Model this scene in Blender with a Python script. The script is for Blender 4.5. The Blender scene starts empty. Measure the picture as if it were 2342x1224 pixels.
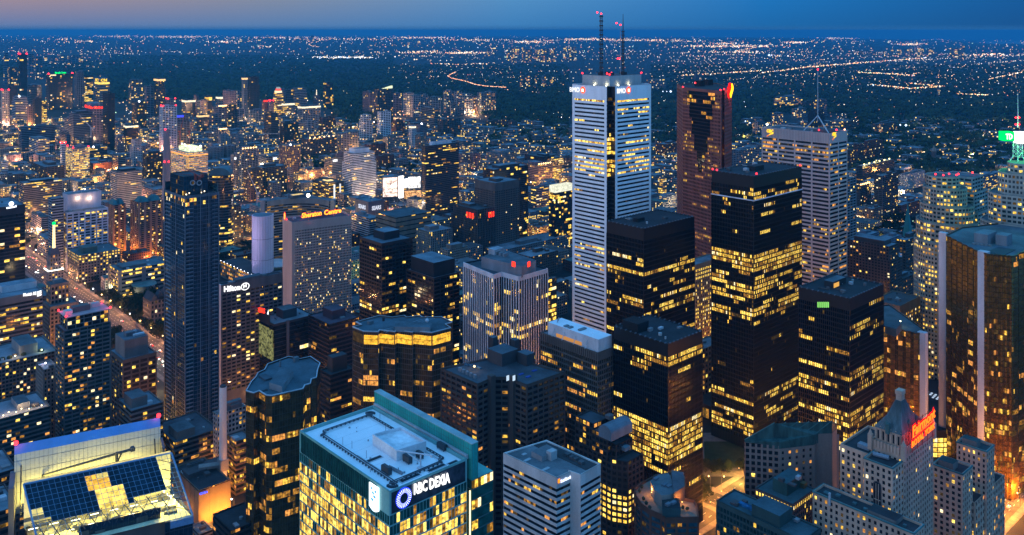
import bpy, math, random
from mathutils import Vector, noise as mnoise
rng = random.Random(7)
S = bpy.context.scene
COL = S.collection
# ---------------------------------------------------------------- camera
F, CX, EY, H = 2000.0, 1171.0, 69.0, 346.0      # focal length and eye level, in pixels of the 2342 wide photo; eye height in metres
cam = bpy.data.cameras.new('camera'); co = bpy.data.objects.new('camera', cam); COL.objects.link(co)
co.location = (0, 0, H); co.rotation_euler = (math.radians(90), 0, 0)
cam.sensor_width = 36; cam.lens = F / 2342 * 36; cam.shift_y = -(612 - EY) / 2342
cam.clip_start = 1; cam.clip_end = 300000
S.camera = co
S.view_settings.view_transform = 'Standard'; S.view_settings.look = 'None'
S.view_settings.exposure = 0.2; S.view_settings.gamma = 1
S.cycles.use_denoising = True
S.cycles.max_bounces = 5; S.cycles.diffuse_bounces = 2; S.cycles.glossy_bounces = 2
S.cycles.volume_bounces = 0; S.cycles.transparent_max_bounces = 8; S.cycles.sample_clamp_indirect = 3
# ---------------------------------------------------------------- dusk sky
W = bpy.data.worlds.new('World'); S.world = W; W.use_nodes = True
nt = W.node_tree; N_ = nt.nodes; L_ = nt.links
N_.clear()
def nd(t, **k):
    n = N_.new(t)
    for a, b in k.items(): setattr(n, a, b)
    return n
def ramp(n, stops):
    e = n.color_ramp.elements
    while len(e) > 1: e.remove(e[-1])
    e[0].position = stops[0][0]; e[0].color = (*stops[0][1], 1)
    for p, c in stops[1:]:
        q = e.new(p); q.color = (*c, 1)
tc = nd('ShaderNodeTexCoord'); sp = nd('ShaderNodeSeparateXYZ'); L_.new(tc.outputs['Generated'], sp.inputs[0])
def mth(op, a, b=None, c=None, clamp=False):
    n = nd('ShaderNodeMath', operation=op); n.use_clamp = clamp
    for i, x in enumerate((a, b, c)):
        if x is None: continue
        if isinstance(x, (int, float)): n.inputs[i].default_value = x
        else: L_.new(x, n.inputs[i])
    return n.outputs[0]
X_, Y_, Z_ = sp.outputs
az = mth('MULTIPLY_ADD', X_, 0.9, 0.5, True)                  # 0 west (left) .. 1 east (right)
low = nd('ShaderNodeValToRGB'); L_.new(az, low.inputs[0])     # sky just above the horizon
ramp(low, [(0, (.085, .17, .36)), (.25, (.075, .18, .38)), (.5, (.04, .18, .42)), (.75, (.012, .12, .34)), (1, (.009, .065, .21))])
hi = nd('ShaderNodeValToRGB'); L_.new(az, hi.inputs[0])       # two degrees higher
ramp(hi, [(0, (.36, .24, .26)), (.08, (.30, .23, .27)), (.26, (.19, .23, .32)), (.5, (.072, .24, .48)), (.75, (.011, .155, .44)), (1, (.007, .082, .27))])
m1 = nd('ShaderNodeMix', data_type='RGBA'); L_.new(mth('MULTIPLY_ADD', Z_, 28.0, -.02, True), m1.inputs['Factor'])
m0 = nd('ShaderNodeMix', data_type='RGBA'); L_.new(mth('MULTIPLY', Z_, 170.0, None, True), m0.inputs['Factor']); m0.inputs['A'].default_value = (.025, .12, .30, 1)   # haze at the foot of the sky
L_.new(low.outputs[0], m0.inputs['B']); L_.new(m0.outputs['Result'], m1.inputs['A']); L_.new(hi.outputs[0], m1.inputs['B'])
m2 = nd('ShaderNodeMix', data_type='RGBA'); L_.new(mth('MULTIPLY_ADD', Z_, 3.0, -.12, True), m2.inputs['Factor'])
L_.new(m1.outputs['Result'], m2.inputs['A']); m2.inputs['B'].default_value = (.105, .44, 1.0, 1)
# the afterglow behind the viewer, to the west
dn = mth('MULTIPLY_ADD', X_, -.72, mth('MULTIPLY', Y_, -.70))
gl = mth('MULTIPLY', mth('MULTIPLY_ADD', dn, 1.6, -.35, True), mth('MULTIPLY_ADD', Z_, -1.6, 1.0, True))
m3 = nd('ShaderNodeMix', data_type='RGBA'); L_.new(gl, m3.inputs['Factor'])
L_.new(m2.outputs['Result'], m3.inputs['A']); m3.inputs['B'].default_value = (.52, .66, .90, 1)
bg = nd('ShaderNodeBackground'); L_.new(m3.outputs['Result'], bg.inputs[0]); bg.inputs[1].default_value = 1.0
sky = nd('ShaderNodeTexSky', sky_type='NISHITA'); sky.sun_disc = False
sky.sun_elevation = math.radians(-3); sky.sun_rotation = math.radians(-80)
bg2 = nd('ShaderNodeBackground'); L_.new(sky.outputs[0], bg2.inputs[0]); bg2.inputs[1].default_value = 0.05
ad = nd('ShaderNodeAddShader'); L_.new(bg.outputs[0], ad.inputs[0]); L_.new(bg2.outputs[0], ad.inputs[1])
wo = nd('ShaderNodeOutputWorld'); L_.new(ad.outputs[0], wo.inputs[0])
# the last light of the set sun, low in the west
sl = bpy.data.lights.new('sun', 'SUN'); sl.energy = .22; sl.angle = math.radians(30); sl.color = (1, .74, .68)
so = bpy.data.objects.new('sun', sl); COL.objects.link(so); so.rotation_euler = Vector((.93, .34, -.14)).to_track_quat('-Z', 'Y').to_euler()
# ---------------------------------------------------------------- geometry helpers
UA, VA = math.radians(-42.5), math.radians(47.5)
U = Vector((math.sin(UA), math.cos(UA))); V = Vector((math.sin(VA), math.cos(VA)))   # the two street directions
ER = 6371000.0
HAZE = 4.4e-5
def zg(x, y): return -(x * x + y * y) / (2 * ER)
def sm(a, b, x): t = max(0, min(1, (x - a) / (b - a))); return t * t * (3 - 2 * t)
def terr(x, y):
    d = math.hypot(x, y)
    if d < 3000: return zg(x, y)
    px = CX + F * x / max(y, 1); land = 1 - sm(1950, 2250, px) * sm(8000, 18000, d)
    h = 150 * sm(30000, 60000, d) * (1 - sm(300, 1900, px)) + 135 * sm(9000, 26000, d) * (1 - sm(1700, 2300, px) * .85)
    h += (8 + 14 * mnoise.noise((x / 2500, y / 2500, 0))) * sm(3500, 9000, d) * land
    return zg(x, y) + h
def P(px, py, Y): return Vector(((px - CX) / F * Y, Y, H - (py - EY) * Y / F))
def G(px, py, z=0.0):
    Y = F * (H - z) / (py - EY)
    for _ in range(4 if Y < 3000 else 24):
        X = (px - CX) / F * Y; Y = min(90000, Y * .4 + .6 * F * (H - z - terr(X, Y)) / (py - EY)) if Y > 3000 else F * (H - z - zg(X, Y)) / (py - EY)
    return Vector(((px - CX) / F * Y, Y))
def PX(pts, z): return [G(x, y, z) for x, y in pts]
def hit(n, d, px):
    k = (px - CX) / F
    return (k * n.y - n.x) / (d.x - k * d.y)
class MB:
    def __init__(s): s.v = []; s.f = []; s.m = []
    def face(s, pts, mi=0):
        b = len(s.v); s.v += [tuple(p) for p in pts]; s.f.append(tuple(range(b, b + len(pts)))); s.m.append(mi)
    def prism(s, poly, z0, z1, mi=0, top=True, tmi=None):
        n = len(poly)
        for i in range(n):
            a, b = poly[i], poly[(i + 1) % n]
            s.face([(a[0], a[1], z0), (b[0], b[1], z0), (b[0], b[1], z1), (a[0], a[1], z1)], mi)
        if top: s.face([(p[0], p[1], z1) for p in poly], mi if tmi is None else tmi)
    def box(s, c, lu, lv, z0, z1, mi=0, du=None, tmi=None):
        du = U if du is None else du; dv = Vector((du.y, -du.x)); c = Vector(c[:2])
        q = [c - du * lu / 2 - dv * lv / 2, c - du * lu / 2 + dv * lv / 2, c + du * lu / 2 + dv * lv / 2, c + du * lu / 2 - dv * lv / 2]
        s.prism(q, z0, z1, mi, True, tmi)
        s.face([(p.x, p.y, z0) for p in reversed(q)], mi)
    def tube(s, a, b, r0, r1=None, n=6, mi=0, cap=True):
        a, b = Vector(a), Vector(b); r1 = r0 if r1 is None else r1
        d = (b - a).normalized(); e = d.orthogonal().normalized(); f = d.cross(e)
        A = [a + (e * math.cos(2 * math.pi * i / n) + f * math.sin(2 * math.pi * i / n)) * r0 for i in range(n)]
        B = [b + (e * math.cos(2 * math.pi * i / n) + f * math.sin(2 * math.pi * i / n)) * r1 for i in range(n)]
        for i in range(n): j = (i + 1) % n; s.face([A[i], A[j], B[j], B[i]], mi)
        if cap: s.face(list(reversed(A)), mi); s.face(B, mi)
    def ball(s, c, r, mi=0, flat=1.0):
        c = Vector(c); t = []
        for k in range(1, 4):
            th = math.pi * k / 4
            t.append([c + Vector((math.sin(th) * math.cos(i * math.pi / 4), math.sin(th) * math.sin(i * math.pi / 4), math.cos(th) * flat)) * r for i in range(8)])
        for i in range(8):
            j = (i + 1) % 8
            s.face([c + Vector((0, 0, r * flat)), t[0][i], t[0][j]], mi); s.face([c - Vector((0, 0, r * flat)), t[2][j], t[2][i]], mi)
            for k in (0, 1): s.face([t[k][i], t[k + 1][i], t[k + 1][j], t[k][j]], mi)
    def octa(s, c, r, mi=0):
        x, y, z = c; b = len(s.v)
        s.v += [(x + r, y, z), (x, y + r, z), (x - r, y, z), (x, y - r, z), (x, y, z + r), (x, y, z - r)]
        for i in range(4): j = (i + 1) % 4; s.f += [(b + i, b + j, b + 4), (b + j, b + i, b + 5)]; s.m += [mi, mi]
    def build(s, name, mats, parent=None, org=(0, 0, 0)):
        me = bpy.data.meshes.new(name); ox, oy, oz = org
        me.from_pydata([(x - ox, y - oy, z - oz) for x, y, z in s.v], [], s.f)
        for m in (mats if isinstance(mats, (list, tuple)) else [mats]): me.materials.append(m)
        if any(s.m): me.polygons.foreach_set('material_index', s.m)
        me.update()
        o = bpy.data.objects.new(name, me); COL.objects.link(o)
        if parent is not None: o.parent = parent
        else: o.location = org
        return o
def tag(o, label=None, cat=None, group=None, kind=None):
    for k, x in (('label', label), ('category', cat), ('group', group), ('kind', kind)):
        if x: o[k] = x
    return o
def offs(poly, d):
    n = len(poly); out = []
    for i in range(n):
        p0, p1, p2 = poly[i - 1], poly[i], poly[(i + 1) % n]
        e1 = (p1 - p0).normalized(); e2 = (p2 - p1).normalized()
        n1 = Vector((e1.y, -e1.x)); n2 = Vector((e2.y, -e2.x)); m = n1 + n2
        k = m.length_squared
        out.append(p1 + (m * (2 * d / k) if k > .15 else n1 * d))
    return out
# ---------------------------------------------------------------- materials
_M = {}
def newmat(name):
    m = bpy.data.materials.new(name); m.use_nodes = True; t = m.node_tree
    return m, t, t.nodes['Principled BSDF']
def _noise(t, scale, coord='Object', detail=3.0, vec=None):
    c = t.nodes.new('ShaderNodeTexCoord'); n = t.nodes.new('ShaderNodeTexNoise')
    n.inputs['Scale'].default_value = scale; n.inputs['Detail'].default_value = detail
    if vec:
        mp = t.nodes.new('ShaderNodeMapping'); mp.inputs['Scale'].default_value = vec
        t.links.new(c.outputs[coord], mp.inputs[0]); t.links.new(mp.outputs[0], n.inputs['Vector'])
    else: t.links.new(c.outputs[coord], n.inputs['Vector'])
    return n
def wallm(c, rough=.8, var=.22, scale=.12, streak=True):
    q = .58 + .42 * max(0, min(1, (max(c) - .4) / .2)); c = tuple(x * q for x in c); k = ('w', c, rough, var, scale)
    if k in _M: return _M[k]
    m, t, b = newmat('wall'); n = _noise(t, scale, vec=(1, 1, .22) if streak else None)
    r = t.nodes.new('ShaderNodeValToRGB'); n2 = _noise(t, scale * 9)
    lo = tuple(x * (1 - var) for x in c); hi_ = tuple(min(1, x * (1 + var)) for x in c)
    ramp(r, [(.3, lo), (.7, hi_)])
    mx = t.nodes.new('ShaderNodeMath'); mx.operation = 'MULTIPLY_ADD'
    t.links.new(n2.outputs[0], mx.inputs[0]); mx.inputs[1].default_value = .35; t.links.new(n.outputs[0], mx.inputs[2])
    mm = t.nodes.new('ShaderNodeMath'); mm.operation = 'SUBTRACT'; t.links.new(mx.outputs[0], mm.inputs[0]); mm.inputs[1].default_value = .175
    t.links.new(mm.outputs[0], r.inputs[0]); t.links.new(r.outputs[0], b.inputs['Base Color'])
    b.inputs['Roughness'].default_value = rough; b.inputs['Specular IOR Level'].default_value = .3
    _M[k] = m; return m
def roofm(c): return wallm(c, .9, .38, .06, False)
def glassm(c=(.012, .016, .02), rough=.09, spec=.35, metal=0.0):
    k = ('g', c, rough, spec, metal)
    if k in _M: return _M[k]
    m, t, b = newmat('dark_glass'); n = _noise(t, .3)
    r = t.nodes.new('ShaderNodeValToRGB'); ramp(r, [(.35, tuple(x * .55 for x in c)), (.7, tuple(x * 1.5 for x in c))])
    t.links.new(n.outputs[0], r.inputs[0]); t.links.new(r.outputs[0], b.inputs['Base Color'])
    b.inputs['Roughness'].default_value = rough; b.inputs['Specular IOR Level'].default_value = spec; b.inputs['Metallic'].default_value = metal
    _M[k] = m; return m
def emit(c, s, name='lamp_glow', sample=False, var=0.0, vscale=.8):
    k = ('e', c, s, var, vscale, sample)
    if k in _M: return _M[k]
    m = bpy.data.materials.new(name); m.use_nodes = True; t = m.node_tree; t.nodes.clear()
    e = t.nodes.new('ShaderNodeEmission'); o = t.nodes.new('ShaderNodeOutputMaterial'); t.links.new(e.outputs[0], o.inputs[0])
    e.inputs[0].default_value = (*c, 1); e.inputs[1].default_value = s
    if var:   # the furniture, ceilings and blinds seen behind a lit window
        n = _noise(t, vscale if vscale < .7 else .5, detail=2, vec=(1, 1, 1.6)); r = t.nodes.new('ShaderNodeMapRange')
        c_ = t.nodes.new('ShaderNodeTexCoord'); mp = t.nodes.new('ShaderNodeMapping'); mp.inputs['Rotation'].default_value = (0, 0, -math.radians(42.5)); mp.inputs['Scale'].default_value = (.95, .95, .8); mp.inputs['Location'].default_value = (.37, .37, .1)
        fl = t.nodes.new('ShaderNodeVectorMath'); fl.operation = 'FLOOR'; wn = t.nodes.new('ShaderNodeTexWhiteNoise'); t.links.new(c_.outputs['Object'], mp.inputs[0]); t.links.new(mp.outputs[0], fl.inputs[0]); t.links.new(fl.outputs[0], wn.inputs[0])
        ml = t.nodes.new('ShaderNodeMath'); ml.operation = 'MULTIPLY_ADD'; ml.inputs[1].default_value = .3; t.links.new(wn.outputs[0], ml.inputs[0]); t.links.new(n.outputs[0], ml.inputs[2])
        r.inputs[1].default_value = .42; r.inputs[2].default_value = .86; r.inputs[3].default_value = s * (1 - var); r.inputs[4].default_value = s * (1 + var * .6)
        t.links.new(ml.outputs[0], r.inputs[0]); t.links.new(r.outputs[0], e.inputs[1])
    if not sample: m.cycles.emission_sampling = 'NONE'
    _M[k] = m; return m
def plain(c, rough=.6, metal=0.0): 
    k = ('p', c, rough, metal)
    if k in _M: return _M[k]
    m, t, b = newmat('painted_metal'); n = _noise(t, 1.5); r = t.nodes.new('ShaderNodeValToRGB')
    ramp(r, [(.3, tuple(x * .82 for x in c)), (.7, tuple(min(1, x * 1.15) for x in c))]); t.links.new(n.outputs[0], r.inputs[0]); t.links.new(r.outputs[0], b.inputs['Base Color'])
    b.inputs['Roughness'].default_value = rough; b.inputs['Metallic'].default_value = metal
    _M[k] = m; return m
LIT = [emit((1, .66, .11), 1.75, 'lit_window', var=.72), emit((1, .57, .07), 1.2, 'lit_window', var=.8), emit((.85, .38, .05), .5, 'lit_window', var=.9),
       emit((1, .80, .42), 1.6, 'lit_window', var=.5), emit((1, .40, .08), .95, 'lit_window', var=.6), emit((.5, .28, .05), .17, 'lit_window', var=.8)]
PAL = {'office': [1] * 4 + [2] * 6 + [3] * 4 + [6] * 2 + [4], 'home': [1] * 3 + [2] * 3 + [3] * 4 + [4] * 3 + [5] * 2 + [6] * 3,
       'full': [1] * 6 + [2] * 4 + [4], 'gold': [5] * 3 + [2] * 3 + [3] * 4 + [6] * 3, 'dim': [3] * 3 + [6] * 5 + [2], 'white': [4] * 5 + [1] * 2, 'floor': [1] * 4 + [2] * 4 + [3] * 3 + [6]}
SIGN = {'red': emit((1, .03, .01), 2.6), 'white': emit((1, 1, 1), 1.8), 'yellow': emit((1, .62, .02), 1.6), 'green': emit((0, .9, .16), 1.8), 'blue': emit((.05, .08, 1), 2.2),
        'orange': emit((1, .25, .01), 1.6), 'paleblue': emit((.55, .75, 1), 1.7), 'warm': emit((1, .72, .35), 2.2), 'cream': emit((1, .85, .5), 1.4)}
BEAC = emit((1, .02, .03), 6)
WC = {'w': (.62, .62, .64), 'l': (.42, .41, .43), 'g': (.27, .265, .28), 'd': (.09, .09, .10), 'k': (.03, .032, .036), 'n': (.15, .115, .10), 'r': (.20, .075, .055),
      't': (.36, .30, .25), 'u': (.22, .27, .34), 'v': (.30, .22, .25), 'c': (.34, .33, .32)}
RC = {'b': (.26, .30, .34), 'd': (.10, .11, .12), 'w': (.72, .74, .76), 'g': (.2, .21, .22), 'k': (.06, .065, .07), 't': (.10, .22, .20)}
# ---------------------------------------------------------------- a building = Empty + wall, roof, windows, penthouse ...
OCC = []
LIVE = []
class Bd:
    def __init__(s, name, label, cat, poly, zt=0, group=None, base=None):
        c = sum(poly, Vector((0, 0))) / len(poly); s.z0 = zg(c.x, c.y) if base is None else base
        e = bpy.data.objects.new(name, None); COL.objects.link(e); e.location = (c.x, c.y, s.z0); e.empty_display_size = 5
        s.o = tag(e, label, cat, group); s.org = (c.x, c.y, s.z0); s.poly = poly; s.c = c
        us = [p.dot(U) for p in poly]; vs = [p.dot(V) for p in poly]; OCC.append((min(us), max(us), min(vs), max(vs)))
        s.N = poly[0]
    def mesh(s, name, mb, mats, parent=None):
        return mb.build(name, mats, parent or s.o, s.org)
    def rel(s, a, b): return s.N + U * (a * s.a) + V * (b * s.b)
def rect(xl, xn, xr, yr, Y0, du=None):
    n = P(xn, yr, Y0); z = n.z; n = Vector((n.x, n.y)); u = U if du is None else du; v = Vector((u.y, -u.x))
    a = hit(n, u, xl); b = hit(n, v, xr)
    return [n, n + v * b, n + v * b + u * a, n + u * a], z, a, b
def facade(B, poly, z0, z1, fh=3.7, bw=3.0, sf=.4, ds=.3, wall=None, glass=None, p=.1, rows=(), run=3, pal='office', pier=0, pw=.5, pd=.25, top=0, bot=0, edges=None, mode='face', seed=0, roof=None, parapet=.8, wname='window', solid=None, skipnear=0, single=None):
    r = random.Random(seed * 131 + int(poly[0].x * 7) + int(z1)); n = len(poly); O = offs(poly, ds); OP = offs(poly, ds + pd)
    w = single[0] if single else MB(); wins = {}; vis = []
    nf = max(1, round((z1 - z0 - top - bot) / fh)); fh = (z1 - z0 - top - bot) / nf; zb = z0 + bot
    wm0, gm0 = (0, 1) if single else (0, 0)
    palv = PAL[pal]
    for i in range(n):
        if edges is not None and i not in edges: continue
        a, b = poly[i], poly[(i + 1) % n]; oa, ob = O[i], O[(i + 1) % n]; e = b - a; L = e.length
        if L < .05: continue
        nn = Vector((e.y, -e.x)) / L
        if nn.dot((a + b) / 2) >= 0 or (solid and i in solid):
            w.face([(oa.x, oa.y, z0), (ob.x, ob.y, z0), (ob.x, ob.y, z1), (oa.x, oa.y, z1)], wm0); continue
        vis.append(i); nb = max(1, round(L / bw))
        def strip(za, zc):
            w.face([(oa.x, oa.y, za), (ob.x, ob.y, za), (ob.x, ob.y, zc), (oa.x, oa.y, zc)], wm0)
            w.face([(oa.x, oa.y, zc), (ob.x, ob.y, zc), (b.x, b.y, zc), (a.x, a.y, zc)], wm0)
            w.face([(a.x, a.y, za), (b.x, b.y, za), (ob.x, ob.y, za), (oa.x, oa.y, za)], wm0)
        if bot: strip(z0, zb)
        if top or True: strip(z1 - max(top, .25), z1)
        for f in range(nf):
            za = zb + f * fh; zc = za + fh; zw = za + sf * fh
            if sf > 0: strip(za, zw)
            fr = 1 - (f + .5) / nf; pp = p
            for q in rows:
                if q[0] <= fr < q[1] and (len(q) < 4 or q[3] == len(vis) - 1): pp = q[2]; break
            k = 0
            while k < nb:
                ln = 1 + int(r.random() * (2 * run - 1)); on = r.random() < pp; sl = r.choice(palv)
                for j in range(k, min(nb, k + ln)):
                    s_ = 0
                    if on: s_ = sl if r.random() < .55 else r.choice(palv)
                    elif pp > 0 and r.random() < pp * .1: s_ = 6
                    q0 = a + e * (j / nb); q1 = a + e * ((j + 1) / nb)
                    key = (f, i) if mode == 'face' else ((f,) if mode == 'floor' else (f, i, j))
                    wins.setdefault(key, []).append(([(q0.x, q0.y, zw), (q1.x, q1.y, zw), (q1.x, q1.y, zc), (q0.x, q0.y, zc)], s_ + gm0))
                k += ln
        if pier:
            opa, opb = OP[i], OP[(i + 1) % n]; m = max(1, round(L / pier)); h = pw / L / 2
            for k in range(m + 1):
                s0, s1 = max(0, k / m - h), min(1, k / m + h)
                f0 = opa if s0 == 0 else a + e * s0 + nn * (ds + pd); f1 = opb if s1 == 1 else a + e * s1 + nn * (ds + pd)
                g0 = a + e * s0; g1 = a + e * s1; zt = z1 - .12 if top == 0 else z1 - top + .05
                w.face([(f0.x, f0.y, z0), (f1.x, f1.y, z0), (f1.x, f1.y, zt), (f0.x, f0.y, zt)], wm0)
                w.face([(g0.x, g0.y, z0), (f0.x, f0.y, z0), (f0.x, f0.y, zt), (g0.x, g0.y, zt)], wm0)
                w.face([(f1.x, f1.y, z0), (g1.x, g1.y, z0), (g1.x, g1.y, zt), (f1.x, f1.y, zt)], wm0)
    I = offs(poly, -.45)
    if parapet and edges is None:
        for i in range(n):
            j = (i + 1) % n
            w.face([(O[i].x, O[i].y, z1), (O[j].x, O[j].y, z1), (I[j].x, I[j].y, z1), (I[i].x, I[i].y, z1)], wm0)
            w.face([(I[i].x, I[i].y, z1), (I[j].x, I[j].y, z1), (I[j].x, I[j].y, z1 - parapet), (I[i].x, I[i].y, z1 - parapet)], wm0)
    if single:
        for key in wins:
            for q, m in wins[key]: w.face(q, m)
        if roof: w.face([(q.x, q.y, z1 - parapet) for q in I], 8)
        return
    B.mesh('wall', w, wall or wallm(WC['g']))
    if roof:
        rb = MB(); rb.face([(q.x, q.y, z1 - parapet) for q in I]); B.roof = B.mesh('roof', rb, roof)
    keys = sorted(wins, key=lambda k: (-k[0],) + k[1:]); keep = 100 - getattr(B, 'nw', 0)
    gl = [glass or glassm()] + LIT; ex = MB()
    for c, key in enumerate(keys):
        if c < keep:
            mb = MB()
            for q, m in wins[key]: mb.face(q, m)
            B.mesh(wname, mb, gl); B.nw = getattr(B, 'nw', 0) + 1
        else:
            for q, m in wins[key]: ex.face(q, m)
    if ex.f: tag(B.mesh('lower_windows', ex, gl), kind='stuff')
def unit(B, c, lu, lv, z0, h, col=(.3, .31, .33), name='roof_unit', du=None, roofc=None):
    mb = MB(); mb.box(c, lu, lv, z0, z0 + h, 0, du, 1 if roofc else None)
    return B.mesh(name, mb, [wallm(col)] + ([roofm(roofc)] if roofc else []))
def clutter(B, z, n, seed=0, sz=(2, 5)):
    r = random.Random(seed + int(z * 3))
    for _ in range(n):
        c = B.rel(r.uniform(.15, .85), r.uniform(.15, .85)); g = r.choice([.12, .2, .35, .5])
        t = r.random()
        if t < .55: unit(B, c, r.uniform(*sz), r.uniform(*sz), z, r.uniform(1, 2.4), (g, g, g * 1.05))
        elif t < .8:
            mb = MB(); mb.tube((c.x, c.y, z), (c.x, c.y, z + r.uniform(1, 2)), r.uniform(.6, 1.3), n=8); B.mesh('vent', mb, wallm((g, g, g)))
        else:
            mb = MB(); d = r.choice((U, V)); e = c + d * r.uniform(4, 9); mb.tube((c.x, c.y, z + .6), (e.x, e.y, z + .6), .35, n=6); B.mesh('duct', mb, wallm((g, g, g)))
def beacons(B, pts):
    for p in pts:
        mb = MB(); mb.ball(p, .8 * max(1, Vector(p).length / 900)); B.mesh('beacon', mb, BEAC)
def lampm(B, p, r, c, s, name='lamp'):
    mb = MB(); mb.ball(p, r); return B.mesh(name, mb, emit(c, s))
def point(p, c, w, r=.6, name='street_glow'):
    l = bpy.data.lights.new(name, 'POINT'); l.color = c; l.energy = w; l.shadow_soft_size = r
    o = bpy.data.objects.new(name, l); o.location = p; COL.objects.link(o); return o
def text(B, s, p0, p1, hgt, mat, name='sign', out=.4, thick=.25, bold=.0, parent=None):
    """letters from p0 to p1 (world, baseline ends), hgt metres high, standing off the wall"""
    cu = bpy.data.curves.new('t', 'FONT'); cu.body = s; cu.size = 1; cu.offset = bold; cu.extrude = .02; cu.resolution_u = 2
    o = bpy.data.objects.new('t', cu); COL.objects.link(o); dg = bpy.context.evaluated_depsgraph_get(); dg.update()
    me = bpy.data.meshes.new_from_object(o.evaluated_get(dg)); bpy.data.objects.remove(o)
    p0, p1 = Vector(p0), Vector(p1); d = p1 - p0; dh = Vector((d.x, d.y, 0)); nn = Vector((dh.y, -dh.x, 0)).normalized()
    xs = [v.co.x for v in me.vertices]; ys = [v.co.y for v in me.vertices]; x0, x1, y0, y1 = min(xs), max(xs), min(ys), max(ys)
    org = Vector(B.org)
    for v in me.vertices:
        q = p0 + d * ((v.co.x - x0) / (x1 - x0)) + Vector((0, 0, hgt * (v.co.y - y0) / (y1 - y0))) + nn * (out + (thick if v.co.z > 0 else 0))
        v.co = q - org
    me.materials.clear(); me.materials.append(mat); me.name = name
    ob = bpy.data.objects.new(name, me); COL.objects.link(ob); ob.parent = parent or B.o; return ob
def onface(n, d, px, py):
    t = hit(n, d, px); q = n + d * t; return Vector((q.x, q.y, H - (py - EY) * q.y / F))
def blob(B, c, r, n, mat, name, ry=None, seg=20, out=.5, hole=0.0):
    """a flat round emblem with thickness on a wall with outward normal n"""
    mb = MB(); n = Vector((n[0], n[1], 0)).normalized(); t = Vector((-n.y, n.x, 0)); ry = ry or r; c = Vector(c) + n * out
    A = [c + t * (math.cos(2 * math.pi * i / seg) * r) + Vector((0, 0, math.sin(2 * math.pi * i / seg) * ry)) for i in range(seg)]
    D = [q + n * .25 for q in A]
    for i in range(seg): j = (i + 1) % seg; mb.face([A[i], A[j], D[j], D[i]])
    if hole:
        I2 = [c + n * .25 + (q - c - n * .25) * hole for q in D]
        for i in range(seg): j = (i + 1) % seg; mb.face([D[i], D[j], I2[j], I2[i]])
    else: mb.face(D)
    return B.mesh(name, mb, mat)
def panel(B, a, b, z0, z1, mat, name, out=.4, th=.3):
    a, b = Vector(a[:2]), Vector(b[:2]); e = (b - a).normalized(); n = Vector((e.y, -e.x)); mb = MB()
    q = [a + n * (out + th), b + n * (out + th), b + n * out, a + n * out]; mb.prism(q, z0, z1); return B.mesh(name, mb, mat)
# ---------------------------------------------------------------- foreground towers
def rectb(name, label, xl, xn, xr, yr, Y0, cat='office tower', group=None, du=None):
    p, z, a, b = rect(xl, xn, xr, yr, Y0, du); B = Bd(name, label, cat, p, group=group); B.z = z; B.a = a; B.b = b; B.u = U if du is None else du; B.v = Vector((B.u.y, -B.u.x)); return B
def sub(B, a0, a1, b0, b1):
    return [B.rel(a0, b0), B.rel(a0, b1), B.rel(a1, b1), B.rel(a1, b0)]

# --- teal glass tower with white roof
B = rectb('office_tower', 'teal glass tower with white roof, blue ring emblem and lit lettering', 686, 891, 1067, 1124, 302.6)
TE = glassm((.008, .075, .068), .08, .6)
facade(B, B.poly, 0, B.z, 3.9, 1.45, .14, .12, wallm((.20, .48, .46), .4), TE, .42, [(0, .02, .25), (.02, .04, .6, 0), (.02, .04, .9, 1), (.04, .3, .93)], 1, 'floor', pier=1.45, pw=.1, pd=.02, top=8.6, roof=wallm((.86, .86, .87), .8, .07, .05, False), parapet=1.3)
NN, a, b, z = B.N, B.a, B.b, B.z
mb = MB()
for k in range(44):       # glass screen around the roof, left side, with fins
    q = B.rel((k + 7) / 52, 0); mb.box(q - V * .25, .14, .5, z - 8.2, z - .6, 0)
B.mesh('screen_fins', mb, wallm((.03, .13, .14), .4))
panel(B, B.rel(.985, 0), B.rel(.12, 0), z - 8.1, z - .7, TE, 'glass_screen', out=.13, th=.05)
panel(B, B.rel(0, .02), B.rel(0, .98), z - 8.1, z - .7, glassm((.03, .04, .055), .15, .5), 'sign_backing', out=.13, th=.05)
# rails of the window washing track: two rounded rings on short blocks
def ring(ins, rad, w, zt, zb, name, col):
    pts = []; 
    for (ca, cb, a0) in ((ins + rad, ins + rad, 180), (ins + rad, b - ins - rad, 270), (a - ins - rad, b - ins - rad, 0), (a - ins - rad, ins + rad, 90)):
        for k in range(7):
            t = math.radians(a0 + k * 15); pts.append(NN + U * (ca + rad * math.cos(t)) + V * (cb + rad * math.sin(t)))
    mb = MB(); n = len(pts)
    for i in range(n):
        p, q = pts[i], pts[(i + 1) % n]; mb.tube((p.x, p.y, zt), (q.x, q.y, zt), w, n=4)
        if zb is not None:
            L = (q - p).length
            for k in range(max(1, int(L / 2))):
                c = p + (q - p) * (k / max(1, int(L / 2))); mb.box(c, .5, .5, zb, zt, 0)
    B.mesh(name, mb, plain(col))
ring(2.6, 2.5, .2, z - .55, z - 1.3, 'track_rail', (.05, .07, .09)); ring(4.0, 2.0, .2, z - .55, None, 'track_rail', (.05, .07, .09))
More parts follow.
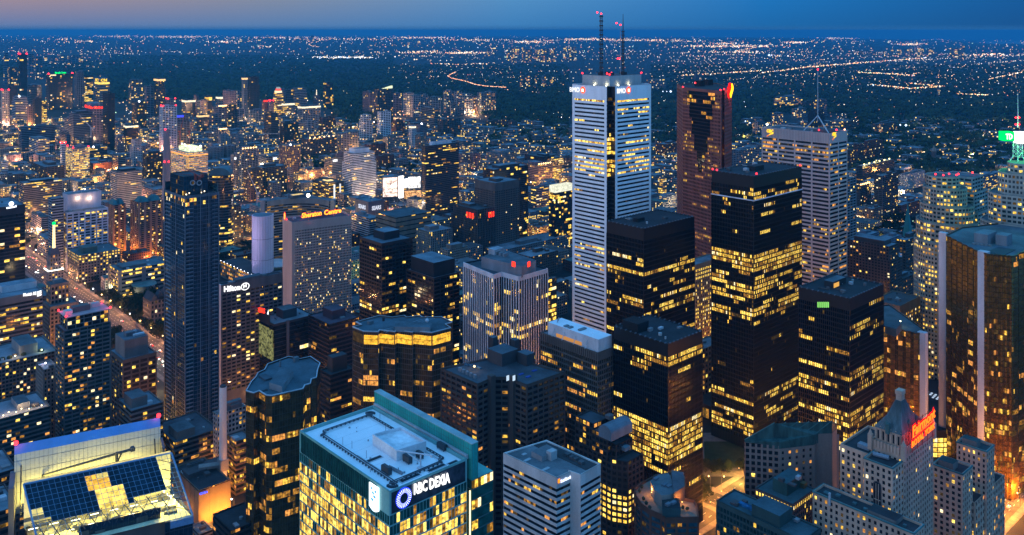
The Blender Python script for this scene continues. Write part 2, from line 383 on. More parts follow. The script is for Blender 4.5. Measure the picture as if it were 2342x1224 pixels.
# penthouse with its own parapet
q = PX([(907, 1030), (975, 1009), (917, 976), (852, 993)], z + 3)
mb = MB(); mb.prism(q, z - 1.3, z + 3, 0, False); I = offs(q, -.5)
for i in range(4):
    j = (i + 1) % 4
    mb.face([(q[i].x, q[i].y, z + 3), (q[j].x, q[j].y, z + 3), (I[j].x, I[j].y, z + 3), (I[i].x, I[i].y, z + 3)])
    mb.face([(I[i].x, I[i].y, z + 3), (I[j].x, I[j].y, z + 3), (I[j].x, I[j].y, z + 1.9), (I[i].x, I[i].y, z + 1.9)])
ph = B.mesh('penthouse', mb, wallm((.62, .64, .67)))
mb = MB(); mb.face([(p.x, p.y, z + 1.9) for p in I]); B.mesh('penthouse_roof', mb, roofm((.74, .76, .78)), ph)
for (px, py, lu, lv, hh) in ((884, 1083, 4.6, 1.7, 2.6), (932, 1058, 4.0, 1.7, 2.6), (960, 1048, 3.0, 1.6, 2.4), (1011, 1028, 4.6, 1.8, 2.3)):
    c = G(px, py, z - 1.3); mb = MB(); mb.box(c, lu, lv, z - .9, z - 1.3 + hh, 0)
    for s in (-1, 1):
        for t in (-1, 1): mb.box(c + U * (s * lu * .42) + V * (t * lv * .42), .2, .2, z - 1.3, z - .9, 0)
    mb.box(c, lu * .9, lv * .7, z - 1.3 + hh, z - 1.1 + hh, 0); B.mesh('roof_unit', mb, plain((.035, .045, .055)))
for (px, py, lu, lv) in ((855, 1050, 1.6, 6.5), (938, 1093, 1.5, 8), (998, 1070, 1.5, 7.5), (1036, 1058, 1.4, 4), (980, 1003, 3.2, 2.2)):
    c = G(px, py, z - 1.1); unit(B, c, lu + .7, lv + .7, z - 1.3, .22, (.5, .54, .58), 'skylight_kerb'); unit(B, c, lu, lv, z - 1.08, .04, (.02, .05, .07), 'skylight_well')
c = G(962, 1072, z - 1.3); mb = MB(); mb.box(c, 2, 2, z - 1.3, z - .7); mb.tube((c.x, c.y, z - .7), (c.x, c.y, z + 3.6), .3)
l = G(904, 1031, z + 3.4); r_ = G(988, 1042, z + 3.2); mb.tube((l.x, l.y, z + 3.6), (r_.x, r_.y, z + 3.2), .28); mb.tube((c.x, c.y, z + 1), (l.x * .5 + c.x * .5, l.y * .5 + c.y * .5, z + 3.3), .15); mb.box(r_, .9, .9, z + 2.6, z + 3.6)
B.mesh('roof_crane', mb, plain((.55, .58, .62)))
mb = MB(); p, q = G(890, 1063, z), G(920, 1078, z); mb.tube((p.x, p.y, z - .8), (q.x, q.y, z - .8), .5); mb.tube((p.x, p.y, z - .3), (q.x, q.y, z - .3), .25); B.mesh('pipe_rack', mb, plain((.2, .22, .25)))
for px, py in ((784, 1010), (882, 978), (869, 950), (838, 1040), (847, 1072), (940, 1002), (805, 1018)):
    c = G(px, py, z); mb = MB(); mb.tube((c.x, c.y, z - 1.3), (c.x, c.y, z + 1.6), .09); B.mesh('vent_pipe', mb, plain((.12, .14, .17)))
r = random.Random(8)
for k in range(16): c = NN + U * r.uniform(8, 56) + V * r.uniform(7, 28); mb = MB(); mb.tube((c.x, c.y, z - 1.3), (c.x, c.y, z - 1.3 + r.uniform(.3, .9)), r.uniform(.15, .4), n=8); B.mesh('roof_drain', mb, plain((.3, .33, .36)))
mb = MB()
for k in range(1, 9): mb.box(NN + U * (a * k / 9) + V * (b / 2), .12, b - 9, z - 1.31, z - 1.27)
B.mesh('membrane_seam', mb, wallm((.62, .63, .64)))
mb = MB()
for (s0, t0, s1, t1) in ((.1, .3, .1, .8), (.1, .8, .45, .8), (.5, .2, .2, .2), (.62, .72, .62, .9)): p, q = NN + U * (a * s0) + V * (b * t0), NN + U * (a * s1) + V * (b * t1); mb.tube((p.x, p.y, z - .95), (q.x, q.y, z - .95), .16, n=5)
B.mesh('roof_conduit', mb, plain((.4, .43, .46)))
# sign on the right face
p0 = onface(NN - U * .2, V, 945, 1131); p1 = onface(NN - U * .2, V, 1027, 1103)
text(B, 'RBC DEXIA', p0, p1, 3.9, SIGN['white'], 'sign_lettering', bold=.02)
c = onface(NN, V, 922, 1138); NR = (-U.x, -U.y)
em = blob(B, c, 3.3, NR, emit((.02, .05, 1), 1.6), 'sign_emblem', ry=3.6, seg=32, out=.25)
mb = MB(); t3 = Vector((V.x, V.y, 0)); n3 = Vector((NR[0], NR[1], 0))
for k in range(26):
    t = 2 * math.pi * k / 26; d = t3 * math.cos(t) + Vector((0, 0, math.sin(t))); e = t3 * -math.sin(t) + Vector((0, 0, math.cos(t))); cc = c + n3 * .56
    mb.face([cc + d * 1.75 - e * .06, cc + d * 3.2 - e * .15, cc + d * 3.2 + e * .15, cc + d * 1.75 + e * .06])
B.mesh('emblem_rays', mb, emit((.75, .82, 1), 1.9), em)
blob(B, c, 1.6, NR, glassm((.02, .03, .05)), 'emblem_hub', ry=1.75, out=.32)
# lit shield panel on the left face
NL = (-V.x, -V.y); p0 = onface(NN - V * .1, U, 869, 1150); p1 = onface(NN - V * .1, U, 848, 1140)
mb = MB(); n3 = Vector((NL[0], NL[1], 0)); m_ = 8
fr = [p1 + (p0 - p1) * (i / m_) for i in range(m_ + 1)]; top_ = z - .9
lo = [f + Vector((0, 0, (z - 9.1 - 1.0 * math.sin(math.pi * i / m_)) - f.z)) for i, f in enumerate(fr)]
ring_ = [Vector((f.x, f.y, top_)) for f in reversed(fr)]
pts = [q + n3 * .75 for q in lo + ring_]; mb.face(pts); bk = [q + n3 * .3 for q in lo + ring_]
for i in range(len(pts)): j = (i + 1) % len(pts); mb.face([bk[i], bk[j], pts[j], pts[i]])
sh = B.mesh('sign_shield', mb, emit((.72, .9, 1), 2.0))
mb = MB(); rr = random.Random(3); d = (p0 - p1); 
for (s, t, w) in ((.35, .3, .28), (.6, .45, .3), (.45, .6, .24), (.7, .7, .22), (.3, .78, .2)):
    q = p1 + d * s + Vector((0, 0, (z - 9) - p1.z + 8 * t)) + n3 * .8; g = Vector((d.x, d.y, 0))
    mb.face([q - g * w * .5, q + g * w * .35 - Vector((0, 0, .5)), q + g * w * .5 + Vector((0, 0, .4)), q - g * w * .2 + Vector((0, 0, .8))])
B.mesh('shield_figure', mb, emit((.03, .32, .85), 1.2), sh)
# glass slab standing above the roof on the far side
q0 = NN + V * 36.2 - U * 1
sl = [q0, q0 + V * 10.5, q0 + V * 10.5 + U * 65, q0 + U * 65]
facade(B, sl, 0, 178, 3.9, 1.45, .12, .1, wallm((.08, .2, .2), .4), TE, .3, [], 3, 'office', roof=None, parapet=0, wname='slab_window')
mb = MB(); mb.prism([sl[0], sl[0] + V * 3, sl[3] + V * 3, sl[3]], 178, 191.3, 0); mb.face([(p.x, p.y, 178) for p in sl])
ss = B.mesh('glass_slab', mb, wallm((.03, .46, .40), .3, .25))
mb = MB()
for k in range(44): mb.box(sl[0] + U * (k * 1.5 + .4) - V * .03, .1, .12, 178, 191.3)
for zz in (181.5, 185.4, 189): mb.box(sl[0] + U * 32.5 - V * .03, 65, .1, zz, zz + .15)
for k in range(3): mb.box(sl[0] + V * (k * 1.2 + .3) - U * .03, .12, .1, 178, 191.3)
B.mesh('slab_mullions', mb, plain((.05, .2, .19)), ss)
mb = MB(); mb.box(sl[0] + U * 32.5 + V * 1.5, 65.3, 3.2, 191.3, 191.6); B.mesh('slab_coping', mb, wallm((.35, .5, .5)), ss)
mb = MB(); mb.box(NN + V * 35.6 + U * 32, 62, 1.0, z - 1, z + .5); B.mesh('gutter_wall', mb, wallm((.5, .52, .54)))
mb = MB(); q = NN + V * 35.4 - U * .9; mb.box(q, .5, .35, 90, z - 12); B.mesh('light_strip', mb, emit((1, .8, .45), 2.0))

# --- hotel top with sloping glass roof and a floodlit screen wall
A1, B1 = G(54, 1108, 200), G(392, 1036, 200); du = (B1 - A1).normalized(); dw = Vector((du.y, -du.x)); Lg = (B1 - A1).length
cor = [A1 + dw * 26, B1 + dw * 26, B1 - dw * 14.5, A1 - dw * 14.5]
B = Bd('hotel_tower', 'tower top with sloping lit glass roof before a floodlit screen wall', 'hotel tower', cor)
sv = Vector((.74, -.72))
def gp(s, t): q = A1 + du * s + sv * t; return Vector((q.x, q.y, 200 - t))      # s along, t metres down the slope
nc, nr = 26, 13; dk = glassm((.003, .022, .04), .16, .18)
def clearm():
    m = bpy.data.materials.new('clear_glass'); m.use_nodes = True; t = m.node_tree; t.nodes.clear(); tr = t.nodes.new('ShaderNodeBsdfTransparent'); tr.inputs[0].default_value = (.82, .88, .8, 1); g = t.nodes.new('ShaderNodeBsdfGlossy'); g.inputs['Roughness'].default_value = .05
    mx = t.nodes.new('ShaderNodeMixShader'); mx.inputs[0].default_value = .05; o = t.nodes.new('ShaderNodeOutputMaterial'); t.links.new(tr.outputs[0], mx.inputs[1]); t.links.new(g.outputs[0], mx.inputs[2]); t.links.new(mx.outputs[0], o.inputs[0]); return m
CG = clearm()
PM = [dk, CG, emit((1, .55, .07), 1.1, 'lit_glass', var=.6, vscale=.3), CG, emit((1, .72, .14), 1.3, 'lit_glass', var=.5, vscale=.3)]
sky_ = {}; seg = 0; lastk = -1
for r0 in range(nr):
    for c0 in range(nc):
        if 7 <= c0 < 21 and r0 >= 10: lastk = -1; continue
        if c0 >= 23: k = 1
        elif c0 < 2: k = 3 if r0 > 4 else 0
        elif c0 < 3: k = 1 if r0 > 6 else 0
        elif 10 <= c0 < 12 and r0 < 4 and r0 > 0: k = 2
        elif 12 <= c0 < 14 and r0 < 4 and r0 > 0: k = 2 if r0 > 1 else 3
        elif 11 <= c0 < 16 and 3 < r0 < 8: k = 4
        elif r0 >= 8 - (c0 > 16) : k = 1
        else: k = 0
        s0, s1, t0, t1 = c0 * Lg / nc, (c0 + 1) * Lg / nc, r0 * 1.18, (r0 + 1) * 1.18
        if k != lastk or c0 == 0: seg += 1
        lastk = k; sky_.setdefault((k, seg), MB()).face([gp(s0, t1), gp(s1, t1), gp(s1, t0), gp(s0, t0)])
for (k, r0), mb in sky_.items(): B.mesh('roof_glazing', mb, PM[k])
mb = MB()
for c0 in range(nc + 1):
    e = nr if not 7 < c0 < 21 else 10
    mb.tube(gp(c0 * Lg / nc, 0), gp(c0 * Lg / nc, e * 1.18), .07, n=4)
for r0 in range(nr + 1):
    for (s0, s1) in (((0, 1),) if r0 <= 10 else ((0, 7 / 26), (21 / 26, 1))): mb.tube(gp(s0 * Lg, r0 * 1.18), gp(s1 * Lg, r0 * 1.18), .07, n=4)
B.mesh('glazing_bars', mb, plain((.09, .23, .36)))
mb = MB()
for (p, q) in (((0, 0), (1, 0)), ((0, 0), (0, 15.4)), ((1, 0), (1, 15.4))): mb.tube(gp(p[0] * Lg, p[1]), gp(q[0] * Lg, q[1]), .32, n=6)
B.mesh('roof_edge', mb, plain((.12, .25, .42)))
mb = MB()
for k in range(12):
    s = .6 + k * 3.6; mb.tube(gp(s, 8.6) - Vector((0, 0, .3)), gp(min(Lg, s + 2), 12.7), .16, n=4); mb.tube(gp(s, 12.9), gp(min(Lg, s + 4.5), 9), .12, n=4)
for k in range(6): mb.tube(gp(Lg - 4.5, 1 + 2.3 * k), gp(Lg - .4, 2.6 + 2.3 * k), .12, n=4)
B.mesh('truss_bars', mb, plain((.03, .035, .04)))
# the bright plant floor seen through the clear panes
mb = MB(); e0, e1 = A1 - dw * 3, B1 - dw * 3; mb.face([(p.x, p.y, 184.5) for p in (A1 + sv * 14.6 + du * .3, B1 + sv * 14.6 - du * .3, e1, e0)]); mb.face([(e0.x, e0.y, 184.5), (e1.x, e1.y, 184.5), (e1.x, e1.y, 199.5), (e0.x, e0.y, 199.5)])
B.mesh('plant_floor', mb, wallm((.74, .66, .42), .8, .25, .3, False))
r = random.Random(4); mb = MB()
for k in range(34):
    c = A1 + du * r.uniform(1, Lg - 1) + sv * r.uniform(-1, 12.6); mb.box(c, r.uniform(.8, 3.5), r.uniform(.6, 1.6), 184.5, 184.5 + r.uniform(.6, 2.0), 0, du)
for k in range(9): p = A1 + du * r.uniform(1, Lg - 6) + sv * r.uniform(0, 12); q = p + du * r.uniform(4, 9); mb.tube((p.x, p.y, 187), (q.x, q.y, 187), .18, n=5)
B.mesh('plant_machines', mb, wallm((.16, .15, .13)))
mb = MB()
for k in range(15): c = A1 + du * (1.5 + k * (Lg - 3) / 14) + sv * (4 + 6.4 * (k % 2) + r.uniform(-1, 1)); mb.box(c, r.uniform(1.2, 3), .25, 186.9, 187.05, 0, du)
for k in range(5): c = B1 - du * 2.2 + sv * (k * 2.7 - .5); mb.box(c, .3, 1.4, 187, 187.15, 0, du)
B.mesh('strip_light', mb, emit((1, .93, .62), 6))
for k in range(9): c = A1 + du * (2 + k * (Lg - 4) / 8) + sv * (6.5 + 3 * (k % 2)); point((c.x, c.y, 187.6), (1, .80, .2), 2000, .5, 'plant_glow')
for k in range(3): c = B1 - du * 2.2 + sv * (k * 4.7); point((c.x, c.y, 188), (1, .80, .2), 2000, .5, 'plant_glow')
# front wall under the glazing
z1 = 200 - 13 * 1.18; fq = A1 + sv * (10 * 1.18); f2 = A1 + sv * (13 * 1.18)
body = [f2, f2 + du * Lg, B1 - dw * 14.5, A1 - dw * 14.5]
gx = glassm((.008, .02, .035), .1, .6)
def wallstrip(org, s0, s1, zt, nm):
    pl = [org + du * s0, org + du * s1, org + du * s1 - dw * 3, org + du * s0 - dw * 3]
    facade(B, pl, 40, zt, 3.6, 1.55, .08, .08, wallm((.04, .06, .09), .5), gx, .05, [], 2, 'dim', pier=1.55, pw=.12, pd=.05, edges=[0], wname=nm, parapet=0)
wallstrip(f2, 0, Lg * 7 / 26, z1 - .2, 'window'); wallstrip(f2, Lg * 21 / 26, Lg, z1 - .2, 'window'); wallstrip(fq, Lg * 7 / 26, Lg * 21 / 26, 200 - 10 * 1.18 - .2, 'window')
mb = MB(); mb.face([(p.x, p.y, 40) for p in body]); mb.prism([body[0] - dw * 3.1, body[1] - dw * 3.1, body[2], body[3]], 40, 184); B.mesh('core_wall', mb, wallm((.14, .13, .13)))
mb = MB(); q = f2 + du * (Lg - 3.4) + dw * .3; mb.box(q - dw * .2, 7.2, 1.2, z1 - 2.4, z1 - .1, 0, du); B.mesh('cornice', mb, plain((.10, .2, .34)))
# roof terrace, screen wall with sloping cap, wing piers
mb = MB(); mb.face([(p.x, p.y, 187.5) for p in [A1 - dw * .2, B1 - dw * .2, B1 - dw * 14, A1 - dw * 14]]); B.mesh('terrace', mb, roofm((.3, .3, .28)))
S0, S1 = G(33, 1018, 206.7), G(366, 955, 206.7); Ls = (S1 - S0).length; ds_ = (S1 - S0).normalized()
mb = MB(); F0, F1 = S0 + dw * 1.3, S1 + dw * 1.3
mb.prism([F0, F1, F1 - dw * .4, F0 - dw * .4], 184, 203.9); B.mesh('screen_wall', mb, wallm((.60, .585, .53), .7, .1))
mb = MB(); mb.face([(F0.x, F0.y, 203.9), (F1.x, F1.y, 203.9), (S1.x, S1.y, 206.7), (S0.x, S0.y, 206.7)]); mb.face([(S0.x, S0.y, 206.7), (S1.x, S1.y, 206.7), (S1.x, S1.y, 184), (S0.x, S0.y, 184)])
for (p, q) in ((F0, S0), (F1, S1)): mb.face([(p.x, p.y, 203.9), (q.x, q.y, 206.7), (q.x, q.y, 184), (p.x, p.y, 184)])
B.mesh('screen_cap', mb, wallm((.10, .30, .66), .45, .12))
mb = MB()
for k in range(34): p = F0 + ds_ * (Ls * (k + .5) / 34); mb.box(p + dw * .02, .05, .05, 187.5, 203.9, 0, ds_)
for zz in (191, 194.5, 198, 201.5): mb.box(F0 + ds_ * (Ls / 2) + dw * .02, Ls, .05, zz, zz + .05, 0, ds_)
B.mesh('panel_joints', mb, wallm((.22, .22, .2)))
mb = MB(); mb.box(F0 + dw * 5 - ds_ * .5, 1.6, 13, 40, 198, 0, ds_); B.mesh('wing_pier', mb, wallm((.24, .23, .25)))
mb = MB(); mb.box(F1 + dw * 4.5 + ds_ * .2, .8, 9, 40, 200, 0, ds_); B.mesh('wing_pier', mb, wallm((.2, .19, .2)))
mb = MB()
for (c, e) in ((F0 + ds_ * 2, 1), (F1 - ds_ * 2, -1)): mb.tube((c.x, c.y, 200), ((c + dw * 10).x, (c + dw * 10).y, 188), .25, n=4)
B.mesh('brace', mb, plain((.05, .05, .06)))
p, q = G(97, 1076, 197), G(303, 1018, 202); m = G(272, 1060, 187.5); m2 = p + (q - p) * .82
mb = MB(); mb.tube((p.x, p.y, 195.4), (q.x, q.y, 200.6), .28, .5); mb.tube((p.x, p.y, 195.4), (p.x, p.y, 192.8), .3); mb.box(q, 1.6, 1.3, 200, 201.3); mb.tube((m2.x, m2.y, 187.5), (m2.x, m2.y, 200), .55); mb.tube((m2.x, m2.y, 196), (m2.x + 1.5, m2.y + .8, 199.9), .3)
tag(mb.build('roof_crane', plain((.055, .06, .075)), None, (m2.x, m2.y, 187.5)), 'dark window washing crane on the terrace under the floodlit screen wall', 'crane')
for k, s in enumerate((.15, .34, .52, .72, .86)):
    c = F0 + ds_ * (Ls * s) + dw * 2.6; lampm(B, (c.x, c.y, 188.4), .35, (1, .9, .45), 5, 'floodlight'); point((c.x, c.y, 189.6), (1, .82, .16), 5200 if s < .8 else 2000, .4, 'floodlight_glow')
beacons(B, [(S0.x + .5, S0.y, 207.4), (S1.x - .5, S1.y, 207.4)])
point((S0.x + 1, S0.y - .8, 207.8), (1, .03, .1), 500, .3, 'beacon_glow'); point((S1.x - 1, S1.y - .8, 207.8), (1, .03, .1), 500, .3, 'beacon_glow')

# --- beige banded block, notched corner
poly = PX([(1273, 1092), (1304, 1078), (1327, 1086), (1372, 1061), (1250, 1007), (1153, 1036)], 90)
B = Bd('office_block', 'pale concrete block with black ribbon windows and a plain corner shaft', 'office block', poly); B.a = 44; B.b = 30
facade(B, poly, 0, 90, 3.7, 1.8, .48, .35, wallm((.60, .55, .52)), glassm(), .12, [], 2, 'gold', top=6.5, roof=roofm((.22, .25, .27)), solid=[1])
q = [poly[1], poly[2], poly[2] + U * 2, poly[1] + U * 2]; mb = MB(); mb.prism([p - U * .5 for p in q], 0, 90.3); B.mesh('corner_shaft', mb, wallm((.60, .55, .52)))
c = G(1245, 1043, 89); unit(B, c, 9, 13, 89.2, 3.2, (.42, .42, .43), 'penthouse', roofc=(.2, .23, .25)); unit(B, G(1262, 1046, 90), 4, 5, 89.2, 5, (.5, .5, .5), 'stair_tower')
q = PX([(1215, 1013), (1250, 1009), (1366, 1060), (1340, 1072)], 90.2); mb = MB(); mb.prism(q, 89.1, 89.5); B.mesh('plant_well', mb, wallm((.06, .065, .07)))
for px, py in ((1298, 1040), (1316, 1050), (1330, 1058), (1309, 1047)): unit(B, G(px, py, 90), 3, 3, 89.5, 1.4, (.12, .13, .14))
for px, py, l in ((1199, 1039, 3), (1206, 1052, 5), (1246, 1074, 7)): unit(B, G(px, py, 89.3), 2, l, 89.2, .3, (.45, .48, .5), 'hatch')
p0 = onface(poly[0] - U * .4, (poly[1] - poly[0]).normalized(), 1281, 1104); p1 = onface(poly[0], (poly[1] - poly[0]).normalized(), 1303, 1094)
text(B, 'SunGard', p0, p1, 1.7, emit((.6, .7, 1), 2.2), 'sign_lettering', bold=.03)
d = (poly[1] - poly[0]).normalized(); q = onface(poly[0], d, 1275, 1104); panel(B, q, q + Vector((d.x, d.y, 0)) * 1.4, q.z - .2, q.z + 2, SIGN['orange'], 'sign_square', .4)

# --- bronze towers with notched, faceted plans
def notched(name, label, pts, z, glass, wc, lit, rows, pal, roofpts, fh=4.0, sf=.12, seed=0, bw=1.6, wires=True, topg=None):
    poly = PX(pts, z); B = Bd(name, label, 'office tower', poly); B.a = 1; B.b = 1
    facade(B, poly, 0, z, fh, bw, sf, .15, wallm(wc, .4), glass, lit, rows, 4, pal, pier=bw, pw=.12, pd=.04, top=1.2, roof=roofm((.10, .17, .21)), parapet=1.0, seed=seed)
    mb = MB(); O = offs(poly, .25); I = offs(poly, -.4)
    for i in range(len(poly)):
        j = (i + 1) % len(poly); mb.face([(O[i].x, O[i].y, z + .06), (O[j].x, O[j].y, z + .06), (I[j].x, I[j].y, z + .06), (I[i].x, I[i].y, z + .06)])
        mb.face([(O[i].x, O[i].y, z - .5), (O[j].x, O[j].y, z - .5), (O[j].x, O[j].y, z + .06), (O[i].x, O[i].y, z + .06)])
    B.mesh('coping', mb, wallm((.45, .5, .54)))
    q = PX(roofpts, z + 3); mb = MB(); mb.prism(q, z - 1, z + 3, 0, True, 1); B.mesh('penthouse', mb, [wallm((.3, .36, .4)), roofm((.13, .2, .24))]); return B
BR = glassm((.15, .10, .05), .14, .6, .6)
pts = [(563, 893), (580, 898), (593, 893), (609, 903), (622, 904), (693, 888), (697, 880), (710, 876), (712, 866), (724, 862), (726, 846), (732, 830), (710, 815), (687, 820), (660, 815), (612, 832), (605, 845), (590, 852), (585, 862), (575, 872)]
B = notched('office_tower', 'bronze faceted tower with notched corners beside the white chimney', pts, 119, BR, (.075, .06, .045), .13, [(.1, .13, .5), (.22, .25, .6), (.34, .37, .5), (.45, .5, .5), (.6, .64, .4), (.75, .8, .5)], 'gold', [(616, 875), (645, 884), (671, 848), (642, 840)], 4.0, .1, 5)
unit(B, G(607, 862, 119), 9, 5, 118, 1.2, (.08, .12, .15), 'cooling_plant'); unit(B, G(677, 823, 119), 3, 3, 118, 3, (.16, .22, .25)); unit(B, G(606, 890, 119), 2, 3.4, 118, .3, (.03, .05, .06), 'hatch'); unit(B, G(641, 836, 119), 1, 1, 118, 4, (.2, .25, .28), 'vent')
pts = [(807, 747), (831, 757), (865, 758), (868, 754), (903, 758), (907, 754), (943, 759), (946, 756), (988, 760), (1031, 749), (1018, 741), (1034, 736), (1009, 724), (966, 725), (960, 721), (930, 725), (925, 721), (897, 725), (868, 721), (814, 736), (827, 742)]
B = notched('office_tower', 'bronze faceted tower with two glowing restaurant floors under its roof', pts, 121, glassm((.12, .08, .045), .14, .5, .55), (.22, .16, .13), .12, [(.015, .085, 0), (.16, .2, .25), (.3, .33, .3), (.42, .45, .3), (.5, .55, .4), (.6, .63, .4)], 'gold', [(903, 747), (983, 749), (986, 738), (903, 734)], 4.0, .12, 9)
GOLD = emit((1, .50, .04), 1.15, 'restaurant_glow', var=.6, vscale=.25); O = offs(B.poly, .05)
for i in range(9):
    a_, b_ = O[i], O[i + 1]
    if (b_ - a_).length > 2:
        e_ = (b_ - a_).normalized() * .5
        for h0, h1 in ((9.9, 6.5), (6.2, 3.0)): panel(B, a_ + e_, b_ - e_, 121 - h0, 121 - h1, GOLD if i else glassm((.2, .1, .02)), 'restaurant_window', .12, .06)
unit(B, G(847, 738, 121), 3, 4, 120, 2.4, (.2, .24, .27)); unit(B, G(877, 731, 121), 1.5, 1.5, 120, 2.6, (.05, .05, .06)); 
mb = MB(); c = G(977, 736, 124); mb.ball((c.x, c.y, 125), 1.5); B.mesh('dish', mb, wallm((.5, .55, .6)))
mb = MB(); c = G(940, 742, 121)
for k in range(3): mb.box(c + U * (k * 2.5), .5, 46, 120.1, 120.5)
B.mesh('roof_pipe', mb, plain((.2, .26, .3)))

# --- brown concrete grid building with a recessed middle
poly = PX([(1092, 878), (1116, 868), (1117, 862), (1178, 862), (1179, 870), (1205, 880), (1290, 850), (1150, 812), (1010, 842)], 105)
B = Bd('office_block', 'brown concrete grid block with two wings and a dark recessed middle', 'office block', poly); B.a = 30; B.b = 30
cw = wallm((.115, .095, .085))
facade(B, poly, 0, 105, 3.8, 5.2, .42, .5, cw, glassm((.012, .012, .014)), .1, [(.1, .13, .2), (.3, .33, .25)], 1, 'gold', pier=5.2, pw=.9, pd=.08, top=2, roof=roofm((.10, .12, .14)), parapet=1.2)
for px in (1124, 1174):
    c = G(px, 868, 105); mb = MB(); mb.box(c, 4, 4, 0, 108, 0); B.mesh('service_shaft', mb, cw)
for px, py, lu, lv, hh, g in ((1150, 825, 16, 16, 9, .09), (1128, 812, 5, 5, 14, .06), (1178, 815, 5, 5, 13, .06), (1203, 830, 10, 8, 8, .07)): unit(B, G(px, py, 104), lu, lv, 103.8, hh, (g, g, g * 1.1), 'penthouse', roofc=(.12, .16, .19))
for k in range(5): unit(B, G(1052 + k * 8.5, 845 + k * 4, 105), 2.4, 1.6, 103.8, 2.4, (.35, .37, .4), 'cooling_unit')
for k in range(4): unit(B, G(1066 + k * 9, 832 + k * 2, 105), 6, 1.8, 103.8, 1, (.1, .2, .28), 'cooling_unit')
for px, py in ((1222, 848), (1208, 862), (1192, 856)): unit(B, G(px, py, 104), 2, 4, 103.8, .5, (.04, .1, .42), 'blue_tarp')
c = G(1085, 843, 105); lampm(B, (c.x, c.y, 106.5), .7, (1, .6, .25), 6); point((c.x, c.y, 107.5), (1, .6, .25), 900)
for px in (1143, 1157): 
    q = G(px, 858, 107); panel(B, q - V * 1, q + V * 1.2, 105.5, 109, emit((.6, .8, 1), .9), 'lit_panel', 8)

# --- dark postmodern block with a barrel roof
B = rectb('office_block', 'dark stepped block with a vaulted metal roof between two pale roofs', 1315, 1424, 1470, 1062, 560, 'office block')
db = wallm((.055, .047, .042))
lo = [B.rel(0, .25), B.rel(0, 1), B.rel(1, 1), B.rel(1, 0), B.rel(.22, 0)]
facade(B, lo, 0, B.z, 3.8, 4.0, .38, .4, db, glassm(), .08, [(.28, .34, .6), (.36, .62, .9)], 1, 'full', pier=4, pw=1.1, pd=.1, roof=roofm((.08, .09, .1)))
for (a0, a1, b0, b1, h0) in ((.18, 1, .12, .9, 9), (.30, .62, -.02, 1, 14), (.62, 1, .05, .8, 17)):
    q = sub(B, a0, a1, b0, b1); facade(B, q, B.z - .5, B.z + h0, 4, 3.5, .35, .3, db, glassm(), .18, [], 1, 'gold', pier=3.5, pw=.6, pd=.08, roof=roofm((.09, .11, .13)), wname='upper_window')
mb = MB(); n = 10; c0 = B.rel(.33, .45); Lb = B.b * 1.05
arc = [(-math.cos(math.pi * k / n) * 5.5, math.sin(math.pi * k / n) * 4.5) for k in range(n + 1)]
for k in range(n):
    (x0, h0), (x1, h1) = arc[k], arc[k + 1]; p = c0 + U * x0; q = c0 + U * x1; zz = B.z + 16.2
    mb.face([((p - V * Lb / 2).x, (p - V * Lb / 2).y, zz + h0), ((q - V * Lb / 2).x, (q - V * Lb / 2).y, zz + h1), ((q + V * Lb / 2).x, (q + V * Lb / 2).y, zz + h1), ((p + V * Lb / 2).x, (p + V * Lb / 2).y, zz + h0)])
for s in (-1, 1): mb.face([((c0 + U * x + V * s * Lb / 2).x, (c0 + U * x + V * s * Lb / 2).y, B.z + 16.2 + h) for x, h in arc])
mb.box(c0, 11, Lb, B.z + 12, B.z + 16.2); B.mesh('vaulted_roof', mb, wallm((.22, .30, .36), .45))
unit(B, B.rel(.14, .5), 3.5, 5, B.z + 4, 2.4, (.25, .34, .4)); clutter(B, B.z + 17, 3, 3)

# --- rounded terrace building at the bottom
poly = PX([(1451, 1118), (1455, 1134), (1467, 1151), (1488, 1166), (1513, 1176), (1522, 1184), (1597, 1182), (1594, 1156), (1587, 1144), (1566, 1140), (1566, 1090), (1545, 1078), (1500, 1086), (1466, 1104)], 60)
B = Bd('apartment_block', 'rounded brick and blue glass block with orange lit roof terrace', 'apartment block', poly); B.a = 1; B.b = 1
facade(B, poly, 0, 60, 3.4, 3.4, .3, .3, wallm((.17, .085, .06)), glassm((.02, .07, .10), .1, .8), .05, [], 1, 'gold', pier=6.8, pw=1.4, pd=.1, top=3.4, roof=roofm((.28, .22, .17)), parapet=1.4)
q = PX([(1487, 1100), (1497, 1120), (1513, 1133), (1532, 1131), (1541, 1128), (1538, 1100), (1529, 1082), (1505, 1086)], 66); mb = MB(); mb.prism(q, 58.6, 66, 0, True, 1); B.mesh('penthouse', mb, [wallm((.42, .38, .34)), roofm((.2, .23, .25))])
q = PX([(1541, 1128), (1566, 1112), (1564, 1080), (1535, 1075)], 67); mb = MB(); mb.prism(q, 58.6, 67, 0, True, 1); B.mesh('penthouse', mb, [wallm((.2, .13, .11)), roofm((.2, .19, .21))])
q = PX([(1515, 1160), (1557, 1158), (1553, 1135), (1514, 1140)], 65); mb = MB(); mb.prism(q, 58.6, 64, 0, True, 1); B.mesh('plant_enclosure', mb, [wallm((.05, .12, .13)), roofm((.03, .04, .045))])
for px, py in ((1520, 1109), (1530, 1112), (1500, 1095), (1528, 1146), (1540, 1142)): unit(B, G(px, py, 66.5), 2.2, 3.6, 66 if py < 1130 else 64, 1.2, (.2, .25, .3))
for px, py in ((1490, 1128), (1560, 1150), (1545, 1122)):
    c = G(px, py, 60.5); lampm(B, (c.x, c.y, 61), .3, (1, .5, .12), 6); point((c.x, c.y, 63), (1, .40, .07), 3200, .4, 'terrace_glow')
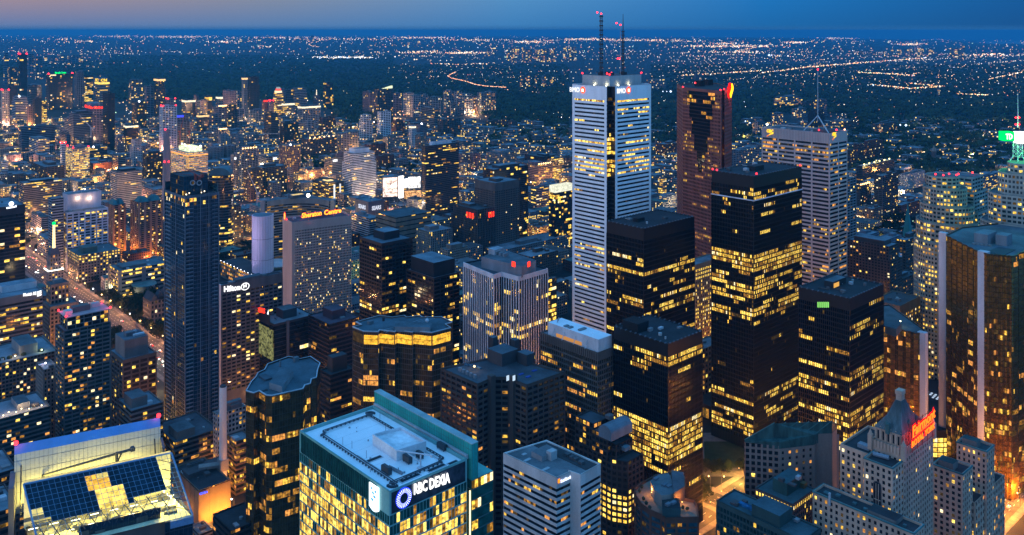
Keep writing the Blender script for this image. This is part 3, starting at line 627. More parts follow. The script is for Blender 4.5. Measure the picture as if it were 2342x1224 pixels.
for px, py in ((1463, 1122), (1472, 1140), (1478, 1150), (1486, 1160), (1468, 1113), (1572, 1163), (1562, 1160)):
    c = G(px, py, 60); mb = MB(); mb.ball((c.x, c.y, 60), 1.1); B.mesh('planter_shrub', mb, wallm((.05, .06, .03)))

# --- grand hotel with copper roof
ST = wallm((.56, .37, .27)); CU = roofm((.10, .21, .20)); gd = glassm((.015, .016, .02))
B = rectb('grand_hotel', 'stone grand hotel with steep copper roof and red rooftop sign', 1993, 2066, 2133, 1029, 500, 'hotel')
HK = dict(fh=3.5, bw=3.2, sf=.42, ds=.25, wall=ST, glass=gd, run=1, pal='home', pier=3.2, pw=1.7, pd=.03)
z = B.z
facade(B, B.poly, 0, z, p=.03, top=6, roof=roofm((.06, .06, .07)), parapet=1.6, **HK)
def wing(B, p, zz, pl, name='wing_wall', rc=(.055, .06, .065), seed=1, cop=True):
    facade(B, p, 0, zz, p=pl, top=2.2, seed=seed, roof=roofm(rc), parapet=1.3, wname='window', **HK)
    if cop:
        mb = MB(); O = offs(p, .5); I = offs(p, -.2)
        for i in range(4):
            j = (i + 1) % 4; mb.face([(O[i].x, O[i].y, zz + .08), (O[j].x, O[j].y, zz + .08), (I[j].x, I[j].y, zz + .08), (I[i].x, I[i].y, zz + .08)]); mb.face([(O[i].x, O[i].y, zz - .7), (O[j].x, O[j].y, zz - .7), (O[j].x, O[j].y, zz + .08), (O[i].x, O[i].y, zz + .08)])
        B.mesh('copper_cornice', mb, roofm((.09, .27, .27)))
B.nw = 0
p, zz, a_, b_ = rect(1977, 2041, 2066, 1070, 491); wing(B, p, zz, .18, seed=4)
c = p[0] + U * 9 + V * 8; mb = MB(); mb.tube((c.x - 4, c.y + 4, zz + .2), (c.x + 3, c.y - 1, zz + .2), 1.3, n=8); B.mesh('roof_tank', mb, plain((.2, .24, .28)))
q0 = B.N + U * 17 - V * 1.2; wing(B, [q0, q0 + V * 36, q0 + V * 36 + U * 20, q0 + U * 20], z - 9, .22, seed=6, cop=False)
unit(B, q0 + U * 9 + V * 8, 7, 4, z - 10.3, 2.4, (.35, .4, .45))
B.nw = 40
# arched window of the pale bay
pb, pz = p, zz; mid = onface(pb[0], U, 2007, 1110); n3 = Vector((-V.x, -V.y, 0)); t3 = Vector((U.x, U.y, 0))
for (w_, h0, h1, m, nm) in ((2.5, -13, 0, wallm((.16, .13, .12)), 'arch_surround'), (1.9, -12.6, 0, gd, 'arched_window')):
    mb = MB(); ar = [mid + t3 * (w_ * math.cos(math.pi * k / 10)) + Vector((0, 0, w_ * math.sin(math.pi * k / 10))) for k in range(11)]
    ar = [mid + t3 * w_ + Vector((0, 0, h0))] + ar + [mid - t3 * w_ + Vector((0, 0, h0))]; o_ = .32 if nm == 'arch_surround' else .38
    mb.face([x + n3 * o_ for x in ar]); B.mesh(nm, mb, m)
mb = MB()
for s in (-.7, .7): q = mid + t3 * s + n3 * .45; mb.tube(q + Vector((0, 0, -12.6)), q + Vector((0, 0, 1)), .22, n=5)
q = mid + n3 * .45; mb.tube(q - t3 * 1.9 + Vector((0, 0, -8)), q + t3 * 1.9 + Vector((0, 0, -8)), .3, n=4); B.mesh('window_tracery', mb, ST)
# crown: battlements, steep hipped roof, lantern turret
pl = [B.rel(-.02, -.01), B.rel(-.02, 1.01), B.rel(1.02, 1.01), B.rel(1.02, -.01)]
mb = MB(); n_ = 0
for i in (3, 0):
    a0, b0 = pl[i], pl[(i + 1) % 4]; e = b0 - a0; k = int(e.length / 1.9)
    for j in range(k): c = a0 + e * ((j + .5) / k); mb.box(c, .9, .9, z - 3.6, z + .5)
for c in pl:
    mb.box(c, 2.4, 2.4, z - 6, z + 3); mb.tube((c.x, c.y, z + 3), (c.x, c.y, z + 6), 1.3, .1, 4)
B.mesh('battlement', mb, ST)
u0 = sub(B, .12, .92, .06, .74); mb = MB(); mb.prism(u0, z - 2, z + 7); B.mesh('attic', mb, ST)
for i in (3, 0):
    a0, b0 = u0[i], u0[(i + 1) % 4]; e = b0 - a0; k = 5 if i == 3 else 7
    for j in range(k):
        c = a0 + e * ((j + .5) / k); nn = Vector((e.y, -e.x)).normalized(); panel(B, c - e.normalized() * .5, c + e.normalized() * .5, z + .5, z + 5.5, gd, 'attic_window', .05, .08)
    mb = MB()
    for j in range(k + 1): c = a0 + e * (j / k); mb.box(c, .9, .9, z, z + 8.2)
    B.mesh('buttress', mb, ST)
r0 = offs(u0, .8); ap = G(2059, 925, 127); bx = [ap + U * sa + V * sb for sa, sb in ((-1.7, -3), (-1.7, 3), (1.7, 3), (1.7, -3))]
mb = MB()
for i in range(4):
    j = (i + 1) % 4
    m0 = r0[i] * .38 + bx[i] * .62; m1_ = r0[j] * .38 + bx[j] * .62
    mb.face([(r0[i].x, r0[i].y, z + 7), (r0[j].x, r0[j].y, z + 7), (m1_.x, m1_.y, z + 15), (m0.x, m0.y, z + 15)])
    mb.face([(m0.x, m0.y, z + 15), (m1_.x, m1_.y, z + 15), (bx[j].x, bx[j].y, 130), (bx[i].x, bx[i].y, 130)])
mb.face([(p.x, p.y, 130) for p in bx]); cr = B.mesh('copper_roof', mb, wallm((.17, .24, .25), .6, .45, .5))
mb = MB()
for i in (3, 0):
    a0, b0 = r0[i], r0[(i + 1) % 4]
    for j in range(1, 14):
        s = j / 14; q = a0 + (b0 - a0) * s; t = bx[i] + (bx[(i + 1) % 4] - bx[i]) * s; m0 = q * .38 + t * .62
        mb.tube((q.x, q.y, z + 7.1), (m0.x, m0.y, z + 15.1), .12, n=4); mb.tube((m0.x, m0.y, z + 15.1), (t.x, t.y, 130.1), .12, n=4)
B.mesh('roof_seams', mb, wallm((.13, .19, .2)), cr)
mb = MB(); mb.box(ap, 3.2, 4.6, 120, 135); mb.box(ap, 3.9, 5.2, 133.4, 135.6)
for s in (-1.6, -.5, .6, 1.7): mb.box(ap + V * s - U * 1.62, .2, .5, 124, 133)
B.mesh('turret', mb, ST)
for (aa, bb, hh) in ((.5, -.02, 12), (.1, .3, 11), (.1, .55, 10.5)):
    c = B.rel(aa, bb) if aa == .5 else B.rel(.1, bb); mb = MB(); mb.box(c + (V * 1.5 if aa == .5 else U * .8), 2, 2, z + 6, z + hh); mb.tube((c.x, c.y, z + hh), (c.x, c.y, z + hh + 2.5), 1.4, .1, 4); B.mesh('dormer', mb, CU)
# red sign frame on the right side
zs = z + 1; e0 = B.rel(-.08, .12); e1 = B.rel(-.08, .99)
def sp(t, h): q = e0 + (e1 - e0) * t; return Vector((q.x, q.y, zs + h))
mb = MB()
for t in (.1, .3, .5, .7, .9): mb.tube(sp(t, -5), sp(t, 13), .18, n=4); mb.tube(sp(t, 9), sp(t, -2) + Vector((U.x * 5, U.y * 5, 0)), .15, n=4)
for h in (-4, 0, 4, 8, 12): mb.tube(sp(.03, h), sp(.97, h), .14, n=4)
sgn = B.mesh('sign_frame', mb, plain((.25, .03, .02)))
RS = emit((1, .16, .01), 2.4); RH = emit((1, .006, .006), 1.9)
text(B, 'Fairmont', sp(.1, 4.2), sp(.98, 6.6), 6.0, RS, 'sign_lettering', .3, .25, .012, sgn); text(B, 'ROYAL YORK', sp(.06, -1.6), sp(.97, .2), 3.6, RS, 'sign_lettering', .3, .25, .012, sgn)
text(B, 'Fairmont', sp(.1, 4.2), sp(.98, 6.6), 6.6, RH, 'sign_halo', .05, .1, .1, sgn); text(B, 'ROYAL YORK', sp(.06, -1.7), sp(.97, .1), 4.3, RH, 'sign_halo', .05, .1, .1, sgn)
mb = MB(); mb.tube(sp(.1, 3.4), sp(.95, 5), .16, n=4); B.mesh('sign_underline', mb, RS, sgn)
for t in (.1, .45, .8): q = sp(t, 4) - Vector((U.x * 2.5, U.y * 2.5, 0)); point(q, (1, .02, .02), 1500, 1.0, 'sign_glow')
# east wings and front wing of the same hotel
for (a4, pl_, sd) in (((2134, 2201, 2223, 1084, 539), .26, 11), ((2189, 2256, 2273, 1032, 557), .2, 13)):
    p, zz, a_, b_ = rect(*a4); wing(B, p, zz, pl_, seed=sd, rc=(.09, .055, .06) if sd == 11 else (.05, .08, .085)); B.nw = 60
    q = p[0] + U * (a_ * .6) + V * (b_ * .35); unit(B, q, a_ * .5, b_ * .5, zz - 1.4, 4.5, (.27, .24, .22), 'wing_penthouse', roofc=(.05, .1, .1))
p, zz, a_, b_ = rect(1860, 2090, 2112, 1219, 459); wing(B, p, zz, .2, seed=17, rc=(.045, .06, .065))
q = p[0] + U * (a_ * .32) + V * (b_ * .5); unit(B, q, a_ * .28, b_ * .7, zz - 1.4, 2.6, (.27, .25, .23), 'wing_penthouse', roofc=(.04, .06, .065))
for s, t, l in ((.62, .5, 2), (.5, .4, 2), (.9, .4, 3), (.8, .6, 2.4), (.12, .4, 1.6)): unit(B, p[0] + U * (a_ * s) + V * (b_ * t), l, l, zz - 1.4, 1.2, (.09, .2, .21))
mb = MB(); c = p[0] + U * (a_ * .82) - V * .5; mb.box(c, 1, 1, zz - 4, zz + 3); B.mesh('flue', mb, wallm((.5, .52, .54)))
# podium between the wings along the lit street
p, zz, a_, b_ = rect(2140, 2230, 2296, 1150, 548); facade(B, p, 0, zz, 4.5, 4, .4, .3, ST, gd, .3, [(.4, .9, .6, 1)], 1, 'gold', pier=4, pw=1.6, pd=.05, roof=roofm((.04, .04, .045)), wname='window')
# ---------------------------------------------------------------- downtown towers
# --- brown block with sloping copper roof
poly = PX([(1782, 1012), (1861, 1003), (1866, 1000)], 80) + PX([(1918, 972)], 84) + PX([(1905, 964), (1772, 969)], 90) + PX([(1703, 1012)], 78)
B = Bd('office_block', 'brown concrete block with sloped green copper roof beside the grand hotel', 'office block', poly); B.a = 25; B.b = 25
bc = wallm((.42, .30, .25))
facade(B, poly, 0, 78, 3.9, 3.6, .4, .4, bc, glassm(), .1, [(0, .06, 0)], 1, 'home', pier=3.6, pw=1.3, pd=.08, parapet=0, edges=[5, 6])
facade(B, poly, 0, 80, 3.9, 5, .5, .4, bc, glassm(), .12, [], 1, 'home', pier=5, pw=3.2, pd=.08, parapet=0, edges=[0, 1], top=2)
facade(B, poly, 0, 82, 3.9, 3, .45, .4, bc, glassm(), .3, [(.0, .2, .3)], 1, 'gold', pier=3, pw=.5, pd=.3, parapet=0, edges=[2, 3, 4], top=4)
hz = [80.3, 82.5, 82.5, 84.5, 90, 90, 79]; mb = MB(); O = offs(poly, .5); mb.face([(p.x, p.y, h) for p, h in zip(O, hz)])
for i in range(7): j = (i + 1) % 7; mb.face([(O[i].x, O[i].y, 76), (O[j].x, O[j].y, 76), (O[j].x, O[j].y, hz[j]), (O[i].x, O[i].y, hz[i])])
B.mesh('copper_roof', mb, [wallm((.06, .15, .14), .6, .5, .3)]); mb = MB()
for k in range(6): p = O[6] + (O[2] - O[6]) * (k / 5); q = O[4] * (k / 5) + O[5] * (1 - k / 5); mb.tube((p.x, p.y, 79.4 + k * .7), (q.x, q.y, 90.3), .3, n=4)
B.mesh('roof_ribs', mb, wallm((.1, .26, .25)))
# --- two low green roofed offices at the lower right
B = rectb('office_block', 'low office with brightly lit top storey and green rooftop box', 1728, 1813, 1864, 1153, 531, 'office block')
facade(B, B.poly, 0, B.z, 3.6, 2.2, .3, .3, wallm((.17, .15, .14)), glassm(), .12, [(0, .09, 1)], 1, 'full', pier=2.2, pw=.8, pd=.05, top=1.6, roof=roofm((.09, .16, .17)))
q = sub(B, .3, .68, .25, .95); mb = MB(); mb.prism(q, B.z - 1, B.z + 7, 0, True, 1); B.mesh('penthouse', mb, [wallm((.05, .15, .14)), roofm((.08, .17, .19))]); unit(B, B.rel(.25, .9), 3, 4, B.z - .8, 3, (.3, .2, .08)); clutter(B, B.z + 7, 3, 5)
B = rectb('office_block', 'low green glass roofed office at the foot of the lit top storey', 1640, 1838, 1876, 1236, 470, 'office block')
facade(B, B.poly, 0, B.z, 3.6, 2.2, .3, .3, wallm((.05, .11, .11)), glassm((.01, .04, .045)), .06, [], 1, 'gold', pier=2.2, pw=.4, pd=.1, top=3, roof=roofm((.08, .15, .17)))
q = sub(B, .28, .6, .1, .85); mb = MB(); mb.prism(q, B.z - 1, B.z + 6, 0, True, 1); B.mesh('penthouse', mb, [wallm((.04, .1, .1)), roofm((.07, .14, .17))]); clutter(B, B.z - .6, 7, 8); mb = MB(); mb.box(B.rel(.7, .4), 12, 3, B.z - .8, B.z + .6); B.mesh('skylight', mb, glassm((.02, .12, .25)))

# --- gold glass towers with white concrete edges
GG = glassm((.34, .19, .04), .2, .6, .75)
def saw(a, b, n, d):
    e = b - a; nn = Vector((e.y, -e.x)).normalized(); out = []
    for k in range(n): out += [a + e * (k / n), a + e * ((k + .5) / n) + nn * d]
    return out
def goldtower(label, left, mid, right, z, poly_back, cols, rows, nn=6):
    L0, M0, M1, R0, R1 = [G(x, y, z) for x, y in left + mid + right]
    poly = saw(L0, M0, nn, 1.2) + [M0, M1] + saw(M1, R0, nn, 1.2) + saw(R0, R1, nn, 1.2) + [R1] + [G(x, y, z) for x, y in poly_back]
    B = Bd('office_tower', label, 'office tower', poly); B.a = B.b = 1
    facade(B, poly, 0, z, 3.9, 1.7, .12, .08, wallm((.10, .06, .02), .35), GG, .07, rows, 4, 'gold', pier=1.7, pw=.12, pd=.04, top=1.2, roof=roofm((.13, .19, .22)), parapet=1.0, mode='floor')  # sparse dim glowing panes stand in for speckled gold reflections in the glass
    mb = MB()
    for (p, w) in cols: mb.box(p, w, w * .8, 0, z + .5)
    B.mesh('white_column', mb, wallm((.56, .54, .58))); return B
B = goldtower('gold glass tower with white concrete edges, second tallest of the golden pair', [(2164, 537)], [(2238, 574), (2257, 580)], [(2318, 585), (2390, 548)], 180, [(2330, 505), (2200, 520)], [(G(2158, 533, 180), 6), (G(2248, 577, 180) + V * 2, 7)], [(.27, .29, .9, 1), (.37, .39, .95, 1), (.33, .35, .7, 0), (.46, .48, .6, 0), (.55, .57, .2), (.63, .645, .6), (.7, .735, .5), (.8, .9, .35), (.05, .25, .03)])
unit(B, G(2254, 545, 182), 10, 20, 179, 8, (.3, .35, .38), 'penthouse', roofc=(.2, .27, .3)); unit(B, G(2296, 550, 182), 8, 12, 179, 8, (.3, .35, .38), 'penthouse', roofc=(.2, .27, .3))
unit(B, G(2290, 572, 180), 12, 24, 179, .4, (.05, .09, .11), 'plant_well')
for k in range(5): unit(B, G(2228 + k * 9, 556 + k, 180), 2.5, 1.6, 179, 1.2, (.3, .38, .4))
B = goldtower('smaller gold glass tower with a white edge and sawtooth slanted roof line', [(1995, 738)], [(2100, 762), (2119, 761)], [(2118, 757), (2112, 752)], 112, [(2034, 696), (2000, 700)], [(G(2110, 761, 112), 6.2)], [(.17, .19, .9), (.3, .33, .5), (.35, .37, .5), (.02, .14, .15)])
q = PX([(2024, 748), (2050, 756), (2062, 742), (2046, 722), (2026, 722)], 116); mb = MB(); mb.prism(q, 111, 117, 0, True, 1); B.mesh('penthouse', mb, [wallm((.16, .19, .2)), roofm((.12, .17, .19))])
c = G(2059, 738, 114); lampm(B, (c.x, c.y, 115), .6, (1, .95, .6), 8); point((c.x, c.y - 1, 117), (1, .9, .3), 500, .3)
# atrium hall between the golden towers
poly = PX([(2117, 985), (2240, 985), (2240, 965), (2200, 930), (2150, 868), (2110, 870)], 22)
B = Bd('atrium_hall', 'low dark hall with skylight dots between the golden towers', 'hall', poly)
facade(B, poly, 0, 22, 4.4, 2.4, .15, .3, wallm((.03, .025, .02)), glassm(), .95, [], 3, 'full', pier=4.8, pw=.4, pd=.2, top=6, roof=roofm((.06, .05, .06)), parapet=.3)
mb = MB()
for r0 in range(3):
    for k in range(6): c = G(2122 + k * 9 + r0 * 6, 896 + k * 3.4 + r0 * 6.5, 22.2); mb.box(c, 1.6, 1.6, 21.8, 22.4)
B.mesh('skylights', mb, emit((.55, .7, .9), .8))
# --- stepped pale towers with curved fronts
def stepped(label, cx, cy, z0, tiers, seed, glass, lit, rows, spire=False):
    c = G(cx, cy, z0); r0 = tiers[0][1]; poly = [c + Vector((math.cos(t), math.sin(t))) * r0 for t in [2 * math.pi * k / 20 for k in range(20)]]
    B = Bd('office_tower', label, 'office tower', poly); B.a = B.b = 1; zb = 0
    for (zt, r_, dx, sh) in tiers:
        cc = c + Vector((dx, 0)); pl = []
        for k in range(20):
            t = 2 * math.pi * k / 20 + .1; q = r_ * (1 if sh == 'o' else min(1 / abs(math.cos(t - UA)) if abs(math.cos(t - UA)) > .72 else 9, 1 / abs(math.sin(t - UA)) if abs(math.sin(t - UA)) > .6 else 9, 1.12)); pl.append(cc + Vector((math.cos(t), math.sin(t))) * q)
        facade(B, pl, zb, zt, 4.0, 3.4, .45, .35, wallm((.43, .46, .40)), glass, lit, rows.get(zt, []), 2, 'office', pier=3.4, pw=1.1, pd=.05, top=1.6, roof=roofm((.14, .18, .2)), mode='floor', seed=seed); zb = zt - 1
    return B, c
gt = glassm((.012, .035, .038), .12, .5)
B, c = stepped('rounded stepped concrete tower, twin peaks with red roof lamps', 2166, 400, 207, [(146, 29, 0, 'o'), (164, 27, 0, 'o'), (180, 23.5, 0, 'o'), (196, 19, -2, 'o'), (207, 14.5, -4, 'o')], 3, gt, .36, {146: [(.02, .08, .6), (.2, .24, .5), (.36, .4, .4), (.55, .6, .4), (.7, .74, .4)], 180: [(.35, .6, .6)], 164: [(.0, .35, .7)]})
B.nw = 90; c2 = c + Vector((26, 22))
for (zt, rr_) in ((150, 27), (172, 22), (190, 17), (204, 14)):
    pl = [c2 + U * a_ * rr_ + V * b_ * rr_ for a_, b_ in ((-1, -1), (-1, 1), (1, 1), (1, -1))]; facade(B, pl, 0 if zt == 150 else zt - 24, zt, 4, 3.4, .45, .35, wallm((.46, .45, .44)), gt, .12, [], 2, 'office', pier=6.8, pw=1.1, pd=.05, top=2, roof=roofm((.14, .18, .2)), mode='floor')
beacons(B, [(c.x + dx, c.y + dy, 208.5) for dx, dy in ((-14, -6), (-9, -11), (4, -10), (0, -4))] + [(c2.x - 8, c2.y - 8, 205.5), (c2.x + 10, c2.y, 205.5)])
B, c = stepped('tallest stepped pale tower with lattice mast and green lit sign box', 2330, 372, 230, [(150, 33, 0, 's'), (180, 29, 2, 's'), (204, 24, 3, 's'), (222, 18, 4, 's'), (230, 12, 4, 'o')], 5, gt, .36, {150: [(.02, .08, .9), (.1, .14, .6), (.18, .22, .6)], 204: [(.2, .6, .3)]})
c = G(2328, 366, 230); mb = MB(); n = 6
for k in range(6):
    t = k * math.pi / 3; e = Vector((math.cos(t), math.sin(t)))
    mb.tube((c + e * 7).to_3d() + Vector((0, 0, 229)), (c + e * 4.3).to_3d() + Vector((0, 0, 233)), .35, n=4); mb.tube((c + e * 4.3).to_3d() + Vector((0, 0, 233)), (c + e * 4).to_3d() + Vector((0, 0, 254)), .35, n=4)
    e2 = Vector((math.cos(t + math.pi / 3), math.sin(t + math.pi / 3)))
    for j in range(5): mb.tube((c + e * 4.2).to_3d() + Vector((0, 0, 233 + j * 4.2)), (c + e2 * 4.2).to_3d() + Vector((0, 0, 237.2 + j * 4.2)), .18, n=4); mb.tube((c + e * 4.2).to_3d() + Vector((0, 0, 233 + j * 4.2)), (c + e2 * 4.2).to_3d() + Vector((0, 0, 233 + j * 4.2)), .18, n=4)
mb.tube((c.x, c.y, 259), (c.x, c.y, 290), .6, .15); B.mesh('lattice_mast', mb, plain((.5, .62, .68)))
mb = MB(); mb.box(c - Vector((8.5, -3)), 9, 9, 247, 255, 0, Vector((0, 1))); B.mesh('sign_box', mb, emit((0, .85, .12), 1.5))
mb = MB(); mb.box(c - Vector((-.5, 4)), 8, 9, 245.5, 255.5, 0, Vector((0, 1))); B.mesh('sign_box', mb, emit((.8, 1, .85), 2.6))
q = c - Vector((12, 1.8)); text(B, 'TD', (q.x, q.y, 248.6), (q.x + 6, q.y, 248.6), 5, SIGN['white'], 'sign_lettering', .2, .3, .03)
for k in range(4): mb = MB(); mb.ball((c.x + (k % 2) * 3 - 3, c.y - 2, 262 + (k // 2) * 6), .8); B.mesh('beacon', mb, BEAC)
for dx, dy, zz in ((-10, -9, 252), (4, -12, 250)): point((c.x + dx, c.y + dy, zz), (.1, 1, .25), 26000, 2, 'sign_glow')

# --- black modernist towers
BK = wallm((.007, .009, .012), .5, .3); BG = glassm((.004, .005, .007), .14, .16)
def black(label, a5, rows, p, seed=0, top=9, fh=3.65):
    B = rectb('bank_tower', label, *a5, 'bank tower', 'black steel and glass bank towers')
    facade(B, B.poly, 0, B.z, fh, 1.55, .26, .1, BK, BG, p, rows, 7, 'office', pier=1.55, pw=.28, pd=.28, top=top, bot=7, roof=roofm((.035, .042, .05)), parapet=.5, seed=seed)
    mb = MB(); O = offs(B.poly, -.2); n = 4
    for i in (0, 1, 2, 3):
        a0, b0 = O[i], O[(i + 1) % 4]; k = int((b0 - a0).length / 4)
        for j in range(k): mb.box(a0 + (b0 - a0) * ((j + .5) / k), .7, 1.6, B.z - .3, B.z + .45)
    B.mesh('roof_studs', mb, wallm((.16, .2, .24))); return B
B = black('black tower, tallest of its group, white band below the roof and red roof lamps', (1628, 1723.5, 1833, 403, 717), [(.015, .05, .55, 0), (.015, .09, .3, 1), (.06, .085, .12), (.11, .125, .35, 0), (.15, .165, .45), (.175, .19, .2), (.2, .25, .0), (.265, .34, .97), (.34, .47, .55), (.48, .505, .75), (.505, .55, .4), (.56, .82, .04), (.83, .86, .5), (.87, .98, .35)], .05, 3, 10)
mb = MB(); zb = B.z - 20.5
for i in (3, 0):
    a0, b0 = B.poly[i], B.poly[(i + 1) % 4]; e = (b0 - a0).normalized(); nn = Vector((e.y, -e.x)); mb.prism([a0 + nn * .7 - e * .6, b0 + nn * .7 + e * .6, b0 + nn * .3 + e * .6, a0 + nn * .3 - e * .6], zb, zb + .9)
B.mesh('light_band', mb, wallm((.55, .6, .7))); unit(B, B.rel(.45, .42), 8, 14, B.z - .5, 4, (.03, .03, .035), 'penthouse'); clutter(B, B.z - .5, 6, 2, (2, 4))
beacons(B, [B.rel(.99, .01).to_3d() + Vector((0, 0, B.z + 1)), B.rel(.05, .1).to_3d() + Vector((0, 0, B.z + 1)), B.rel(.02, .99).to_3d() + Vector((0, 0, B.z + 1)), B.rel(.9, .02).to_3d() + Vector((0, 0, B.z + .6))])
B = black('black tower standing directly in front of the white marble tower', (1388, 1472, 1588, 523, 704), [(0, .06, .0), (.02, .11, .35, 1), (.1, .13, .1), (.155, .175, .97), (.18, .2, .25), (.21, .23, .3), (.245, .26, .6, 0), (.29, .37, .45), (.37, .4, .2), (.45, .47, .3)], .06, 5, 10)
unit(B, B.rel(.55, .3), 5, 9, B.z - .5, 3, (.02, .02, .025), 'penthouse'); clutter(B, B.z - .5, 5, 7, (2, 5))
B = black('nearest black tower with dark roof box and rows of lit lower floors', (1404, 1528, 1606, 787, 590), [(0, .025, .75), (.025, .055, .85), (.06, .1, .35), (.1, .13, .3), (.14, .36, .03), (.4, .63, .97), (.63, .7, .5, 1), (.7, 1, .15)], .04, 8, 9)
unit(B, B.rel(.72, .2), 14, 12, B.z - .5, 6.5, (.012, .013, .016), 'penthouse'); clutter(B, B.z - .5, 9, 9, (2, 4))
B = black('black tower with glowing green sign, shortest of the dark group', (1827, 1943, 2020, 683, 616), [(0, .02, .35, 0), (.05, .08, .0), (.08, .12, .2), (.12, .3, .1), (.3, .36, .55), (.385, .43, .85, 0), (.36, .45, .5, 1), (.45, .52, .0), (.52, .56, .8), (.56, .72, .5)], .05, 11, 9)
pn = []; 
for k in range(6):
    x0 = 1870 + k * 4.6; q0 = onface(B.N, U, x0, 692); q1 = onface(B.N, U, x0 + 3.4, 693); pn.append((q0, q1))
mb = MB()
for q0, q1 in pn: panel(B, q0, q1, q0.z - 3.4, q0.z + .6, emit((.35, 1, .2), .55 + .3 * (q0.x % 1)), 'lit_sign_panel', .42, .05)
unit(B, B.rel(.62, .5), 7, 20, B.z - .5, 4.5, (.03, .035, .04), 'penthouse', roofc=(.15, .2, .23)); clutter(B, B.z - .5, 14, 10, (1.5, 4))
q = B.rel(.5, .36); panel(B, q - V * 4, q + V * 4, B.z + .2, B.z + 3.4, emit((1, .5, .1), .8), 'lit_louvre', 0, .1)

# --- white marble tower with two masts
p, z, a, b = rect(1301, 1398, 1496, 199, 775); c_ = 5.2; N0 = p[0]
def q_(s, t): return N0 + U * s + V * t
poly = [q_(0, c_), q_(0, b - c_), q_(c_, b - c_), q_(c_, b), q_(a - c_, b), q_(a - c_, b - c_), q_(a, b - c_), q_(a, c_), q_(a - c_, c_), q_(a - c_, 0), q_(c_, 0), q_(c_, c_)]
B = Bd('bank_tower', 'tallest white marble banded tower with two masts on its roof', 'bank tower', poly); B.N = N0; B.a = a; B.b = b
MW = wallm((.80, .82, .84), .6, .1); mg = glassm((.012, .012, .014), .1, .3)
RW = [(0, .02, .8), (.03, .05, .2), (.06, .12, .25, 1), (.13, .15, .85), (.16, .175, .9), (.19, .22, .9), (.22, .24, .75), (.25, .46, .03), (.46, .475, .85), (.48, .5, .6), (.51, .55, .45), (.6, .62, .35), (.66, .68, .2), (.76, .79, .35), (.83, .86, .4)]
facade(B, poly, 0, z, 3.76, 1.6, .56, .3, MW, mg, .06, RW, 6, 'office', top=12.5, edges=[0, 9], mode='face')
B.nw = 60
facade(B, poly, 0, z, 3.95, 1.5, .3, .1, wallm((.03, .03, .035), .5), mg, .10, RW[:9], 3, 'office', top=10, edges=[1, 2, 10, 11], mode='floor')
facade(B, poly, 0, z, edges=[3, 4, 5, 6, 7, 8], wall=MW)
mb = MB()
for (s, t) in ((0, c_ + 1.3), (0, b - c_ - 1.3), (c_ + 1.3, 0), (a - c_ - 1.3, 0)): mb.box(q_(s, t) - (U if s == 0 else V) * .33, 2.6 if t == 0 else .35, 2.6 if s == 0 else .35, 0, z + .1)
B.mesh('marble_pier', mb, MW)
mb = MB(); O = offs(poly, -.1); I = offs(poly, -.9); mb.face([(q.x, q.y, z - 1) for q in I]); B.mesh('roof', mb, roofm((.16, .17, .18)))
mb = MB()
for i in range(12): j = (i + 1) % 12; mb.face([(O[i].x, O[i].y, z + .3), (O[j].x, O[j].y, z + .3), (I[j].x, I[j].y, z + .3), (I[i].x, I[i].y, z + .3)]); mb.face([(I[i].x, I[i].y, z + .3), (I[j].x, I[j].y, z + .3), (I[j].x, I[j].y, z - 1), (I[i].x, I[i].y, z - 1)])
B.mesh('parapet', mb, MW)
ph = sub(B, .16, .8, .12, .86); mb = MB(); mb.prism(ph, z - 1, z + 9, 0, True, 1); B.mesh('penthouse', mb, [wallm((.5, .5, .5)), roofm((.14, .14, .15))])
for s, t in ((.5, .12), (.22, .12), (.16, .3), (.16, .55)):
    q = B.rel(s, t) - (V if t == .12 else U) * 1.2; lampm(B, (q.x, q.y, z + .2), .6, (1, .95, .6), 4, 'floodlight'); point((q.x, q.y, z + 1.6), (1, .92, .55), 260, .4, 'floodlight_glow')
beacons(B, [(q.x, q.y, z + 10.5) for q in (ph[3], ph[0], ph[1], B.rel(.5, .5), B.rel(.4, .3))])
for s, t in ((.3, .3), (.5, .25), (.6, .5), (.3, .6), (.45, .7)): unit(B, B.rel(s, t), 3, 4, z + 9, 2.5, (.08, .08, .09))
def mast(px, y0, y1, Y, w, pole=0):
    c = P(px, y0, Y); t = P(px, y1, Y); mb = MB(); n = 26; h = t.z - c.z - pole
    for sx, sy in ((-1, -1), (-1, 1), (1, 1), (1, -1)): mb.tube((c.x + sx * w, c.y + sy * w, z + 8), (c.x + sx * w, c.y + sy * w, c.z + h), .28, n=4)
    for k in range(n):
        za, zc = c.z + h * k / n, c.z + h * (k + 1) / n
        mb.tube((c.x - w, c.y - w, za), (c.x + w, c.y - w, zc), .2, n=4); mb.tube((c.x + w, c.y + w, za), (c.x - w, c.y + w, zc), .2, n=4)
        if k % 2: mb.box((c.x, c.y), w * 2.7, w * 2.7, za, za + h / n * .6)
    if pole: mb.tube((c.x, c.y, c.z + h), (t.x, t.y, t.z), .45, .2)
    B.mesh('mast', mb, plain((.03, .03, .035))); return t
t = mast(1375, 172, 34, 800, .95); beacons(B, [(t.x, t.y, t.z + 1), (t.x - 3.6, t.y, t.z + 2.2)])
t = mast(1425, 178, 32, 805, .75, 15); t2 = P(1419, 57, 805); mb = MB(); t3_ = P(1419, 176, 805); mb.tube(t3_, t2, .3, n=5); B.mesh('aerial', mb, plain((.3, .3, .32))); beacons(B, [t2, P(1410, 53, 805), P(1417, 134, 805), P(1413, 134, 805)])
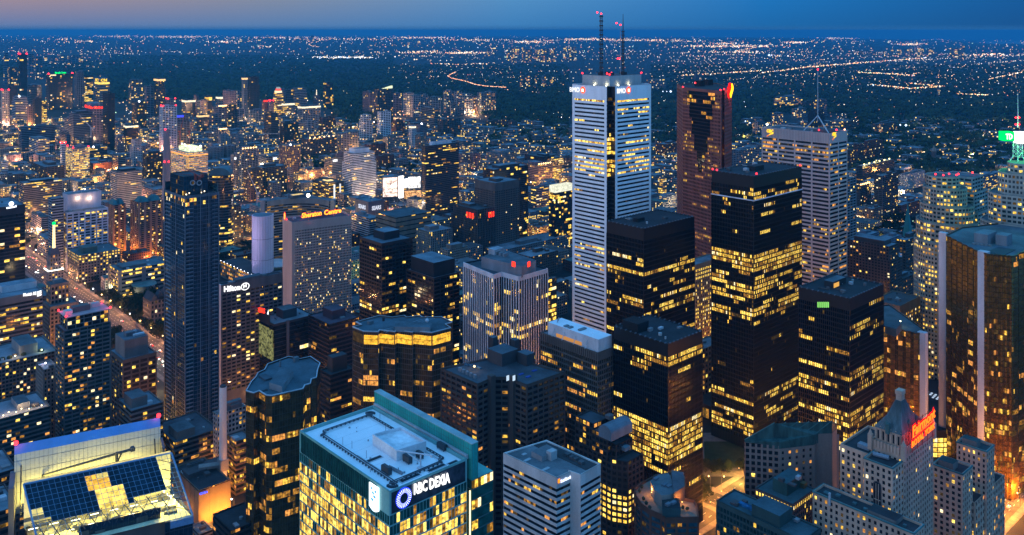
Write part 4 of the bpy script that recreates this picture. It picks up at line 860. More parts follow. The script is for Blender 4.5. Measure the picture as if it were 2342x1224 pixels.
for (d, x0, x1, y0, y1, xc) in ((U, 1304, 1326, 210, 211, 1333.5), (V, 1411, 1430, 214, 213, 1437)):
    n0 = N0 - (V if d is U else U) * .35; t0 = onface(n0, d, x0, y0); t1 = onface(n0, d, x1, y1)
    text(B, 'BMO', t0, t1, 4.4, emit((.95, .97, 1), 1.3), 'sign_lettering', .3, .25, .0); c = onface(n0, d, xc, 206); nn = (-V.x, -V.y) if d is U else (-U.x, -U.y)
    e = blob(B, c, 2.7, nn, emit((1, .08, .01), 2.0), 'sign_roundel', out=.3, ry=2.9); e2 = MB()
    q3 = Vector((nn[0], nn[1], 0)); tt = Vector((-nn[1], nn[0], 0))
    for s in (-.75, .75): e2.face([c + q3 * .6 + tt * (s - .55) + Vector((0, 0, -1.7)), c + q3 * .6 + tt * (s + .55) + Vector((0, 0, -1.7)), c + q3 * .6 + tt * (s + .55) + Vector((0, 0, 1.5)), c + q3 * .6 + tt * s + Vector((0, 0, .9)), c + q3 * .6 + tt * (s - .55) + Vector((0, 0, 1.5))])
    B.mesh('roundel_mark', e2, emit((1, .8, .7), 2.4), e)

# --- red granite tower
poly = PX([(1563, 200), (1648, 208), (1652, 205), (1657, 206), (1673, 202), (1640, 190), (1549, 192)], 279)
B = Bd('bank_tower', 'dark red granite tower with stepped glass notch and glowing curled emblem', 'bank tower', poly)
RG = wallm((.36, .12, .09), .7); gr = glassm((.012, .008, .008), .1, .3); B.a = B.b = 40
facade(B, poly, 0, 279, 4.1, 2.45, .42, .35, RG, gr, .07, [(.035, .06, .9, 0), (.0, .03, .12), (.125, .15, .3), (.215, .25, .75), (.3, .33, .25), (.345, .36, .5), (.41, .43, .25), (.585, .605, .6), (.66, .69, .5), (.75, .8, .4)], 4, 'gold', pier=2.45, pw=1.05, pd=.04, top=5, roof=roofm((.05, .045, .05)), parapet=1)
# stepped glass notch on the broad face
d = (poly[1] - poly[0]).normalized(); Lf = (poly[1] - poly[0]).length
for k, (s0, s1, z0, z1) in enumerate(((.12, .86, 262, 276), (.18, .80, 245, 262), (.24, .74, 226, 245), (.31, .67, 208, 226), (.38, .60, 196, 208), (.42, .52, 184, 196))):
    pl = [poly[0] + d * (Lf * s0), poly[0] + d * (Lf * s1)]; e = Vector((d.y, -d.x))
    pl = [pl[0] + e * .5, pl[1] + e * .5, pl[1] - e * .2, pl[0] - e * .2]; B.nw = 0
    facade(B, pl, z0, z1, 4.1, 2.2, .25, .06, wallm((.025, .015, .015)), gr, .13 if k else .45, [], 4, 'gold', edges=[0], wname='notch_window', seed=k)
mb = MB(); [mb.box(poly[0] + (poly[5] - poly[0]) * s + Vector((6, 6)), 8, 10, 278, 285) for s in (.35, .6)]; B.mesh('penthouse', mb, wallm((.05, .03, .03)))
beacons(B, [(G(x, y, 281).x, G(x, y, 281).y, 281) for x, y in ((1562, 199), (1648, 206), (1656, 204))] + [(G(1590, 196, 284).x, G(1590, 196, 284).y, 287)])
d = (poly[4] - poly[3]).normalized(); nn = Vector((d.y, -d.x)); q0 = onface(poly[3], d, 1660, 216); t3 = Vector((d.x, d.y, 0)); n3 = Vector((nn.x, nn.y, 0))
c = onface(poly[3], d, 1666, 207) + n3 * 2; mb = MB(); pts = []
for k in range(17):
    s = k / 16; ang = s * 2 * math.pi; pts.append(c + n3 * 1.4 + t3 * (math.sin(ang) * 2.4) + Vector((0, 0, 8 - 16 * s)) + t3 * (2.2 - 4.4 * s))
for k in range(16): mb.tube(pts[k], pts[k + 1], .4 + 1.5 * math.sin(math.pi * (k + .1) / 16), .4 + 1.5 * math.sin(math.pi * (k + 1) / 16.1), 6)
e = B.mesh('sign_emblem', mb, emit((1, .5, .01), 2.6)); mb = MB()
for k in range(16): mb.tube(pts[k] - n3 * 2.4, pts[k + 1] - n3 * 2.4, 1.3 + 1.7 * math.sin(math.pi * (k + .1) / 16), 1.3 + 1.7 * math.sin(math.pi * (k + 1) / 16.1), 6)
B.mesh('emblem_halo', mb, emit((1, .01, .005), 1.8), e)
for k in range(16): pass
d2 = (poly[3] - poly[1]).normalized(); point((c + n3 * 5), (1, .03, .02), 9000, 1, 'sign_glow')

# --- grey steel tower with wide strips
B = rectb('bank_tower', 'pale grey steel tower with yellow lettering and tripod mast on its roof', 1743, 1897, 1937, 305, 873, 'bank tower')
SS = wallm((.53, .45, .44), .5, .12); facade(B, B.poly, 0, B.z, 4.05, 1.5, .47, .25, SS, glassm((.014, .014, .016), .1, .3), .1, [(.02, .045, .55, 1), (.02, .045, .25), (.05, .12, .25), (.35, .38, .3), (.53, .57, .3), (.7, .72, .2)], 3, 'gold', pier=B.a / 4, pw=1.6, pd=.06, top=10.5, roof=roofm((.11, .14, .16)), parapet=1.2)
z = B.z; mb = MB()
for k in range(44): mb.box(B.N + U * (B.a * (k + .5) / 44) - V * .32, .25, .12, z - 9.8, z - .5)
B.mesh('crown_ribs', mb, wallm((.3, .28, .28)))
c = B.rel(.28, .45); mb = MB(); tp = z + 15
for (s, t) in ((.05, .15), (.42, .2), (.25, .85)): q = B.rel(s, t); mb.tube((q.x, q.y, z - .5), (c.x, c.y, tp), .55, n=5)
mb.tube((c.x, c.y, tp - 6), (c.x, c.y, z + 62), .38, .25, 5); B.mesh('tripod_mast', mb, plain((.45, .5, .54))); beacons(B, [(c.x, c.y, z + 62.5), B.rel(.2, .2).to_3d() + Vector((0, 0, z + 1.5)), B.rel(.05, .6).to_3d() + Vector((0, 0, z + 1.5))])
unit(B, B.rel(.2, .5), 16, 14, z - 1, 2.6, (.16, .18, .2), 'penthouse', roofc=(.1, .13, .15)); clutter(B, z - 1, 8, 4, (3, 6))
q = B.rel(.95, .1); lampm(B, (q.x, q.y, z + 3), 1.1, (1, .95, .75), 9, 'floodlight'); q = B.rel(.02, .95); lampm(B, (q.x, q.y, z + 1), .8, (1, .4, .2), 7)
for (d, x0, x1, y0, xx0, xx1, yy) in ((U, 1754, 1769, 303, 1754, 1769, 312), (V, 1903, 1911.5, 311, 1903, 1911, 320)):
    n0 = B.N - (V if d is U else U) * .3; t0 = onface(n0, d, x0, y0); t1 = onface(n0, d, x1, y0 + (1 if d is U else -1)); text(B, 'CIBC', t0, t1, 3.4, SIGN['yellow'], 'sign_lettering', .3, .3, .03)
    mb = MB(); nn = -(V if d is U else U); o3 = Vector((nn.x, nn.y, 0)) * .5; g = []
    for k in range(9): s = k / 8; w = t0 + (t1 - t0) * s; g.append(w + o3 + Vector((0, 0, -4.6 + 3.4 * math.sin(s * 1.5))))
    for k in range(8): mb.face([g[k], g[k + 1], g[k + 1] + Vector((0, 0, 1.2)), g[k] + Vector((0, 0, .6 + .6 * k / 8))], 0 if k > 2 else 1)
    B.mesh('sign_swoosh', mb, [SIGN['yellow'], emit((1, .22, .03), 1.2)])

# --- slab hotel with red sign
B = rectb('hotel_tower', 'concrete slab hotel with glowing red and yellow rooftop lettering', 647, 668, 803, 509, 960, 'hotel', du=Vector((math.sin(math.radians(-33)), math.cos(math.radians(-33)))))
HC = wallm((.50, .37, .33), .85, .12); z = B.z
facade(B, B.poly, 0, z, 2.9, 1.75, .42, .25, HC, glassm(), .17, [(0, .03, .5, 1), (.0, .05, .1)], 1, 'home', pier=1.75, pw=.75, pd=.05, top=9.5, bot=3, roof=roofm((.15, .11, .13)), parapet=1.6, solid=[3], mode='floor')
mb = MB(); d = B.v
for (t0, t1) in ((0, .075), (.36, .44), (.68, .8)): pa = B.rel(0, t0); pb = B.rel(0, t1); e = -B.u; mb.prism([pa + e * .5, pb + e * .5, pb, pa], 0, z - 9.4)
B.mesh('blank_pier', mb, HC)
for t0, t1, m in ((.08, .35, glassm()), (.45, .52, glassm()), (.8, .98, LIT[2]), (.56, .66, LIT[1])): panel(B, B.rel(0, t0), B.rel(0, t1), z - 12, z - 9.6, m, 'lounge_window', .5, .1)
n0 = B.N - B.u * .3; g0 = onface(n0, B.v, 690, 499); g1 = onface(n0, B.v, 735, 492); g2 = onface(n0, B.v, 741, 492); g3 = onface(n0, B.v, 780, 486)
for s, p0, p1 in (('Sheraton', g0, g1), ('Centre', g2, g3)):
    text(B, s, p0, p1, 5.4, emit((1, .42, .03), 2.4), 'sign_lettering', .5, .3, .02); text(B, s, p0 - Vector((0, 0, .3)), p1 - Vector((0, 0, .3)), 6.0, emit((1, .012, .02), 1.6), 'sign_halo', .2, .1, .09)
d = B.u; c = onface(B.N - B.v * .3, d, 652.5, 494); nn = -B.v
e = blob(B, c, 3.0, nn, emit((1, .02, .02), 2.0), 'sign_roundel', ry=4.6); blob(B, c, 2.2, nn, emit((1, .4, .05), 2.4), 'roundel_ring', ry=3.6, out=.62, hole=.72); 
mb = MB(); t3 = Vector((-nn.y, nn.x, 0)); 
for k in range(10):
    a0 = k / 10 * 2 * math.pi; a1 = (k + 1) / 10 * 2 * math.pi; f = lambda a_: c + Vector((nn.x, nn.y, 0)) * 1.0 + t3 * (math.sin(a_) * .9) + Vector((0, 0, 2 - 4 * a_ / 6.283)); mb.tube(f(a0), f(a1), .3, n=4)
B.mesh('roundel_letter', mb, emit((1, .5, .05), 2.4), e)
for t in (.3, .6, .85): q = B.rel(0, t) - B.u * 3; point((q.x, q.y, z - 2), (1, .05, .06), 5000, 1, 'sign_glow')
for t in (.02, .3, .75, .95): q = B.rel(.5, t); beacons(B, [(q.x, q.y, z + 1)])
unit(B, B.rel(.5, .6), 8, 26, z - 1.6, 5, (.2, .16, .17), 'penthouse'); clutter(B, z - 1.5, 7, 3, (2, 4))

# --- white lettered hotel
B = rectb('hotel_tower', 'grey hotel slab with white lettering, behind the dark glass condominium', 499, 507, 645, 652, 797, 'hotel')
z = B.z; HG = wallm((.17, .15, .155)); facade(B, B.poly, 0, z, 3.3, 4.6, .45, .5, HG, glassm(), .16, [], 1, 'home', pier=4.6, pw=1.0, pd=.06, top=9, bot=14, roof=roofm((.10, .13, .16)), parapet=1.2, solid=[3], mode='floor')
mb = MB(); pa, pb = B.rel(0, 0), B.rel(.999, 0); mb.prism([pa - V * .7, pa, pb, pb - V * .7], 0, z + .02); B.mesh('pale_end_wall', mb, wallm((.55, .49, .5)))
n0 = B.N - U * .5; t0 = onface(n0, V, 512, 668); t1 = onface(n0, V, 549, 663); text(B, 'Hilton', t0, t1, 5.2, SIGN['white'], 'sign_lettering', .3, .3, .03)
c = onface(n0, V, 560, 655); e = blob(B, c, 4.2, (-U.x, -U.y), SIGN['white'], 'sign_ring', ry=3.4, hole=.82); t0 = c + Vector((V.x * -1.6, V.y * -1.6, -1.6)); text(B, 'H', t0, t0 + Vector((V.x * 3, V.y * 3, .8)), 3.4, SIGN['white'], 'ring_letter', .4, .2, .03, e)
unit(B, B.rel(.5, .45), 8, 26, z - 1, 3, (.13, .15, .17), 'penthouse', roofc=(.1, .14, .17)); clutter(B, z - 1, 8, 6, (2, 5))
q0 = G(505, 878); 
# --- dark condominium
B = rectb('apartment_tower', 'tall dark blue glass condominium with balcony fins, unfinished crane topped roof', 377, 423, 500, 450, 715, 'apartment tower')
z = B.z; DB = glassm((.012, .035, .055), .12, .6)
facade(B, B.poly, 0, z, 3.25, 1.9, .12, .15, wallm((.12, .18, .24), .5), DB, .01, [(0, .03, .3), (.2, .23, .06), (.92, 1, .3)], 1, 'home', pier=3.8, pw=.2, pd=.1, top=2, roof=roofm((.06, .08, .1)), seed=2)
for (s0, s1, t0, t1) in ((0, 0, .02, .28), (0, 0, .72, .98), (.55, .95, 0, 0)):
    for k in range(0, 56, 1):
        pass
mb = MB(); nfl = int(z / 3.25)
for k in range(3, nfl - 2):
    zz = k * 3.25 + 1
    mb.box(B.rel(0, .13) - U * .7, 1.4, B.b * .2, zz, zz + .28); mb.box(B.rel(0, .88) - U * .5, 1.0, B.b * .16, zz, zz + .28); mb.box(B.rel(.78, 0) - V * .6, B.a * .22, 1.2, zz, zz + .28)
tag(B.mesh('balconies', mb, wallm((.30, .36, .42))), kind='stuff')
mb = MB()
for t in (0, .45, .7, 1): mb.box(B.rel(0, t) - U * .35, .5, .5, 0, z + .5)
for s in (.42, 1): mb.box(B.rel(s, 0) - V * .35, .5, .5, 0, z + 2)
B.mesh('corner_fin', mb, wallm((.22, .28, .34)))
up = sub(B, .2, .85, .08, .8); facade(B, up, z - 1, z + 15, 4, 2.2, .1, .1, wallm((.03, .05, .06), .5), DB, .06, [], 1, 'dim', pier=2.2, pw=.15, pd=.1, roof=roofm((.07, .1, .12)), wname='crown_window')
mb = MB()
for s, t in ((.98, .0), (.98, .5), (.6, .98), (0, .98), (0, .5)): q = B.rel(s, t); mb.tube((q.x, q.y, z), (q.x, q.y, z + 8), .3, n=4)
for (a4, b4) in (((.98, .0), (.98, .5)), ((0, .98), (.6, .98))): q, w_ = B.rel(*a4), B.rel(*b4); mb.face([(q.x, q.y, z), (w_.x, w_.y, z), (w_.x, w_.y, z + 7), (q.x, q.y, z + 7)])
B.mesh('glass_screen', mb, glassm((.02, .06, .08), .1, .6))
for px in (440, 455): q = onface(B.rel(.2, .08) - U * .3, V, px, 418); blob(B, q, 2.4, (-U.x, -U.y), wallm((.4, .42, .45)), 'fan_vent', hole=.6, seg=12)
q = G(441, 442, z); 
for k in range(6): q2 = B.rel(.02 + .1 * (k % 3), .05 + .15 * k); lampm(B, (q2.x, q2.y, z + 1.5), .5, (1, .8, .5), 5)
def crane(x, y, Y, x2, y2, y3, col, label, jib=True):
    c = P(x, y, Y); e = P(x2, y2, Y + 6); mb = MB(); top = P(x, y3, Y)
    for s in (-.7, .7): mb.tube((c.x + s, c.y, c.z), (c.x + s, c.y, top.z), .3, n=4)
    n = 10
    for k in range(n):
        za, zc = c.z + (top.z - c.z) * k / n, c.z + (top.z - c.z) * (k + 1) / n; mb.tube((c.x - .7, c.y, za), (c.x + .7, c.y, zc), .18, n=4)
        s0 = Vector(top) + (e - top) * (k / n); s1 = Vector(top) + (e - top) * ((k + 1) / n); mb.tube(s0, s1 + Vector((0, 0, 1.2 if k % 2 else 0)), .16, n=4)
    mb.tube(top, e, .4, .25, 4); mb.tube(top + Vector((0, 0, 1.6)), e, .25, .2, 4); mb.tube(top, top - (e - top).normalized() * 8, .6, n=4); mb.box(top - (e - top).normalized() * 8, 2.4, 2.4, top.z - 2, top.z + .6)
    mb.box(top, 1.6, 1.8, top.z - 2.2, top.z)
    o = mb.build('tower_crane', plain(col), None, tuple(c)); tag(o, label, 'crane')
crane(447, 412, 725, 421, 385, 398, (.22, .04, .03), 'red luffing crane on top of the dark glass condominium')
crane(438, 408, 735, 407, 398, 404, (.2, .04, .03), 'second red crane crouching beside the roof of the dark condominium')

# --- lower left apartment and office blocks
def simple(name, label, a5, st, cat='office block', ph=None, cl=3, **k):
    B = rectb(name, label, *a5, cat); kw = dict(fh=3.6, bw=3, sf=.4, ds=.3, p=.15, run=1, pal='office', roof=roofm(RC['b']), mode='floor', seed=int(a5[0] * 3)); kw.update(st); kw.update(k)
    facade(B, B.poly, 0, B.z, **kw)
    if ph:
        for q in (ph if isinstance(ph, list) else [ph]): unit(B, B.rel((q[0] + q[1]) / 2, (q[2] + q[3]) / 2), (q[1] - q[0]) * B.a, (q[3] - q[2]) * B.b, B.z - .8, q[4], q[5] if len(q) > 5 else (.2, .2, .22), 'penthouse', roofc=q[6] if len(q) > 6 else (.16, .19, .21))
    if cl: clutter(B, B.z - .8, cl, int(a5[1]))
    return B
RES = dict(fh=3.0, bw=2.6, sf=.35, ds=.6, p=.24, pal='home', glass=glassm((.015, .025, .03), .12, .4))
B = simple('apartment_tower', 'glass balcony apartment tower with red roof lamps near the floodlit hotel top', (129, 147, 251, 758, 640), dict(RES, wall=wallm((.14, .15, .155)), pier=5.2, pw=.5, pd=.1, glass=glassm((.012, .03, .032), .12, .35)), 'apartment tower', cl=0, mode='face')
z = B.z; q = sub(B, .08, .92, .08, .98); facade(B, q, z - .5, z + 9, 3.2, 3, .2, .2, wallm((.2, .2, .21)), glassm(), .25, [], 1, 'home', roof=roofm((.3, .31, .34)), pier=6, pw=.5, pd=.1, wname='upper_window')
q = offs(q, 1.2); mb = MB(); mb.prism(q, z + 9, z + 9.7, 0); B.mesh('roof_slab', mb, wallm((.42, .41, .44)))
for c, w, l, h, g in ((B.rel(.55, .45), 6, 12, 4, .16), (B.rel(.4, .15), 5, 5, 3, .55), (B.rel(.7, .8), 4, 6, 3, .5)): unit(B, c, w, l, z + 9.7, h, (g, g, g))
pts = [(x.x, x.y, z + 10.6) for x in q]; beacons(B, pts)
for x in q: point((x.x, x.y, z + 12), (1, .05, .1), 1500, .4, 'beacon_glow')
B = simple('office_tower', 'taupe office block with pale penthouse, right of the red lamped apartments', (250, 281, 357, 824, 720), dict(fh=3.8, bw=3.4, sf=.36, wall=wallm((.16, .14, .13)), pier=6.8, pw=1.2, pd=.1, p=.12, top=3, glass=glassm((.03, .025, .022))), 'office tower', cl=0, mode='face')
z = B.z; q = sub(B, .15, .85, .12, .82); mb = MB(); mb.prism(q, z - 1, z + 14, 0, True, 1); I = offs(q, .5); ph = B.mesh('penthouse', mb, [wallm((.33, .29, .28)), roofm((.15, .18, .21))])
unit(B, B.rel(.5, .4), 6, 7, z + 14, 3, (.2, .22, .25)); unit(B, B.rel(.35, .62), 2, 9, z + 14, 1.5, (.6, .63, .66)); unit(B, B.rel(.6, .6), 3, 3, z + 14, 2, (.5, .5, .52))
B = simple('office_block', 'banded office with white lettering cut by the edge of the picture', (-70, -40, 97, 690, 800), dict(fh=3.7, bw=2.4, sf=.42, wall=wallm((.20, .20, .21)), p=.25, run=3, top=7, rows=[(.62, .78, .75)]), cl=6, mode='face')
z = B.z; n0 = B.N - U * .35; t0 = onface(n0, V, 53, 678); t1 = onface(n0, V, 83, 674); text(B, 'Munich RE', t0, t1, 3.0, SIGN['white'], 'sign_lettering', .3, .3, .03)
c = onface(n0, V, 90, 671); mb = MB(); n3 = Vector((-U.x, -U.y, 0)); 
for k in range(3): mb.tube(c + n3 * .6 + Vector((-V.x * 2, -V.y * 2, -2 + k * 1.8)), c + n3 * .6 + Vector((V.x * 1.6, V.y * 1.6, -1.4 + k * 1.8)), .6, n=5)
B.mesh('sign_emblem', mb, SIGN['white']); unit(B, B.rel(.5, .7), 16, 30, z - .8, 6, (.5, .52, .55), 'penthouse', roofc=(.3, .36, .42))
B = simple('office_block', 'old stone office with stepped upper block by the wide avenue', (99, 115, 178, 702, 880), dict(fh=4, bw=3.6, sf=.4, wall=wallm((.26, .215, .19)), pier=3.6, pw=1.6, pd=.05, p=.06, top=3), cl=2)
q = sub(B, .3, .9, .1, .75); facade(B, q, B.z - 1, B.z + 20, 4, 3.4, .35, .3, wallm((.26, .215, .19)), glassm(), .35, [], 1, 'home', pier=3.4, pw=1.4, pd=.05, top=3, roof=roofm((.14, .14, .16)), wname='upper_window'); unit(B, B.rel(.6, .42), 6, 8, B.z + 19, 4, (.3, .3, .32), 'penthouse')
B = simple('apartment_block', 'long glass apartment block with planted roof terrace below the lettered office', (-60, -30, 132, 838, 690), dict(RES, wall=wallm((.15, .15, .145)), pier=2.6, pw=.5, pd=.1, p=.2), 'apartment block', ph=[(.2, .8, .5, .75, 8, (.3, .32, .33))], mode='face')
for t in (.25, .35, .55, .8): q = B.rel(.2, t); mb = MB(); mb.ball((q.x, q.y, B.z), 2.2, flat=.7); B.mesh('terrace_shrub', mb, wallm((.05, .07, .03)))
q = B.rel(.15, .42); lampm(B, (q.x, q.y, B.z + 1), .6, (1, .7, .3), 7); point((q.x, q.y, B.z + 3), (1, .65, .25), 1200); q = B.rel(.15, .8); lampm(B, (q.x, q.y, B.z + 1), .6, (.8, .9, .5), 6); point((q.x, q.y, B.z + 3), (.9, 1, .5), 900)
B = simple('apartment_block', 'slim beige apartment block squeezed beside the red lamped tower', (84, 100, 131, 846, 660), dict(RES, wall=wallm((.27, .235, .215)), pier=2.6, pw=1.1, pd=.05, p=.12), 'apartment block', cl=2)
q = B.rel(.5, .4); lampm(B, (q.x, q.y, B.z + 1.5), .6, (.9, .85, 1), 7); point((q.x, q.y, B.z + 4), (.9, .85, 1), 900)
B = simple('apartment_block', 'low glass block with brightly lit party terrace on its roof', (-60, -35, 113, 968, 590), dict(RES, wall=wallm((.10, .12, .125)), p=.16, glass=glassm((.012, .03, .035))), 'apartment block', ph=[(.3, .8, .55, .75, 4, (.3, .33, .36))], cl=2, mode='face')
for k in range(7):
    q = B.rel(.12 + .1 * (k % 2), .3 + k * .1); lampm(B, (q.x, q.y, B.z + .4), .4, (1, .7, .35), 7); point((q.x, q.y, B.z + 2.2), (1, .62, .3), 700, .4, 'terrace_glow')
simple('low_building', 'dark flat roofed corner building at the far lower edge', (-50, -20, 38, 1088, 540), dict(wall=wallm((.08, .07, .07)), p=.2, pal='gold'), 'low building', cl=4)
simple('low_building', 'brown shop row beneath the floodlit hotel top', (-60, -30, 42, 1180, 480), dict(wall=wallm((.11, .07, .06)), p=.3, pal='gold'), 'low building', cl=5)
# --- steam plant and its white chimney
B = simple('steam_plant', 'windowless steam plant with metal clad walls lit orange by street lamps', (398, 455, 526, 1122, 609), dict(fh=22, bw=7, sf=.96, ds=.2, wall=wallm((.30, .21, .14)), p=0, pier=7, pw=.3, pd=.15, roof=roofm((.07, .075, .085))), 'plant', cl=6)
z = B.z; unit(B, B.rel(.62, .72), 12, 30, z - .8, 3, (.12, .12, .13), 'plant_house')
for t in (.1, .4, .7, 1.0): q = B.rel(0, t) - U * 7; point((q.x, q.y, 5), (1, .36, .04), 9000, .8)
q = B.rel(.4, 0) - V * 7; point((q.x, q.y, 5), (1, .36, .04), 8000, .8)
for k in range(5): q = B.rel(.75, .3 + k * .1); mb = MB(); mb.tube((q.x, q.y, z), (q.x, q.y, z + 4), 1.8, n=10); B.mesh('fan_stack', mb, wallm((.14, .15, .16)))
c = P(510, 1062, 640); q = P(478, 1082, 630); mb = MB(); mb.tube((c.x - 16, c.y - 5, z + 3), (c.x, c.y, z + 3), 2.2, n=6); mb.box((c.x, c.y), 6, 6, z - 1, z + 7); B.mesh('flue_duct', mb, wallm((.42, .40, .38)))
mb = MB(); t = P(509, 885, 640); mb.tube((c.x, c.y, 0), (c.x, c.y, t.z), 3.0, 2.5, 16); st = tag(mb.build('chimney', wallm((.62, .59, .57), .8, .12), None, (c.x, c.y, 0)), 'tall plain white chimney beside the bronze faceted tower', 'chimney'); mb = MB(); mb.tube((c.x, c.y, t.z), (c.x, c.y, t.z + 1.2), 2.15, 2.15, 16); mb.build('cap', wallm((.08, .08, .09)), st, (c.x, c.y, 0))
t0 = onface(B.N - U * .4, V, 456, 1132); t1 = onface(B.N - U * .4, V, 474, 1127); text(B, 'enwave', t0, t1, 1.5, SIGN['blue'], 'sign_lettering', .3, .2, .04)
simple('office_block', 'white gridded office behind the white chimney', (489, 497, 562, 948, 660), dict(wall=wallm((.45, .42, .40)), pier=3, pw=.9, pd=.05, p=.2, pal='gold'), ph=[(.3, .9, .3, .9, 6), (.1, .3, .5, .8, 4)], cl=6)
simple('office_block', 'reddish low office lit from the street behind the bronze tower', (520, 540, 575, 1010, 650), dict(wall=wallm((.22, .15, .12)), p=.35, pal='gold'), cl=3)
simple('low_building', 'low black building with roof garden beside the orange street', (488, 528, 600, 1214, 540), dict(wall=wallm((.05, .045, .045)), p=.1, pal='gold', roof=roofm((.05, .05, .055))), 'low building', cl=3)
simple('low_building', 'small white roofed house by the orange lit crossing', (436, 456, 486, 1222, 590), dict(wall=wallm((.3, .29, .28)), p=.1), 'low building', cl=2)
simple('low_building', 'brown podium at the foot of the dark condominium', (352, 400, 500, 1012, 650), dict(wall=wallm((.17, .13, .115)), p=.3, pal='gold', roof=roofm((.13, .125, .14))), 'low building', ph=[(.1, .5, .1, .5, 6, (.25, .2, .18))], cl=4)
simple('low_building', 'grey theatre box with blank walls behind the floodlit screen', (270, 300, 372, 940, 640), dict(wall=wallm((.21, .19, .18)), p=.05), 'low building', ph=[(.2, .8, .1, .6, 7, (.24, .2, .19))], cl=3)

# --- dark tower at the picture edge and the twin brick condominiums
B = simple('office_tower', 'dark glass tower at the picture edge with white and blue rooftop sign', (-44, -14, 57, 476, 985), dict(fh=3.9, bw=5.5, sf=.3, wall=wallm((.035, .04, .05), .5), p=.1, pal='office', run=1, rows=[(.12, .24, .55, 1), (.24, .3, .3), (.36, .4, .5), (.6, .66, .4)], top=10, roof=roofm((.2, .28, .34))), 'office tower', cl=3, mode='face')
z = B.z; p0, p1 = onface(B.N - U * .4, V, 14, 478), onface(B.N, V, 37, 474); text(B, 'canaccord', p0, p1, 2.6, emit((.8, .85, 1), 2.6), 'sign_lettering', .4, .4, .05); c = (p0 + p1) / 2 + Vector((0, 0, 5)); blob(B, c, 2.6, (-U.x, -U.y), emit((.7, .8, 1), 2.6), 'sign_emblem'); mb = MB(); q = B.rel(.5, .75); mb.tube((q.x, q.y, z), (q.x, q.y, z + 14), .25, n=5); B.mesh('aerial', mb, plain((.05, .05, .06)))
for a5, lab, s_ in (((243, 259, 286, 470, 1340), 'smaller brick condominium with green roof, orange lit at its foot', 1), ((300, 318, 371, 464, 1325), 'larger twin brick condominium with green roof corners above an orange court', 2)):
    B = simple('apartment_tower', lab, a5, dict(RES, wall=wallm((.36, .20, .15)), pier=7.8, pw=3.4, pd=.4, p=.2, roof=roofm((.1, .2, .22)), seed=s_), 'apartment tower', cl=0); z = B.z
    for (b0, b1) in ((.02, .45), (.55, .98)):
        q = sub(B, .05, .7, b0, b1); I = [x * .45 + (q[0] + q[2]) / 2 * .55 for x in q]; mb = MB()
        for i in range(4): j = (i + 1) % 4; mb.face([q[i].to_3d() + Vector((0, 0, z)), q[j].to_3d() + Vector((0, 0, z)), I[j].to_3d() + Vector((0, 0, z + 7)), I[i].to_3d() + Vector((0, 0, z + 7))])
        mb.face([x.to_3d() + Vector((0, 0, z + 7)) for x in I]); B.mesh('green_roof', mb, roofm((.06, .22, .24)))
    for t in (.2, .7): q = B.rel(0, t) - U * 9; point((q.x, q.y, 5), (1, .36, .05), 11000, 1)
    q = B.rel(.5, 0) - V * 9; point((q.x, q.y, 5), (1, .36, .05), 9000, 1)
# --- middle blocks
B = simple('office_block', 'dark office with red lettering and a glowing atrium wall', (582, 627, 717, 742, 800), dict(fh=3.9, bw=2.4, sf=.12, wall=wallm((.05, .05, .058), .5), p=.06, run=3, rows=[(.2, .3, .35, 1)], top=2), ph=[(.25, .6, .35, .7, 8, (.07, .075, .085))], cl=5, mode='face')
z = B.z; q = sub(B, 0, 1, 0, 1); panel(B, B.rel(.98, 0), B.rel(.02, 0), z - 34, z - 6, emit((.55, .55, .2), .32, 'atrium_glow', var=.97, vscale=.22), 'atrium_window', .3, .1)
mb = MB(); mb.prism([B.rel(.2, 0) - V * .6, B.rel(.2, 0), B.rel(1, 0), B.rel(1, 0) - V * .6], z - 3, z + 6.5); B.mesh('sign_wall', mb, wallm((.07, .055, .06)))
n0 = B.N - V * .8; t0 = onface(n0, U, 588, 713); t1 = onface(n0, U, 607, 717); text(B, 'DBRS', t1 if t1.y > t0.y else t0, t0 if t1.y > t0.y else t1, 4.6, SIGN['red'], 'sign_lettering', .3, .3, .03); 
q = onface(n0, U, 612, 718); n3 = Vector((-V.x, -V.y, 0)) * .6; mb = MB(); g = Vector((-U.x, -U.y, 0)); mb.face([q + n3, q + n3 + g * 3, q + n3 + g * 3 + Vector((0, 0, 5))]); B.mesh('sign_triangle', mb, SIGN['white'])
mb = MB(); q = B.rel(0, .33) - U * .6; mb.box(q, 1.6, 2.4, 0, z + 1); B.mesh('vertical_fin', mb, wallm((.16, .15, .16)))
simple('office_block', 'squat maroon roofed dark office beside the red lettered one', (706, 753, 822, 742, 790), dict(fh=3.9, bw=2.4, sf=.3, wall=wallm((.055, .04, .045), .5), p=.07, run=2, pal='gold', roof=roofm((.14, .09, .12))), ph=[(.3, .75, .3, .75, 8, (.10, .06, .08), (.14, .1, .13))], cl=1, mode='face')
simple('office_block', 'small dark brown block between the two bronze faceted towers', (733, 756, 812, 858, 700), dict(fh=3.8, bw=3.4, sf=.4, wall=wallm((.06, .048, .045)), p=.08, run=2, pal='gold', roof=roofm((.06, .075, .085))), ph=[(.3, .8, .2, .8, 12, (.06, .055, .055), (.06, .08, .09))], cl=3, mode='face')
BB = dict(fh=3.8, bw=4.2, sf=.36, ds=.2, wall=wallm((.028, .025, .026), .5), glass=glassm((.008, .008, .01)), run=2, pal='office', pier=4.2, pw=.5, pd=.1)
